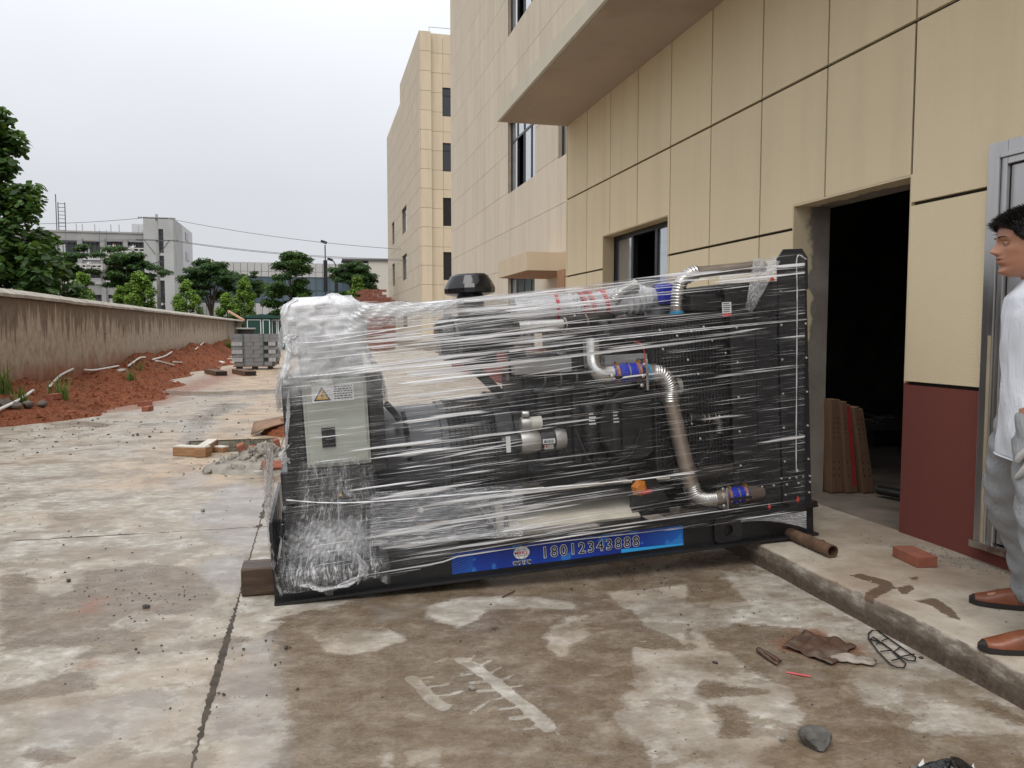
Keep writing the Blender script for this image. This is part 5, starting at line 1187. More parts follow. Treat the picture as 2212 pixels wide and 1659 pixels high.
FS = film_mat('film_stretched', 'streak', .006, 1.0); FSF = film_mat('film_far', 'streak', .0, .3, .4, .3); FC = film_mat('film_crumpled', 'crumple', .50, 1.0); FH = film_mat('film_hanging', 'hang', .10, .85); FT = film_mat('film_top', 'streak', .02, .6, gloss=.4); FB = film_mat('film_gathered', 'hang', .80, .35)
def film(name, nu, nv, fn, dens, mat, su=1., sv=1., fvf=None):
    """fn(u,v)->local point; dens(u,v)->milkiness"""
    V, F, A, B, D_ = [], [], [], [], []
    for j in range(nv+1):
        for i in range(nu+1):
            u, v = i/nu, j/nv; V.append(tuple(float(c) for c in fn(u, v))); A.append(u*su); B.append((fvf(u, v) if fvf else v)*sv); D_.append(dens(u, v))
    for j in range(nv):
        for i in range(nu): k = j*(nu+1)+i; F.append((k, k+1, k+nu+2, k+nu+1))
    me = bpy.data.meshes.new(name); me.from_pydata(V, [], F)
    for n_, a in (('fu', A), ('fv', B), ('dn', D_)): at = me.attributes.new(n_, 'FLOAT', 'POINT'); at.data.foreach_set('value', np.array(a, np.float32))
    return put(name, me, mat, gen, True)
def ip(x, pts): return float(np.interp(x, [p[0] for p in pts], [p[1] for p in pts]))
def gs(x, c, s): return math.exp(-((x-c)/s)**2)
TOP = [(615,672),(640,656),(700,648),(780,652),(900,650),(980,645),(1100,634),(1200,622),(1400,598),(1600,570),(1690,548),(1742,546)]
BOT = [(590,1288),(650,1280),(790,1258),(870,1240),(960,1214),(985,1204),(1200,1172),(1485,1141),(1640,1126),(1700,1132),(1730,1122),(1742,1098)]
def wob(a, b, s=1.0): return s*(math.sin(a*7.1+b*3.3)*.5+math.sin(a*13.7-b*9.1+1)*.3+math.sin(a*2.3+b*21+2)*.2)
def nfn(u, v):
    if u <= .94:
        px = 612+(1742-612)*u/.94; t, b_ = ip(px, TOP), ip(px, BOT); py = b_+(t-b_)*v
        y = -.020+.006*wob(u*3, v*4)+.0015*math.sin(v*140+u*5)
        if v > .9: y += (v-.9)*.5*(.3 if px < 800 else .6)
        return gl(px, py, y)
    x, y, z = nfn(.94, v); k = (u-.94)/.06; return (x+.012*math.sin(min(1, k*8)*math.pi/2), y+k*1.0, z)
def ndens(u, v):
    px = 612+1130*min(u, .94)/.94
    fan = gs(v, .80, .15)*gs(px, 960, 330)*.80
    low = gs(v, .12, .12)*gs(px, 1000, 300)*.75; mid = .45*gs(v, .45, .25)*gs(px, 900, 250); top = .75*gs(v, .98, .06)*gs(px, 1300, 420)
    lft = float(np.interp(px, [612, 780, 880], [.0, .12, 1])) if v < .74 else float(np.interp(px, [612, 700, 800], [.1, .5, 1])); return min(1., (.14+fan+low+mid+top)*max(lft, .12))
def straight_v(u, v):
    px = 612+1130*min(u, .94)/.94; t = (px-612)/1130; t_, b_ = ip(px, TOP), ip(px, BOT); py = b_+(t_-b_)*v
    return ((1300*(1-t)+1118*t)-py)/(650*(1-t)+570*t)
film('film_front', 220, 150, nfn, ndens, FS, 2.9, 1.0, straight_v)
film('film_back', 60, 40, lambda u, v: (.05+u*2.93, 1.075+.01*wob(u*3, v*4), ip(612+1130*u, [(p[0], gl(p[0], p[1], 0)[2]) for p in BOT])*(1-v)+v*ip(612+1130*u, [(p[0], gl(p[0], p[1], 0)[2]) for p in TOP])*.985), lambda u, v: .25, FSF, 2.9, 1.0)
# roof of film from the control panel to the radiator head, dipping between
def tfn(u, v):
    px = 640+(1700-640)*u; x, _, z = gl(px, ip(px, TOP)+3, 0); return (x, .04+v*1.02, z-.06*math.sin(v*math.pi)*math.sin(u*math.pi)+.008*wob(u*6, v*5)-.03*v)
film('film_roof', 90, 30, tfn, lambda u, v: .15+.2*gs(u, .2, .25), FT, 2.6, .5)
# gathered bundle round the control panel
BL = [(1.02,.085,.60),(1.09,.10,.58),(1.16,.135,.545),(1.22,.150,.525),(1.26,.155,.520),(1.32,.140,.525),(1.40,.135,.515),(1.44,.150,.500),(1.468,.20,.46)]
def bfn(u, v):
    z = .93+v*.545; x0 = float(np.interp(z, [b[0] for b in BL], [b[1] for b in BL])); x1 = float(np.interp(z, [b[0] for b in BL], [b[2] for b in BL]))
    yf = .012 if z < 1.44 else .012+(z-1.44)*2.0
    P = [(x0+.01, .46), (x0, .25), (x0-.005, .06), (x0+.02, yf), ((x0+x1)/2, yf-.012), (x1-.02, yf), (x1, .05), (x1+.003, .2), (x1-.01, .40)]
    k = u*(len(P)-1); i = min(int(k), len(P)-2); t = k-i; x = P[i][0]*(1-t)+P[i+1][0]*t; y = P[i][1]*(1-t)+P[i+1][1]*t
    pin = 1-.75*gs(z, 1.25, .035); fold = (math.sin(u*44+wob(u*4, z*7, 2.2))*.009+math.sin(u*97+z*9)*.0035)*pin+random.uniform(-.0007, .0007); a = .005*wob(u*6, z*9)
    return (x+fold*.6+(-1 if u < .35 else 1 if u > .65 else 0)*abs(a)*.6, y-fold-a*.6-.004, z)
film('film_bundle', 170, 70, bfn, lambda u, v: min(1, max(0., (v-.06)*3.2))*(.80+.20*math.sin(v*9+u*14))*(1-.25*gs(v, .42, .12))*(1 if v > .3 else .55+.45*math.sin(u*40+1)**2), FB, 1.0, 1.2)
def mfn(u, v):
    px = 628+(1000-628)*u; bump = 32*gs(px, 722, 45)+12*gs(px, 810, 60); x, _, z = gl(px, ip(px, TOP)+14-bump*math.sin(math.pi*min(1, v*1.2+.12)), 0)
    return (x, .02+v*.5, z-.02*(1-math.sin(math.pi*(.1+.8*v)))+.006*wob(u*17, v*11)+random.uniform(-.0015, .0015))
film('film_crest', 90, 36, mfn, lambda u, v: (.65*(1-u)+.30)*min(1, (1-u)*5), FC, 1.6, .8)
# loose sheet hanging from the crest towards the air filter, and the taut glossy sheet over the fuel tank
film('film_drape', 70, 34, lambda u, v: gl(752+250*u, ip(752+250*u, TOP)+4+v*(66-52*u)+4*math.sin(u*11), -.026-.012*wob(u*5, v*4)-.004*math.sin(u*46+v*7)), lambda u, v: max(0, (.62-.35*u)*(1-v**2.2)+.10*wob(u*6, v*5)), FC, 1.1, .5)
FG = film_mat('film_glossy', 'streak', .05, .45, .5, 6.0)
film('film_tank_sheet', 80, 40, lambda u, v: gl(800+330*u, 1180-22*u-v*(118-10*u), -.034+.10*v+.006*wob(u*4, v*3)), lambda u, v: .3, FG, 1.2, .4)
# curtain below the breaker box, spreading over the skid
def cfn(u, v):
    w0 = [(0,.03,.56),(.15,.02,.56),(.35,.06,.55),(.62,.12,.54),(1,.16,.52)]; x0 = ip(v, [(a, b) for a, b, c in w0]); x1 = ip(v, [(a, c) for a, b, c in w0]); z = .045+v*.64
    y = ip(v, [(0,-.016),(.16,-.022),(.24,.010),(.34,.03),(.7,.035),(1,.03)]); f = math.sin(u*60+wob(u*3, v*6, 1.5))*.005+math.sin(u*127+v*8)*.0025
    zz = z+(.02*math.sin(u*11)+.015*math.sin(u*23+1)-.05*u*0 if v < .02 else 0)
    if v < .2: zz += .13*u*(.2-v)/.2*.25
    return (x0+(x1-x0)*u+f*.5, y-f*1.3-.012*abs(wob(u*8, v*9)), zz)
film('film_curtain', 130, 90, cfn, lambda u, v: max(0, min(1, .50+.12*gs(v, .30, .09)*gs(u, .55, .35)+.35*gs(v, .14, .08)+.25*gs(v, .52, .12)*gs(u, .5, .4)+.25*wob(u*5, v*4)))*min(1, u*7, (1-u)*6+.1, v*9+.25), FH, 1.0, 1.3)
FWH = film_mat('film_mass', 'crumple', .92, .12)
def lfn(u, v):   # folded sheet lying over the skid ledge
    return (.04+u*.48, .022+v*.05+.010*wob(u*5, v*4)+.004*math.sin(u*26+v*9), .185+.19*v+.015*wob(u*5, v*4)+random.uniform(-.001, .001))
film('film_ledge', 70, 30, lfn, lambda u, v: max(0, min(1, 1.25-1.7*math.hypot((u-.52)*1.5, (v-.5)*1.1)+.25*wob(u*7, v*9))), FWH, 1.6, .7)
def sfn2(u, v):  # left end side of the curtain
    return (.03-.035*math.sin(v*2.6)+.012*wob(u*6, v*7)+.006*math.sin(u*50), -.02+u*.7, .05+v*.68)
film('film_end', 60, 50, sfn2, lambda u, v: .45, FH, 1.0, 1.2)
def tatter(name, pts, wd, dens, seed, n=26, flare=0.):
    """torn hanging strip along a pixel path (px, py, y)"""
    r_ = np.random.default_rng(seed); P = bez([gl(*p) for p in pts], n); W = [wd*(.45+.55*math.sin(math.pi*(.12+.8*k/n)))*(1+flare*k/n)*r_.uniform(.7, 1.25) for k in range(n+1)]
    ph = r_.random()*6
    def fn(u, v): p = P[min(n, int(round(v*n)))]; k = int(round(v*n)); o = (u-.5)*W[k]; c = ph+v*4; return (p[0]+o*math.cos(c*.7), p[1]+o*math.sin(c*.7)*.8+.004*math.sin(u*20+v*9), p[2]+.006*math.sin(u*13+v*17))
    return film(name, 10, n, fn, lambda u, v: dens, FC, .5, 1.2)
tatter('film_tatter', [(642,662,.05),(630,690,.02),(624,715,.03),(634,740,.03)], .06, .7, 1); tatter('film_tatter', [(640,722,.02),(622,735,0),(630,760,0),(640,772,.02)], .075, .95, 2)
tatter('film_tatter', [(628,745,.0),(622,775,-.02),(618,800,-.02),(628,822,.02)], .055, .5, 3); tatter('film_tatter', [(634,815,.02),(624,850,.02),(622,900,.02),(618,960,.02)], .02, .8, 4)
tatter('film_tatter', [(622,960,.02),(610,980,.0),(618,1000,.02)], .06, .6, 5); tatter('film_tatter', [(770,655,.02),(782,672,.0),(776,690,.02)], .05, .8, 6); tatter('film_tatter', [(612,705,.1),(606,740,.1),(612,780,.1)], .03, .5, 9)
tatter('film_tatter', [(655,1262,-.03),(700,1272,-.03),(745,1262,-.03),(790,1240,-.03)], .07, .6, 7); tatter('film_tatter', [(765,1190,-.03),(785,1225,-.03),(772,1262,-.03)], .05, .55, 8)
film('film_flap', 24, 20, lambda u, v: gl(1600+142*u, 1124-20*u+v*(4+34*u*u), -.012-.02*v*u+.006*wob(u*12, v*9)), lambda u, v: .45, FC, .7, .5)
film('film_flap', 20, 30, lambda u, v: gl(1610+62*v*(.3+.7*u)+14*u, 668-112*v+8*u, -.022+.02*math.sin(v*3)+.006*wob(u*9, v*7)), lambda u, v: .55*min(1, v*2+.2), FC, .5, 1.0)
# twisted film cords
FCORD = simple('film_cord', (.78,.79,.81), .3, var=.1)
def cord(pts, r): gp(MB().tube(bez([gl(*p) for p in pts], 40), [r*(1+.35*math.sin(k*2.1)) for k in range(41)], 6), 'film_cord', FCORD, True)
cord([(618,1080,-.01),(700,1086,-.03),(800,1084,-.03),(1000,1068,-.03),(1200,1052,-.03),(1320,1042,-.03),(1500,1022,-.02)], .0032); cord([(640,742,-.01),(700,738,-.03),(760,728,-.02),(850,712,-.03),(1000,690,-.03)], .003)
cord([(1742,560,.03),(1722,556,.03),(1722,640,.03),(1721,800,.02),(1720,1000,.02),(1724,1016,.02)], .003); cord([(622,816,.0),(700,810,-.03),(790,800,-.02)], .0028)
cord([(1100,760,-.03),(1300,736,-.03),(1500,715,-.025),(1742,690,.0)], .0022); cord([(830,655,-.02),(1000,652,-.02),(1300,622,-.02),(1650,575,-.01)], .0024)
# strands: strips of film pulled into taut ribbons between the bundle and the radiator
sv_, sf_ = [], []; r_ = np.random.default_rng(3); A, B, D_ = [], [], []
for k in range(85):
    v = float(np.clip(r_.choice([r_.normal(.80, .09), r_.normal(.13, .07), r_.random()]), .03, .985)); u0 = r_.uniform(.10, .55); u1 = min(.94, u0+r_.uniform(.12, .55)); w_ = .0008+.0042*r_.random()**2; n = 14; b = len(sv_); dv = r_.normal()*.012
    for i in range(n+1):
        t = i/n; uu = u0+(u1-u0)*t; px_ = 612+1130*uu/.94; tt = (px_-612)/1130; vv = v+dv*t; py_ = (1300*(1-tt)+1118*tt)-vv*(650*(1-tt)+570*tt); p = gl(px_, min(ip(px_, BOT)-2, max(ip(px_, TOP)+2, py_)), -.022); ww = w_*math.sin(math.pi*(.03+.94*t))
        sv_ += [(p[0], p[1]-.004, p[2]-ww), (p[0], p[1]-.006, p[2]+ww)]
    for i in range(n): q = b+2*i; sf_.append((q, q+2, q+3, q+1))
me = bpy.data.meshes.new('film_strands'); me.from_pydata(sv_, [], sf_); tag(put('film_strands', me, FCORD, gen, True), kind='stuff')
# ================================================================== LOOSE THINGS IN THE YARD
CONC = simple('broken_concrete_grey', (.26,.24,.205), .92, var=.35, nscale=9, bump=.7, bscale=35)
BRICK = simple('clay_brick', (.30,.105,.065), .9, var=.25, nscale=12, bump=.5, bscale=60, dirt=(.20,.085,.06))
def rock(size, seed, sub=2, flat=.7):
    r_ = np.random.default_rng(seed); bm = bmesh.new(); bmesh.ops.create_icosphere(bm, subdivisions=sub, radius=1)
    pl = [(Vector(r_.normal(size=3)).normalized(), r_.uniform(.55, .9)) for _ in range(9)]
    for v in bm.verts:
        for n_, d in pl:
            e_ = v.co.dot(n_)-d
            if e_ > 0: v.co -= n_*e_
        v.co *= r_.uniform(.94, 1.06); v.co.x *= size*1.15; v.co.y *= size*.9; v.co.z *= size*flat
    lo = min(v.co.z for v in bm.verts)
    for v in bm.verts: v.co.z -= lo*.82
    me = bpy.data.meshes.new('stone'); bm.to_mesh(me); bm.free(); return me
def G0(px, py, z=0.): return Vector(onZ(px, py, z))
# --- by the kerb and in front
p0, p1 = G0(1980, 1228, PZ), G0(2032, 1228, PZ); d = (p1-p0); ang = math.atan2(d.y, d.x)
bk = MB().box(0, .112, 0, .215, 0, .056).build('red_brick', BRICK, bev=.004); bk.location = p0+Vector((0,0,.002)); bk.rotation_euler = (0, 0, ang+R(6)); tag(bk, 'single red clay brick lying on the raised pavement', 'brick')
def spacer(poly, bars, label):
    P = [G0(*q)+Vector((0,0,.008)) for q in poly]; o = empty('wire_spacer', P[0]); tag(o, label, 'wire frame', 'black wire spacers by the kerb')
    def L(m, n): ob = m.build(n, BLACKM, o, True); ob.data.transform(Matrix.Translation(-P[0])); return ob
    L(MB().tube(P+[P[0]], .0031, 6), 'loop')
    for a, b in bars: L(MB().tube([G0(*a)+Vector((0,0,.010)), G0(*b)+Vector((0,0,.010))], .0028, 6), 'cross_bar')
spacer([(1876,1384),(1876,1372),(1884,1365),(1896,1366),(1938,1396),(1978,1424),(1976,1432),(1962,1431),(1946,1424),(1905,1392)], [((1905,1389),(1918,1384)),((1932,1412),(1946,1402)),((1948,1423),(1975,1418))], 'upper black wire spacer frame beside the kerb')
spacer([(1878,1386),(1886,1380),(1922,1405),(1957,1438),(1952,1447),(1938,1446),(1924,1440),(1897,1412)], [((1892,1396),(1902,1392)),((1902,1412),(1924,1410)),((1926,1432),(1942,1428))], 'lower black wire spacer frame nearest the muddy sheet')
lump = put('concrete_lump', rock(.058, 4, 3, .62), simple('dark_lump', (.10,.095,.088), .85, var=.4, nscale=16, bump=.9, bscale=40, dirt=(.24,.23,.21))); lump.location = G0(1758, 1612); lump.rotation_euler = (.1, .15, .4); tag(lump, 'broken grey concrete lump on the wet ground front right', 'stone')
MUDC = simple('muddy_sheet', (.085,.046,.030), .6, var=.3, nscale=10, bump=.6, bscale=40, dirt=(.19,.15,.12))
def sheet(name, poly, label, mat, hfn, cat, n=18, th=0.):
    P = [G0(*q) for q in poly]; m = MB(); c = P[0]
    def fn(u, v): a = P[0].lerp(P[1], u); b = P[3].lerp(P[2], u); p = a.lerp(b, v); return (p.x+.006*math.sin(v*17+u*5), p.y+.006*math.sin(u*19+v*3), .006+hfn(u, v))
    m.grid(n, n, fn); o = m.build(name, mat, smooth=True); s = o.modifiers.new('thick', 'SOLIDIFY'); s.thickness = .004; s.offset = 1
    return tag(o, label, cat)
sheet('muddy_sheet', [(1690,1402),(1800,1440),(1850,1400),(1740,1368)], 'flattened muddy brown packing sheet lying near the kerb', MUDC, lambda u, v: .007*abs(math.sin(u*7+v*4))+.004*math.sin(v*15+u*9)+.003*math.sin(u*23), 'sheet')
sheet('cardboard_scrap', [(1792,1430),(1890,1440),(1892,1432),(1812,1416)], 'torn whitish cardboard scrap at the edge of the muddy sheet', simple('wet_card', (.30,.26,.22), .8, var=.3, nscale=20, dirt=(.14,.10,.075)), lambda u, v: .018*math.sin(v*3)*(.4+.6*abs(math.sin(u*6))), 'cardboard', 14)
sheet('cardboard_scrap', [(1635,1412),(1680,1440),(1686,1434),(1642,1408)], 'small curled brown cardboard scrap left of the muddy sheet', MUDC, lambda u, v: .014*math.sin(v*3), 'cardboard', 10)
st_ = MB().tube([G0(1699,1455)+Vector((0,0,.005)), G0(1751,1464)+Vector((0,0,.005))], .0032, 8).build('drinking_straw', simple('pink_plastic', (.70,.10,.12), .4)); tag(st_, 'pink plastic straw on the muddy concrete', 'straw')
BAG = NT('black_bag'); bn = BAG.noise(14, 4, .6); BAG = BAG.done(BAG.bsdf((.012,.012,.013), .22, 0, BAG.bump(bn, .8, .03), .6))
bc = G0(2050, 1716); m = MB()
def bagf(u, v): a = u*2*math.pi; r_ = .098*(1+.22*math.sin(3*a+1)+.12*math.sin(7*a)); t = v; return (bc.x+math.cos(a)*r_*(1-t**2)*1.2, bc.y+math.sin(a)*r_*(1-t**2)*.7, .004+.08*t*(1+.25*math.sin(4*a)+.15*math.sin(9*a+t*5)))
bg_ = m.grid(48, 14, bagf).build('plastic_bag', BAG, smooth=True); tag(bg_, 'crumpled black plastic bag at the bottom right edge', 'bag')
for i, (q, s) in enumerate((((1992,1684),.035), ((2104,1690),.02))):
    c = G0(*q); mm = MB().grid(6, 6, lambda u, v: (c.x+(u-.5)*s*1.5+.01*math.sin(v*5), c.y+(v-.5)*s, .02+.02*math.sin(u*3+v*4)+.02*v)); mm.build('white_lining', WHITE, bg_, True)
lf = MB(); c = G0(1068, 1361)
for k in range(7): a = k*.9; lf.add([c+Vector((0,0,.004)), c+Vector((math.cos(a)*.012, math.sin(a)*.012, .012)), c+Vector((math.cos(a+.15)*.038, math.sin(a+.15)*.03, .008)), c+Vector((math.cos(a+.45)*.013, math.sin(a+.45)*.013, .012))], [(0,1,2,3)])
tag(lf.build('withered_leaf', simple('dead_leaf', (.035,.026,.014), .8)), 'dark withered leaf lying before the blue strip', 'leaf')
tw = MB().tube([G0(1085,1292)+Vector((0,0,.005)), G0(1112,1279)+Vector((0,0,.006))], .003, 6).build('twig', simple('twig', (.05,.03,.02), .8)); tag(tw, 'thin dark twig on the ground under the generator', 'twig')
lf2 = MB().tube([G0(2108,1438)+Vector((0,0,.006)), G0(2126,1448)+Vector((0,0,.006))], .005, 6)
STN = simple("dark_stone", (.05,.042,.034), .7, var=.3)
sts = [(1020,1491,.019,'dark stone lying between the two pale tyre prints'),(148,1257,.016,'dark stone near the left picture edge on the damp patch'),(316,1313,.018,'dark stone at the near edge of the left damp patch'),(438,1105,.022,'round dark stone on the wet sheen left of the generator end'),(618,1402,.013,'small stone just below the generator\'s near left corner'),(1545,1434,.012,'small stone left of the curled cardboard scrap'),(1690,1600,.014,'small stone just left of the broken concrete lump'),(1990,1422,.011,'small dark stone between the wire spacers and the kerb')]
for i, (px, py, s, lb) in enumerate(sts):
    o = put('stone', rock(s, 40+i, 1), STN if i % 3 else CONC); o.location = G0(px, py)+Vector((0,0,-.001)); o.rotation_euler = (0, 0, i*1.7); tag(o, lb, 'stone', 'loose stones on the concrete')
# fine grit
r_ = np.random.default_rng(9); V, F = [], []
def grit(n, xr, yr, smin, smax, z0=0.0, clus=None):
    for _ in range(n):
        if clus is not None and r_.random() < .75: c = clus[r_.integers(len(clus))]; x, y = c[0]+r_.normal()*c[2], c[1]+r_.normal()*c[2]*1.4
        else: x, y = r_.uniform(*xr), r_.uniform(*yr)
        if not (xr[0] < x < xr[1] and yr[0] < y < yr[1]) or (PIT[0]-.05 < x < PIT[1]+.05 and PIT[2]-.05 < y < PIT[3]+.05): continue
        s = smin+(smax-smin)*r_.random()**3; b = len(V); a = r_.random()*6.28; ca, sa = math.cos(a), math.sin(a)
        for (dx, dy, dz) in ((-1,-.7,0),(1,-.6,0),(.9,.8,0),(-.8,.7,0),(-.4,-.3,1),(.5,.2,.9)): dx *= r_.uniform(.7, 1.2); V.append((x+(dx*ca-dy*sa)*s, y+(dx*sa+dy*ca)*s, z0+dz*s*.9-.001))
        F.extend([(b,b+1,b+5,b+4),(b+1,b+2,b+5),(b+2,b+3,b+4,b+5),(b+3,b,b+4)])
cl_ = [(*onZ(x, y)[:2], s) for x, y, s in ((220,1300,.25),(330,1300,.2),(60,1370,.3),(300,1290,.15),(520,1420,.2),(150,1210,.4),(130,1120,.8),(60,1090,.8),(580,1000,.4),(300,980,.8),(1380,1250,.25),(1560,1240,.2),(1700,1300,.25),(1300,1400,.3),(1650,1450,.3),(1240,1550,.3),(1380,1230,.15))]
grit(1300, (-4.5, 2.38), (1.9, 9.5), .002, .008, 0, cl_); grit(500, (-4.5, 1.5), (9, 24), .006, .022, 0, [(*onZ(x, y)[:2], s) for x, y, s in ((200,930,1.),(90,950,1.),(420,900,1.4))])
me = bpy.data.meshes.new('grit'); me.from_pydata(V, [], F); tag(put('grit', me, STN), 'fine dark grit scattered over the concrete', 'grit', kind='stuff')
V, F = [], []
cp_l = [(*onZ(x, y, PZ)[:2], s) for x, y, s in ((2040,1195,.12),(2080,1210,.07),(1850,1120,.25),(1920,1170,.1),(1750,1090,.15),(2100,1220,.06))]
grit(700, (2.43, 3.33), (2.2, 6.), .002, .009, PZ, cp_l); me = bpy.data.meshes.new('rubble_grit'); me.from_pydata(V, [], F); tag(put('rubble_grit', me, CONC), 'pale mortar crumbs along the foot of the red plinth', 'grit', kind='stuff')
# --- leaning cartons inside the doorway
CARD = simple('carton_card', (.175,.10,.06), .85, var=.18, nscale=5, bump=.2, dirt=(.18,.11,.065)); CINK = simple('carton_print', (.085,.05,.033), .8)
CARTN = ['leftmost tall carton leaning inside the doorway', 'second tall carton from the left inside the doorway', 'third tall carton from the left inside the doorway', 'tall carton with a red stripe leaning inside the doorway', 'tall carton just right of the red-striped one', 'rightmost tall carton, leaning most, inside the doorway']
for i in range(6):
    h_ = .70-.015*i+random.uniform(-.015, .015); t_ = .046; o = empty('carton', (3.66+.030+i*.054+(.012 if i > 3 else 0), 5.06+.02*(i % 2)-.015*i, PZ+.003), (0, R(-2-1.9*i), R(2)))
    tag(o, CARTN[i], 'carton', 'cartons leaning inside the doorway'); b = MB().box(-t_/2, t_/2, 0, .42, 0, h_).build('box', CARD, o, bev=.004)
    pr = MB()
    for k in range(5): pr.box(-.005+random.uniform(-.003,.003), .006, -.0015, -.0002, .40+k*.036, .418+k*.036)
    for k in range(3): pr.box(-.007, .006, -.0015, -.0002, .12+k*.05, .138+k*.05)
    tag(pr.build('print', CINK, o), kind='stuff')
    if i == 3: MB().box(-.016, .014, -.003, -.0016, .05, h_-.01).build('red_stripe', simple('carton_red', (.36,.03,.03), .6), o)
    MB().box(-t_/2-.001, t_/2+.001, -.001, .10, h_-.0005, h_+.0015).build('tape', simple('pack_tape', (.33,.22,.13), .4) if 'pack_tape' not in bpy.data.materials else bpy.data.materials['pack_tape'], o)
a, b = onZ(1897, 1058, PZ+.05), onZ(1960, 1070, PZ+.05); tag(MB().tube([a, b], .032, 18).build('black_pipe', RUBBER, smooth=40), 'short black pipe on the floor just inside the doorway', 'pipe')
a = onZ(1862, 945, PZ+.1); tag(MB().tube([(a[0]+.1, a[1], PZ+.09), (a[0]+2.2, a[1]-.3, PZ+.09)], .085, 20).build('black_pipe', simple('pe_pipe', (.03,.032,.036), .35), smooth=40), 'long thick black pipe lying deeper inside the room', 'pipe')
m = MB()
for k in range(5): m.tube([(a[0]+.25+(.22+.01*k)*math.cos(t)+.03*k, a[1]+.35+.18*math.sin(t), PZ+.19+.02*k+.03*math.sin(2*t+k)) for t in np.linspace(0, 6.28, 30)], .007, 6)
tag(m.build('cable_coil', simple('coil_grey', (.25,.25,.25), .5)), 'loose grey coil of cable lying on the thick black pipe', 'cable')
# --- timber L-piece, rubble, plywood round the pit
TIMB = NT('form_timber'); tg = TIMB.noise(1, 5, .6, TIMB.co((3, 3, 40))); TIMB = TIMB.done(TIMB.bsdf(TIMB.ramp(tg, (.3, (.20,.095,.045)), (.7, (.42,.24,.12))), .7, 0, TIMB.bump(tg, .3, .01)))
CTOP = simple('cement_top', (.62,.58,.52), .85, var=.08)
q0, q1, q2 = G0(373, 985), G0(442, 988), G0(472, 969)
def block(name, a, b, w_, h_, label):
    L = (b-a).length; o = empty(name, a, (0, 0, math.atan2((b-a).y, (b-a).x))); tag(o, label, 'timber'); MB().box(0, L, 0, w_, 0, h_).build('timber', TIMB, o, bev=.006); MB().box(.004, L-.004, .004, w_-.004, h_+.0005, h_+.012).build('cement_crust', CTOP, o); return o
block('form_block', q0, q1, .12, .095, 'left cement-topped form timber at the corner of the pit'); block('form_block', q1+Vector((.012,0,0)), q2, .11, .10, 'right cement-topped form timber meeting the left one at the pit')
block('form_block', G0(460, 976), G0(481, 978), .10, .05, 'small low cement-topped timber end beside the pit')
hp = []
V, F = [], []; r_ = np.random.default_rng(21); cen = G0(572, 1004)
rk = [rock(.06, 60+k, 1) for k in range(5)]; mb = MB()
for k in range(330):
    a = r_.random()*6.28; rr = abs(r_.normal())*.30; x = cen.x+math.cos(a)*rr*1.15; y = cen.y+math.sin(a)*rr*1.2; s = r_.uniform(.25, 1.1)*(1 if rr < .4 else .5); z = max(0, .17*(1-rr/.42))
    me = rk[k % 5]; Mx = Matrix.Translation((x, y, z)) @ Euler((r_.random()*6, r_.random()*6, r_.random()*6)).to_matrix().to_4x4() @ Matrix.Scale(s, 4)
    mb.add([Mx @ v.co for v in me.vertices], [tuple(p.vertices) for p in me.polygons])
def sm_(u, v): a = v*2*math.pi; r0 = u*.52; return (cen.x+math.cos(a)*r0*1.1, cen.y+math.sin(a)*r0*1.15, .15*(1-u)**.8-.004)
mb.grid(10, 28, sm_); tag(mb.build('rubble_heap', CONC), 'heap of broken grey rubble beside the control box end', 'rubble', kind='stuff')
for i, (px, py, z, rt, lb) in enumerate(((527,990,.10,(.3,1.2,.4),'upright broken red brick on the left of the rubble heap'),(556,990,.13,(.2,.2,1.1),'red brick piece lying on top of the rubble heap'),(598,985,.12,(0,1.4,.2),'orange brick standing at the back of the rubble heap'),(590,1010,.05,(.5,.1,.3),'dark red brick at the near foot of the rubble heap'))):
    o = MB().obox((0,0,0), (.20,.11,.075)).build('brick', BRICK, bev=.008); o.location = G0(px, py+10)+Vector((0,0,z)); o.rotation_euler = rt; tag(o, lb, 'brick', 'bricks in the rubble heap')
o = MB().box(-.11,.11,-.05,.05,0,.03).build('white_tile_piece', CTOP, bev=.004); o.location = G0(574, 1021); o.rotation_euler = (0,0,.2); tag(o, 'pale flat tile piece at the near foot of the rubble heap', 'tile')
pz = G0(545, 940); pl_ = MB().grid(16, 8, lambda u, v: (pz.x+u*1.0, pz.y-.15+v*.5+u*.1, .02+.16*u+.06*abs(math.sin(u*4+v))*(1-v)+.10*v)); po = pl_.build('plywood_sheet', simple('old_plywood', (.26,.16,.10), .8, var=.3, nscale=6, dirt=(.10,.06,.04)), smooth=True); s = po.modifiers.new('thick', 'SOLIDIFY'); s.thickness = .014; tag(po, 'weathered plywood sheet propped on red soil by the pit', 'plywood')
def hm(u, v): a = v*6.283; r0 = u*.45; return (pz.x+.62+math.cos(a)*r0*1.2, pz.y+.12+math.sin(a)*r0, .24*(1-u*u)+random.uniform(-.015,.015)-.01)
tag(MB().grid(12, 30, hm).build('soil_heap', SOIL), 'small red soil heap under the plywood sheet', 'soil', kind='stuff')
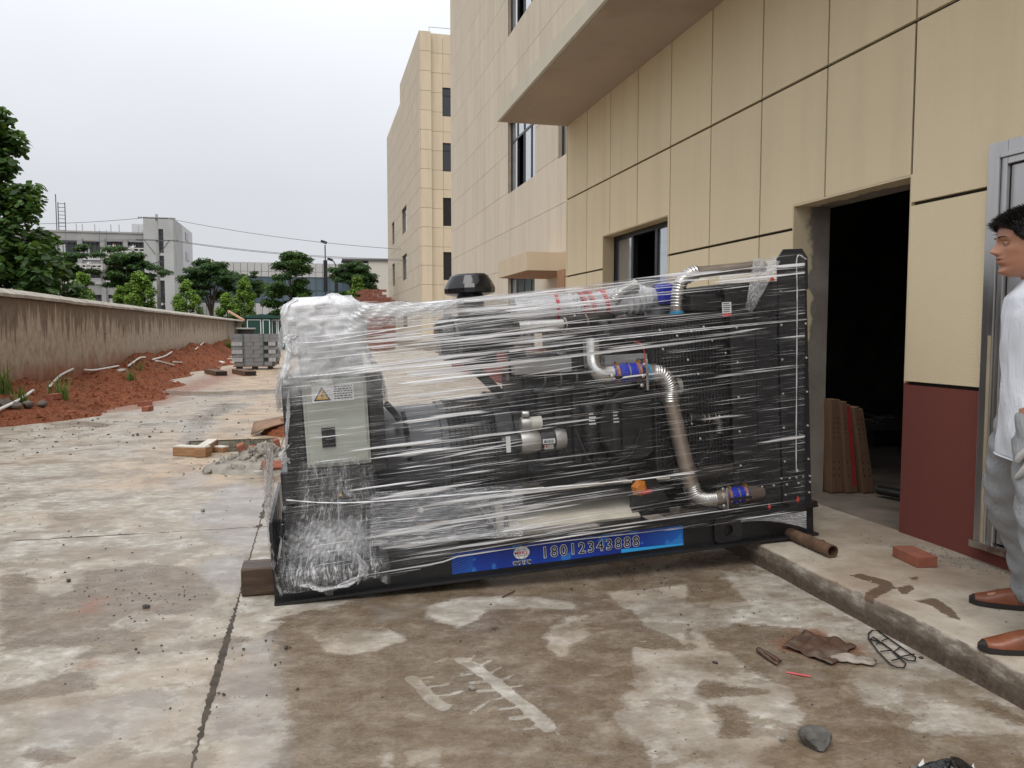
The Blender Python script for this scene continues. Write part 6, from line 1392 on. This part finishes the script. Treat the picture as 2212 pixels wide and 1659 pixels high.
# loose bricks on the yard
for i, (px, py, lb) in enumerate(((313,876,'red brick lying alone left of the far yard puddles'),(319,888,'dark red half brick nearer than the lone red brick'),(84,905,'broken red brick at the soil edge far left'),(145,899,'red brick fragment at the foot of the soil bank'),(118,861,'brownish brick half sunk in the soil bank'),(147,826,'brick standing in the soil beside the white pipe'))):
    p = G0(px, py); z = 0
    if px < 160 and py < 890: 
        for k in range(400):
            d = ray(px, py); t = 8+k*.03; q = C0+d*t/ math.hypot(d[0], d[1])
            if q[2] <= soil_h(q[0], q[1])+.03 and q[0] > YX: p = Vector(q); z = p.z; break
    o = MB().box(-.115,.115,-.055,.055,0,.09).build('brick', BRICK, bev=.008); o.location = (p.x, p.y, z-.01); o.rotation_euler = (0, 0, .4+i); tag(o, lb, 'brick', 'loose bricks on the left')
def on_soil(px, py, lift=.0):
    d = ray(px, py); 
    for k in range(2600):
        t = 8+k*.02; q = C0+d*t/math.hypot(d[0], d[1])
        if q[0] < YX+.03: q[0] = YX+.05; return Vector((q[0], q[1], max(q[2], soil_h(q[0], q[1]))+lift))
        if q[2] <= max(0, soil_h(q[0], q[1]))+.01: return Vector((q[0], q[1], max(0, soil_h(q[0], q[1]))+lift))
    return G0(px, py)
PVC = simple('white_conduit', (.72,.71,.69), .45, var=.06)
segs = [[(-20,902),(0,891),(39,872),(72,849)], [(108,840),(127,817),(155,802)], [(179,804),(208,803),(256,794)], [(277,794),(301,777),(314,775)], [(330,780),(356,772),(371,763)], [(422,757),(440,742)]]
nm_ = ['nearest white conduit length running out of the left edge', 'white conduit length curving up beside the upright brick', 'nearly level white conduit length on the middle of the soil bank', 'white conduit length rising to the soil crest', 'white conduit length above the flat white offcut', 'farthest white conduit length near the wall end']
for sg, lb in zip(segs, nm_):
    P_ = [on_soil(x, y, .05) for x, y in sg]; tag(MB().tube(bez(P_, 16), .024, 8).build('conduit', PVC, smooth=True), lb, 'conduit', 'white conduit lengths along the wall')
for (a, b, lb) in (((338,781),(372,790),'flat white plastic offcut on the soil bank'), ((376,783),(390,784),'small white scrap right of the flat offcut'), ((475,782),(484,785),'far white scrap on the soil'), ((258,802),(267,800),'white scrap below the level conduit')):
    A_, B_ = on_soil(*a, .03), on_soil(*b, .03); tag(MB().bar(A_, B_, .12, .04).build('plastic_offcut', PVC), lb, 'plastic scrap', 'white scraps on the soil')
STN2 = simple('grey_rubble', (.15,.125,.105), .9, var=.4, nscale=8, bump=.6)
for i, (px, py, s, lb) in enumerate(((8,876,.16,'leftmost grey rubble stone at the near end of the soil bank'),(34,880,.13,'second grey rubble stone from the left on the soil bank'),(60,880,.14,'third grey rubble stone from the left on the soil bank'),(90,876,.12,'rightmost grey rubble stone at the near end of the soil bank'))):
    o = put('rubble_stone', rock(s*.7, 90+i, 2), STN2); o.location = on_soil(px, py, -.01); o.rotation_euler = (0,0,i); tag(o, lb, 'stone', 'rubble at the near end of the soil bank')
can = MB().lathe((0,0,0), [(.045,0),(.05,.01),(.05,.13),(.045,.14)], 16, (1,.3,.25)).build('paint_can', simple('can_metal', (.30,.27,.24), .5, .4), smooth=35); can.location = G0(118, 886)+Vector((0,0,.05)); tag(can, 'small battered can on the edge of the red soil', 'can')
GRS = leaf_mat('weed_leaf', (.03,.07,.015), (.14,.22,.05))
for i, (px, py, h_, n_, lb) in enumerate(((281,820,.32,34,'grass tuft on the middle of the soil bank'),(298,800,.42,22,'taller weed behind the middle grass tuft'),(132,862,.42,50,'weed clump at the near end of the soil bank'),(8,850,.6,26,'tall weed against the wall at the left edge'),(494,752,.5,70,'leafy weed near the block pallet'),(45,868,.3,24,'small weed among the rubble stones'))):
    r_ = np.random.default_rng(300+i); c = on_soil(px, py); V, F, tn = [], [], []
    for k in range(n_):
        a = r_.random()*6.28; b = len(V); L = h_*r_.uniform(.5, 1.1); bx0, by0 = r_.normal()*.07, r_.normal()*.07; wv = .012 if h_ < .45 else .02; lean = r_.uniform(.15, .7)
        for t in (0, .5, 1): x = c.x+bx0+math.cos(a)*L*lean*t*t; y = c.y+by0+math.sin(a)*L*lean*t*t; z = c.z+L*t*(1-.25*t*lean)-.01; ww = wv*(1-t*.85); V += [(x-math.sin(a)*ww, y+math.cos(a)*ww, z), (x+math.sin(a)*ww, y-math.cos(a)*ww, z)]; tn += [.3+.5*t]*2
        F += [(b,b+1,b+3,b+2),(b+2,b+3,b+5,b+4)]
    me = bpy.data.meshes.new('weed'); me.from_pydata(V, [], F); at = me.attributes.new('tone', 'FLOAT', 'POINT'); at.data.foreach_set('value', np.array(tn, np.float32)); tag(put('weed', me, GRS), lb, 'weed', 'weeds on the soil bank')
for (px, py, lb) in ((478,812,'left of the two dark steel offcuts before the block pallet'), (541,812,'right of the two dark steel offcuts before the block pallet')):
    a = G0(px, py); m = MB(); L = 1.6; d = Vector((-.30, .95, 0)); o = MB().bar(a+Vector((0,0,.07)), a+d*L+Vector((0,0,.07)), .34, .13).build('steel_offcut', RUST); 
    MB().bar(a-d*.002+Vector((0,0,.07)), a-d*.004+Vector((0,0,.07)), .29, .09).build('painted_hollow', INKB, o); tag(o, lb, 'steel section', 'steel offcuts')  # black plate on the solid bar end paints the shade of a hollow section
# --- pallet of grey blocks
BLK = simple('grey_block', (.19,.195,.205), .9, var=.22, nscale=3, bump=.5, bscale=30); BLT = simple('pale_block', (.36,.37,.37), .9, var=.15, nscale=3, bump=.4)
pal = empty('block_pallet', (-1.95, 28.3, 0)); tag(pal, 'strapped pallet of grey concrete blocks standing in the yard', 'pallet')
for x in (-.5, 0, .5): MB().box(x-.07, x+.07, -.45, .45, 0, .10).build('pallet_foot', BLACKM, pal)
MB().box(-.66, .66, -.5, .5, .10, .13).build('pallet_board', simple('pallet_wood', (.14,.10,.07), .9), pal)
bz = .132; rowh = .132; full = MB().box(-.149,.149,-.07,.07,-.064,.064).mesh('block'); hd = MB().box(-.055,.055,-.14,.14,-.064,.064).mesh('block')
for r0 in range(8):
    wd = .70 if r0 else .62; y_f = -.5; top = r0 == 7; z = bz+rowh*r0+.066
    if r0 % 2 == 1 and not top:
        xs__ = [(-wd+.06+k*.115, hd) for k in range(3)]+[(-.16, full), (.15, full)]+[(wd-.06-k*.115, hd) for k in range(2)]
    else: xs__ = [(-wd+.15+k*.301, full) for k in range(int(wd*2/.301)+1)]
    for (x, ms) in xs__:
        if x > wd-.04: continue
        o = put('block', ms, BLT if (top or (ms is hd and random.random() < .6)) else BLK, pal); o.location = (x, y_f+(.07 if ms is full else .12)+random.uniform(-.012,.012), z); o.rotation_euler = (0,0,random.uniform(-.02,.02))
    for k in range(3):
        o = put('block', hd, BLT if random.random() < .4 else BLK, pal); o.location = (wd-.02+random.uniform(-.03,.05), -.25+k*.3, z); o.rotation_euler = (0,0,R(90)+random.uniform(-.03,.03))
MB().box(-.6, .55, -.36, .48, .14, bz+rowh*8-.01).build('inner_blocks', BLK, pal)
for x in (-.32, .31): MB().box(x-.014, x+.014, -.525, -.518, .12, bz+rowh*8+.01).build('strap', simple('green_strap', (.03,.12,.07), .5) if 'green_strap' not in bpy.data.materials else bpy.data.materials['green_strap'], pal)
# clods of red soil on the bank
r_ = np.random.default_rng(33); V, F = [], []
for _ in range(5200):
    y = 11+r_.random()**1.3*40; t = r_.random()*2.2; x = YX+.03+t; h_ = soil_h(x, y)
    if h_ < -.01: continue
    s = .012+.055*r_.random()**4; b = len(V); a = r_.random()*6.28; ca, sa = math.cos(a), math.sin(a)
    for (dx, dy, dz) in ((-1,-.7,-.2),(1,-.6,-.2),(.9,.8,-.2),(-.8,.7,-.2),(-.4,-.3,.8),(.5,.2,.75)): dx *= r_.uniform(.7, 1.2); V.append((x+(dx*ca-dy*sa)*s, y+(dx*sa+dy*ca)*s, max(0, h_)+dz*s))
    F.extend([(b,b+1,b+5,b+4),(b+1,b+2,b+5),(b+2,b+3,b+4,b+5),(b+3,b,b+4)])
me = bpy.data.meshes.new('soil_clods'); me.from_pydata(V, [], F); tag(put('soil_clods', me, SOIL), 'crumbled clods of red soil along the bank', 'soil', kind='stuff')
# ================================================================== PERSON at the right edge
FA = math.atan2(.49, -.87); PO = (2.755, 2.555, PZ)
man = empty('person', PO, (0, 0, FA)); man.scale = (1, 1, .962); tag(man, 'man in white T-shirt, grey trousers, work gloves and brown shoes watching the generator', 'person')
SKIN = NT('skin'); sn_ = SKIN.noise(60, 3); sp_ = SKIN.n('SeparateXYZ'); SKIN.l(SKIN.co(), sp_.inputs[0])
_c = SKIN.ramp(SKIN.noise(9, 4), (.3, (.33,.155,.095)), (.7, (.45,.225,.145)))
_lz = SKIN.math('SUBTRACT', 1, SKIN.math('MULTIPLY', SKIN.math('ABSOLUTE', SKIN.math('SUBTRACT', sp_.outputs['Z'], 1.530)), 80), clamp=True)
_lx = SKIN.rng(sp_.outputs['X'], .130, .137); _ly = SKIN.math('SUBTRACT', 1, SKIN.math('MULTIPLY', SKIN.math('ABSOLUTE', sp_.outputs['Y']), 34), clamp=True)
_lip = SKIN.math('MULTIPLY', SKIN.rng(_lz, .2, .5), SKIN.math('MULTIPLY', _lx, SKIN.rng(_ly, .1, .35)))
_c = SKIN.mix(SKIN.math('MULTIPLY', _lip, .8), _c, (.30,.09,.075))
SKIN = SKIN.done(SKIN.bsdf(_c, .45, 0, SKIN.bump(sn_, .12, .002), .4))
HZ = 1.462   # chin height
def ipl(z, T_): return float(np.interp(z, [t[0] for t in T_], [t[1] for t in T_]))
XF = [(0,.045),(.008,.066),(.018,.077),(.034,.073),(.05,.080),(.075,.081),(.10,.082),(.118,.079),(.135,.086),(.15,.087),(.17,.083),(.19,.068),(.208,.040),(.218,.015),(.225,-.012)]
XB = [(0,.0),(.02,-.012),(.04,-.03),(.06,-.055),(.09,-.085),(.13,-.098),(.17,-.095),(.20,-.072),(.216,-.042),(.225,-.014)]
HWD = [(0,.018),(.01,.034),(.03,.050),(.06,.062),(.09,.069),(.12,.073),(.16,.075),(.19,.064),(.21,.042),(.22,.02),(.225,.004)]
HX0 = .055
def head_pt(t, th, grow=0.):
    z = .225*t; xf, xb, w_ = ipl(z, XF), ipl(z, XB), ipl(z, HWD); c, s = math.cos(th), math.sin(th); xc = -.01
    pc = math.copysign(abs(c)**.88, c); ps = math.copysign(abs(s)**.92, s); x = xc+((xf-xc) if c > 0 else (xc-xb))*pc; y = w_*ps
    if c > 0:
        g = lambda cy, cz, sy, sz: math.exp(-((y-cy)/sy)**2-((z-cz)/sz)**2)
        x += .026*g(0,.088,.013,.010)+.016*g(0,.104,.010,.014)+.007*g(0,.120,.010,.014)           # nose
        x += .009*(g(.014,.083,.007,.007)+g(-.014,.083,.007,.007))                               # wings
        x += .009*g(0,.066,.022,.0055)+.008*g(0,.053,.020,.006)-.006*g(0,.0595,.022,.0028)+.006*g(0,.018,.018,.012)-.004*g(0,.037,.03,.007)
        x -= .011*(g(.031,.119,.015,.010)+g(-.031,.119,.015,.010)); x += .005*(g(.031,.117,.010,.0055)+g(-.031,.117,.010,.0055)); x += .006*(g(.03,.136,.022,.006)+g(-.03,.136,.022,.006))
        y += math.copysign(.004, y)*math.exp(-((z-.095)/.02)**2-((abs(y)-.05)/.016)**2)
    if grow: L = math.hypot(x-xc, y)+1e-6; k = 1+grow/L; x = xc+(x-xc)*k; y *= k; z += grow*max(0, (t-.55))*2.2
    return (x*1.1+HX0, y*1.1, z*1.143+HZ)
def head_mesh(m):
    n, k = 110, 72; b = len(m.v)
    for j in range(n+1):
        t = (j/n)
        for i in range(k): m.v.append(head_pt(t, 2*math.pi*i/k))
    for j in range(n):
        for i in range(k): i2 = (i+1) % k; m.f.append((b+j*k+i, b+j*k+i2, b+(j+1)*k+i2, b+(j+1)*k+i))
    m.f.append(tuple(b+i for i in range(k))[::-1]); m.f.append(tuple(b+n*k+i for i in range(k)))
def loft(m, secs, n=24):
    """secs: (x,y,z, rx, ry) level rings, elliptical"""
    b = len(m.v)
    for (x, y, z, rx, ry) in secs:
        for k in range(n): t = 2*math.pi*k/n; m.v.append((x+rx*math.cos(t), y+ry*math.sin(t), z))
    for j in range(len(secs)-1):
        for k in range(n): k2 = (k+1) % n; m.f.append((b+j*n+k, b+j*n+k2, b+(j+1)*n+k2, b+(j+1)*n+k))
    m.f.append(tuple(b+k for k in range(n))[::-1]); m.f.append(tuple(b+(len(secs)-1)*n+k for k in range(n)))
LEG = lambda s: [(-.035+(.045 if s > 0 else -.07),s*.26,.05),(-.025+(.025 if s > 0 else -.04),s*.24,.30),(.02,s*.205,.50),(.015,s*.14,.76),(0,s*.09,.92)]
ARM_L = [(-.03,.180,1.385),(-.06,.225,1.24),(-.075,.25,1.07),(-.04,.25,.93),(.015,.235,.80)]
ARM_R = [(-.03,-.180,1.385),(-.07,-.225,1.24),(-.10,-.25,1.07),(-.08,-.25,.93),(-.05,-.235,.80)]
m = MB(); head_mesh(m)
m.tube(bez([(-.02,0,1.42),(.01,0,1.48),(.035,0,1.55)], 8), [.066,.06,.057,.056,.055,.054,.054,.053,.05], 24)
loft(m, [(-.012,0,.86,.085,.14),(-.012,0,.94,.088,.15),(-.01,0,1.04,.082,.138),(-.008,0,1.15,.09,.145),(-.005,0,1.28,.10,.165),(-.01,0,1.37,.095,.185),(-.015,0,1.42,.07,.13),(-.015,0,1.45,.05,.07)], 32)
for s in (1, -1): m.tube(bez(LEG(s), 16), list(np.interp(np.linspace(0,1,17), [0,.25,.5,.8,1], [.042,.058,.06,.082,.09])), 20)
for A_ in (ARM_L, ARM_R): m.tube(bez(A_, 16), list(np.interp(np.linspace(0,1,17), [0,.2,.5,.7,1], [.055,.05,.042,.040,.029])), 18)
for s in (1, -1):   # feet and ears
    m.tube(bez([(-.03,s*.26,.05),(.02,s*.262,.045),(.06,s*.265,.04)], 6), [.02,.022,.022,.02,.02,.018,.015], 14)
    m.tube(bez([(HX0-.012,s*.079,HZ+.088),(HX0-.020,s*.090,HZ+.12),(HX0-.016,s*.092,HZ+.146),(HX0-.004,s*.083,HZ+.150)], 8), [.008,.010,.012,.013,.013,.012,.011,.009,.007], 10)
bd = m.build('body', SKIN, man, True); rmod = bd.modifiers.new('one_skin', 'REMESH'); rmod.mode = 'VOXEL'; rmod.voxel_size = .0034; rmod.use_smooth_shade = True; sm = bd.modifiers.new('soft', 'SMOOTH'); sm.factor = .4; sm.iterations = 2
# eyes, brows, hair
EYE = simple('eye_white', (.55,.52,.48), .2, var=.02)
for s in (1, -1):
    ex, ey, ez = HX0+.072, s*.034, HZ+.1335; e_ = MB().lathe((ex, ey, ez-.0115), [(.001,0),(.008,.004),(.0115,.0115),(.008,.019),(.001,.023)], 14); eo = e_.build('eye', EYE, bd, True)
    d = Vector((1, s*.05, 0)).normalized(); MB().lathe(Vector((ex, ey, ez))+d*.0095, [(.001,0),(.0052,0),(.0045,.0018),(.001,.0024)], 12, d).build('iris', INKB, eo)
    for (dz, r0) in ((.0042, .0042), (-.0048, .0032)):
        P_ = [(ex+.0088-.0065*((y-.0)/.016)**2, ey+y*1.0, ez+dz-.0035*(y/.016)**2*(1 if dz > 0 else -1)) for y in np.linspace(-.016, .016, 9)]; MB().tube(P_, r0, 8).build('eyelid', SKIN, eo, True)
    P_ = []; 
    for k in range(9): y = s*(.012+.036*k/8); t_ = (.1375+.004*math.sin(k/8*2.4)-.003*(k/8)**3)/.225; th = math.asin(min(.99, abs(y)/ipl(t_*.225, HWD)))*(1 if y > 0 else -1); p = head_pt(t_, th, .0015); P_.append(p)
    MB().tube(P_, [.0022,.0036,.004,.004,.0038,.0034,.003,.0024,.0012], 6, flat=.7).build('eyebrow', simple('brow_hair', (.014,.011,.01), .7) if 'brow_hair' not in bpy.data.materials else bpy.data.materials['brow_hair'], bd, True)
HAIR = simple('black_hair', (.008,.007,.0065), .45, var=.3, nscale=40)
def hairline(th):  # lowest t of the scalp at angle th (0 = front)
    a = abs(th) if abs(th) < math.pi else 2*math.pi-abs(th)
    return float(np.interp(a, [0, .55, .9, 1.15, 1.45, 1.7, 2.2, 3.15], [.775, .75, .70, .57, .50, .56, .36, .30]))
m = MB(); n, k = 26, 60; b = 0
for j in range(n+1):
    for i in range(k):
        th = 2*math.pi*i/k; a = th if th < math.pi else th-2*math.pi; t0 = hairline(a); t = t0+(1-t0)*j/n; g = .012*min(1, j/5+.25); m.v.append(head_pt(min(t, .999), th, g))
for j in range(n):
    for i in range(k): i2 = (i+1) % k; m.f.append((j*k+i, j*k+i2, (j+1)*k+i2, (j+1)*k+i))
m.f.append(tuple(n*k+i for i in range(k)))
ho = m.build('hair', HAIR, bd, True)
r_ = np.random.default_rng(4); V, F = [], []
for q in range(5200):
    th = r_.uniform(-math.pi, math.pi); t0 = hairline(th); t = t0+(1-t0)*r_.random()**.9; p = np.array(head_pt(min(t, .995), th, .008)); c0 = np.array((HX0-.01, 0, HZ+.135)); nd = p-c0; nd /= np.linalg.norm(nd)
    fr = max(0, math.cos(th))*.9; d = nd*.8+np.array((.75*fr+.10, 0, .45-.25*fr))+r_.normal(size=3)*.22; d /= np.linalg.norm(d); L = r_.uniform(.024, .044)*(1 if t > .65 else .35+.4*(t-.3)); sd = np.cross(d, r_.normal(size=3)); sd /= np.linalg.norm(sd); w0 = .0014; b = len(V)
    mid = p+d*L*.55; tip = p+d*L+np.array((.004*fr, 0, -.006*fr)); V += [tuple(p-sd*w0), tuple(p+sd*w0), tuple(mid+sd*w0*.8), tuple(mid-sd*w0*.8), tuple(tip)]; F += [(b,b+1,b+2,b+3),(b+3,b+2,b+4)]
me = bpy.data.meshes.new('hair_strands'); me.from_pydata(V, [], F); tag(put('hair_strands', me, HAIR, ho), kind='stuff')
# T-shirt
SHIRT = NT('white_cotton'); fn_ = SHIRT.noise(5, 4, .55, SHIRT.co((1,1,.45)), dist=1.2); SHIRT = SHIRT.done(SHIRT.bsdf(SHIRT.ramp(SHIRT.noise(3, 4), (.3, (.66,.69,.74)), (.7, (.74,.77,.82))), .85, 0, SHIRT.bump(fn_, .6, .05), .2))
def garment(name, secs, n, mat, fold, closed=False, par=man, th=.004):
    m = MB(); S = []
    zs = [s[2] for s in secs]; K = 46
    for j in range(K+1):
        z = zs[0]+(zs[-1]-zs[0])*j/K; S.append([float(np.interp(z, zs, [s[i] for s in secs])) for i in (0, 1)]+[z]+[float(np.interp(z, zs, [s[i] for s in secs])) for i in (3, 4)])
    for (x, y, z, rx, ry) in S:
        for k in range(n): t = 2*math.pi*k/n; f = 1+fold(t, z); m.v.append((x+rx*f*math.cos(t), y+ry*f*math.sin(t), z))
    for j in range(K):
        for k in range(n): k2 = (k+1) % n; m.f.append((j*n+k, j*n+k2, (j+1)*n+k2, (j+1)*n+k))
    return m
sh = garment('t_shirt', [(-.02,0,.72,.128,.236),(-.02,0,.80,.130,.228),(-.015,0,.92,.124,.205),(-.01,0,1.05,.118,.172),(-.005,0,1.18,.120,.178),(-.005,0,1.30,.122,.19),(-.01,0,1.38,.112,.205),(-.015,0,1.425,.082,.15),(-.012,0,1.452,.066,.085),(-.008,0,1.462,.062,.070)], 64, SHIRT, lambda t, z: .035*math.sin(t*5+z*14)*max(0, 1-(z-.7)/.55)+.016*math.sin(t*3-z*31+1)+.012*math.sin(t*9+z*22))
for A_ in (ARM_L, ARM_R):
    P_ = bez(A_[:3], 10); P_ = P_[:8]; sh.tube(P_, [.078,.080,.080,.079,.078,.079,.081,.083], 26, cap=False)
so_ = sh.build('t_shirt', SHIRT, man, True, fix=True); s = so_.modifiers.new('cloth', 'SOLIDIFY'); s.thickness = .003
MB().tube([(-.008+.064*math.cos(t), .072*math.sin(t), 1.462+.006*math.cos(t)) for t in np.linspace(0, 2*math.pi, 40)], .006, 8, cap=False).build('collar', SHIRT, so_, True)
MB().tube([(-.02+.130*math.cos(t)*(1+.035*math.sin(t*5+10.08)), .237*math.sin(t)*(1+.035*math.sin(t*5+10.08)), .722) for t in np.linspace(0, 2*math.pi, 60)], .004, 6, cap=False).build('hem', SHIRT, so_, True)
# trousers
TRO = NT('grey_cotton'); tn_ = TRO.noise(7, 4, .55, TRO.co((1,1,.5)), dist=1.0); TRO = TRO.done(TRO.bsdf(TRO.ramp(TRO.noise(4, 4), (.3, (.25,.26,.27)), (.7, (.33,.34,.35))), .88, 0, TRO.bump(tn_, .8, .04), .2))
tm = MB(); loft(tm, [(-.015,0,.74,.112,.172),(-.015,0,.82,.114,.172),(-.01,0,.92,.108,.165),(-.005,0,.98,.10,.155)], 40)
for s in (1, -1):
    P_ = bez(LEG(s), 60); rs = []
    for i, p in enumerate(P_): z = p[2]; stack = max(0, 1-(z-.06)/.16); rs.append(float(np.interp(z, [.05,.2,.5,.76,.92], [.064,.070,.082,.092,.086]))*(1+.055*stack*math.sin(z*150)+.015*math.sin(z*37+s)))
    b = len(tm.v); n_ = 28; tm.tube(P_, rs, n_, cap=False)
    for q in range(b, len(tm.v)): x, y, z = tm.v[q]; tm.v[q] = (x+.006*math.sin(z*60+y*40), y+.005*math.sin(z*47+x*30), z)
to = tm.build('trousers', TRO, man, True); s = to.modifiers.new('cloth', 'SOLIDIFY'); s.thickness = .003
# shoes
LEA = simple('brown_leather', (.20,.062,.028), .38, var=.25, nscale=9, bump=.15, bscale=90, dirt=(.12,.05,.03)); SOLE = simple('dark_sole', (.018,.015,.013), .6)
for s in (1, -1):
    so2 = empty('shoe_mount'); bpy.data.objects.remove(so2); ya = s*.26; tw_ = s*R(8)
    def SP(x, y, z): return (-.02+(.045 if s > 0 else -.07)+x*math.cos(tw_)-y*math.sin(tw_), ya+x*math.sin(tw_)+y*math.cos(tw_), z)
    def outline(x): return float(np.interp(x, [-.075,-.06,0,.08,.15,.19,.215], [.012,.032,.036,.044,.045,.034,.008]))
    def topz(x): return float(np.interp(x, [-.075,-.05,.0,.06,.10,.15,.19,.215], [.075,.09,.092,.085,.072,.052,.042,.028]))
    mm = MB(); n_ = 18; xs_ = np.linspace(-.075, .215, 26)
    for x in xs_:
        w_, tz_ = outline(x), topz(x)
        for k in range(n_): t = math.pi*k/(n_-1); mm.v.append(SP(x, w_*math.copysign(abs(math.cos(t))**.7, math.cos(t)), .018+(tz_-.018)*math.sin(t)**.75))
    for i in range(25):
        for k in range(n_-1): a = i*n_+k; mm.f.append((a, a+1, a+n_+1, a+n_))
    mm.f.append(tuple(range(n_))); mm.f.append(tuple(25*n_+k for k in range(n_))[::-1])
    sho = mm.build('shoe', LEA, man, True)
    ms_ = MB(); P1 = [(x, outline(x)+.004) for x in xs_]; ring_ = [(x, w_) for x, w_ in P1]+[(x, -w_) for x, w_ in P1[::-1]]; v = [SP(x, y, .001) for x, y in ring_]+[SP(x, y, .022) for x, y in ring_]; n2 = len(ring_)
    ms_.add(v, [tuple(range(n2))[::-1], tuple(range(n2, 2*n2))]+[(i, (i+1) % n2, n2+(i+1) % n2, n2+i) for i in range(n2)]); ms_.build('sole', SOLE, sho)
    mt = MB(); 
    for x in np.linspace(.196, .2155, 8):
        w_, tz_ = outline(x)+.002, topz(x)+.002
        for k in range(n_): t = math.pi*k/(n_-1); mt.v.append(SP(x, w_*math.copysign(abs(math.cos(t))**.7, math.cos(t)), .018+(tz_-.018)*math.sin(t)**.75))
    for i in range(7):
        for k in range(n_-1): a = i*n_+k; mt.f.append((a, a+1, a+n_+1, a+n_))
    mt.build('toe_cap', SOLE, sho, True)
    MB().tube([SP(.06+.055*math.cos(t), .034*math.sin(t), topz(.06+.055*math.cos(t))-.004-.018*abs(math.sin(t))) for t in np.linspace(0, 2*math.pi, 26)], .0022, 6, cap=False).build('seam', LEA, sho, True)
    MB().prism([(-.009,0),(.009,0),(0,.014)], 1, -.001, .001).build('badge', STEEL, sho).location = SP(.105, s*.030, .055)
# gloves with five fingers
GLV = simple('knit_glove', (.42,.42,.41), .9, var=.2, nscale=14, bump=.6, bscale=260, dirt=(.24,.225,.20))
for s, A_ in ((1, ARM_L), (-1, ARM_R)):
    wv_ = Vector(A_[-1]); dwn = Vector((.36, -.05*s, -.93)).normalized(); fwd = Vector((.9, .0, .36)).normalized(); sid = dwn.cross(fwd).normalized()
    def HP(a, b, c): return tuple(wv_+dwn*a+fwd*b+sid*c)
    g = MB(); g.tube([HP(-.045,0,0), HP(-.02,0,0), HP(0,0,0), HP(.03,.004,0), HP(.07,.006,0), HP(.095,.004,0)], [.047,.044,.040,.044,.047,.040], 20, flat=.55)
    for (b0, L, cu) in ((.033,.074,.5), (.011,.082,.6), (-.011,.078,.7), (-.032,.062,.8)):
        g.tube(bez([HP(.075,b0,0), HP(.10,b0*1.1,.004), HP(.10+L*.45,b0*1.12,.012+.012*cu), HP(.10+L*.85,b0*1.1,.022+.034*cu)], 10), [.013,.0135,.013,.0125,.0125,.0122,.012,.0115,.0112,.0105,.008], 12)
    g.tube(bez([HP(.018,.030,.004), HP(.045,.056,.012), HP(.078,.066,.022), HP(.104,.062,.03)], 10), [.018,.017,.0165,.016,.0155,.015,.0145,.014,.0135,.0125,.009], 12)
    go = g.build('glove', GLV, man, True); q = go.modifiers.new('knit', 'REMESH'); q.mode = 'VOXEL'; q.voxel_size = .0032; q.use_smooth_shade = True
    MB().tube([HP(-.045+.004*math.sin(3*t), .046*math.cos(t), .028*math.sin(t)) for t in np.linspace(0, 2*math.pi, 24)], .006, 8, cap=False).build('cuff', GLV, go, True)
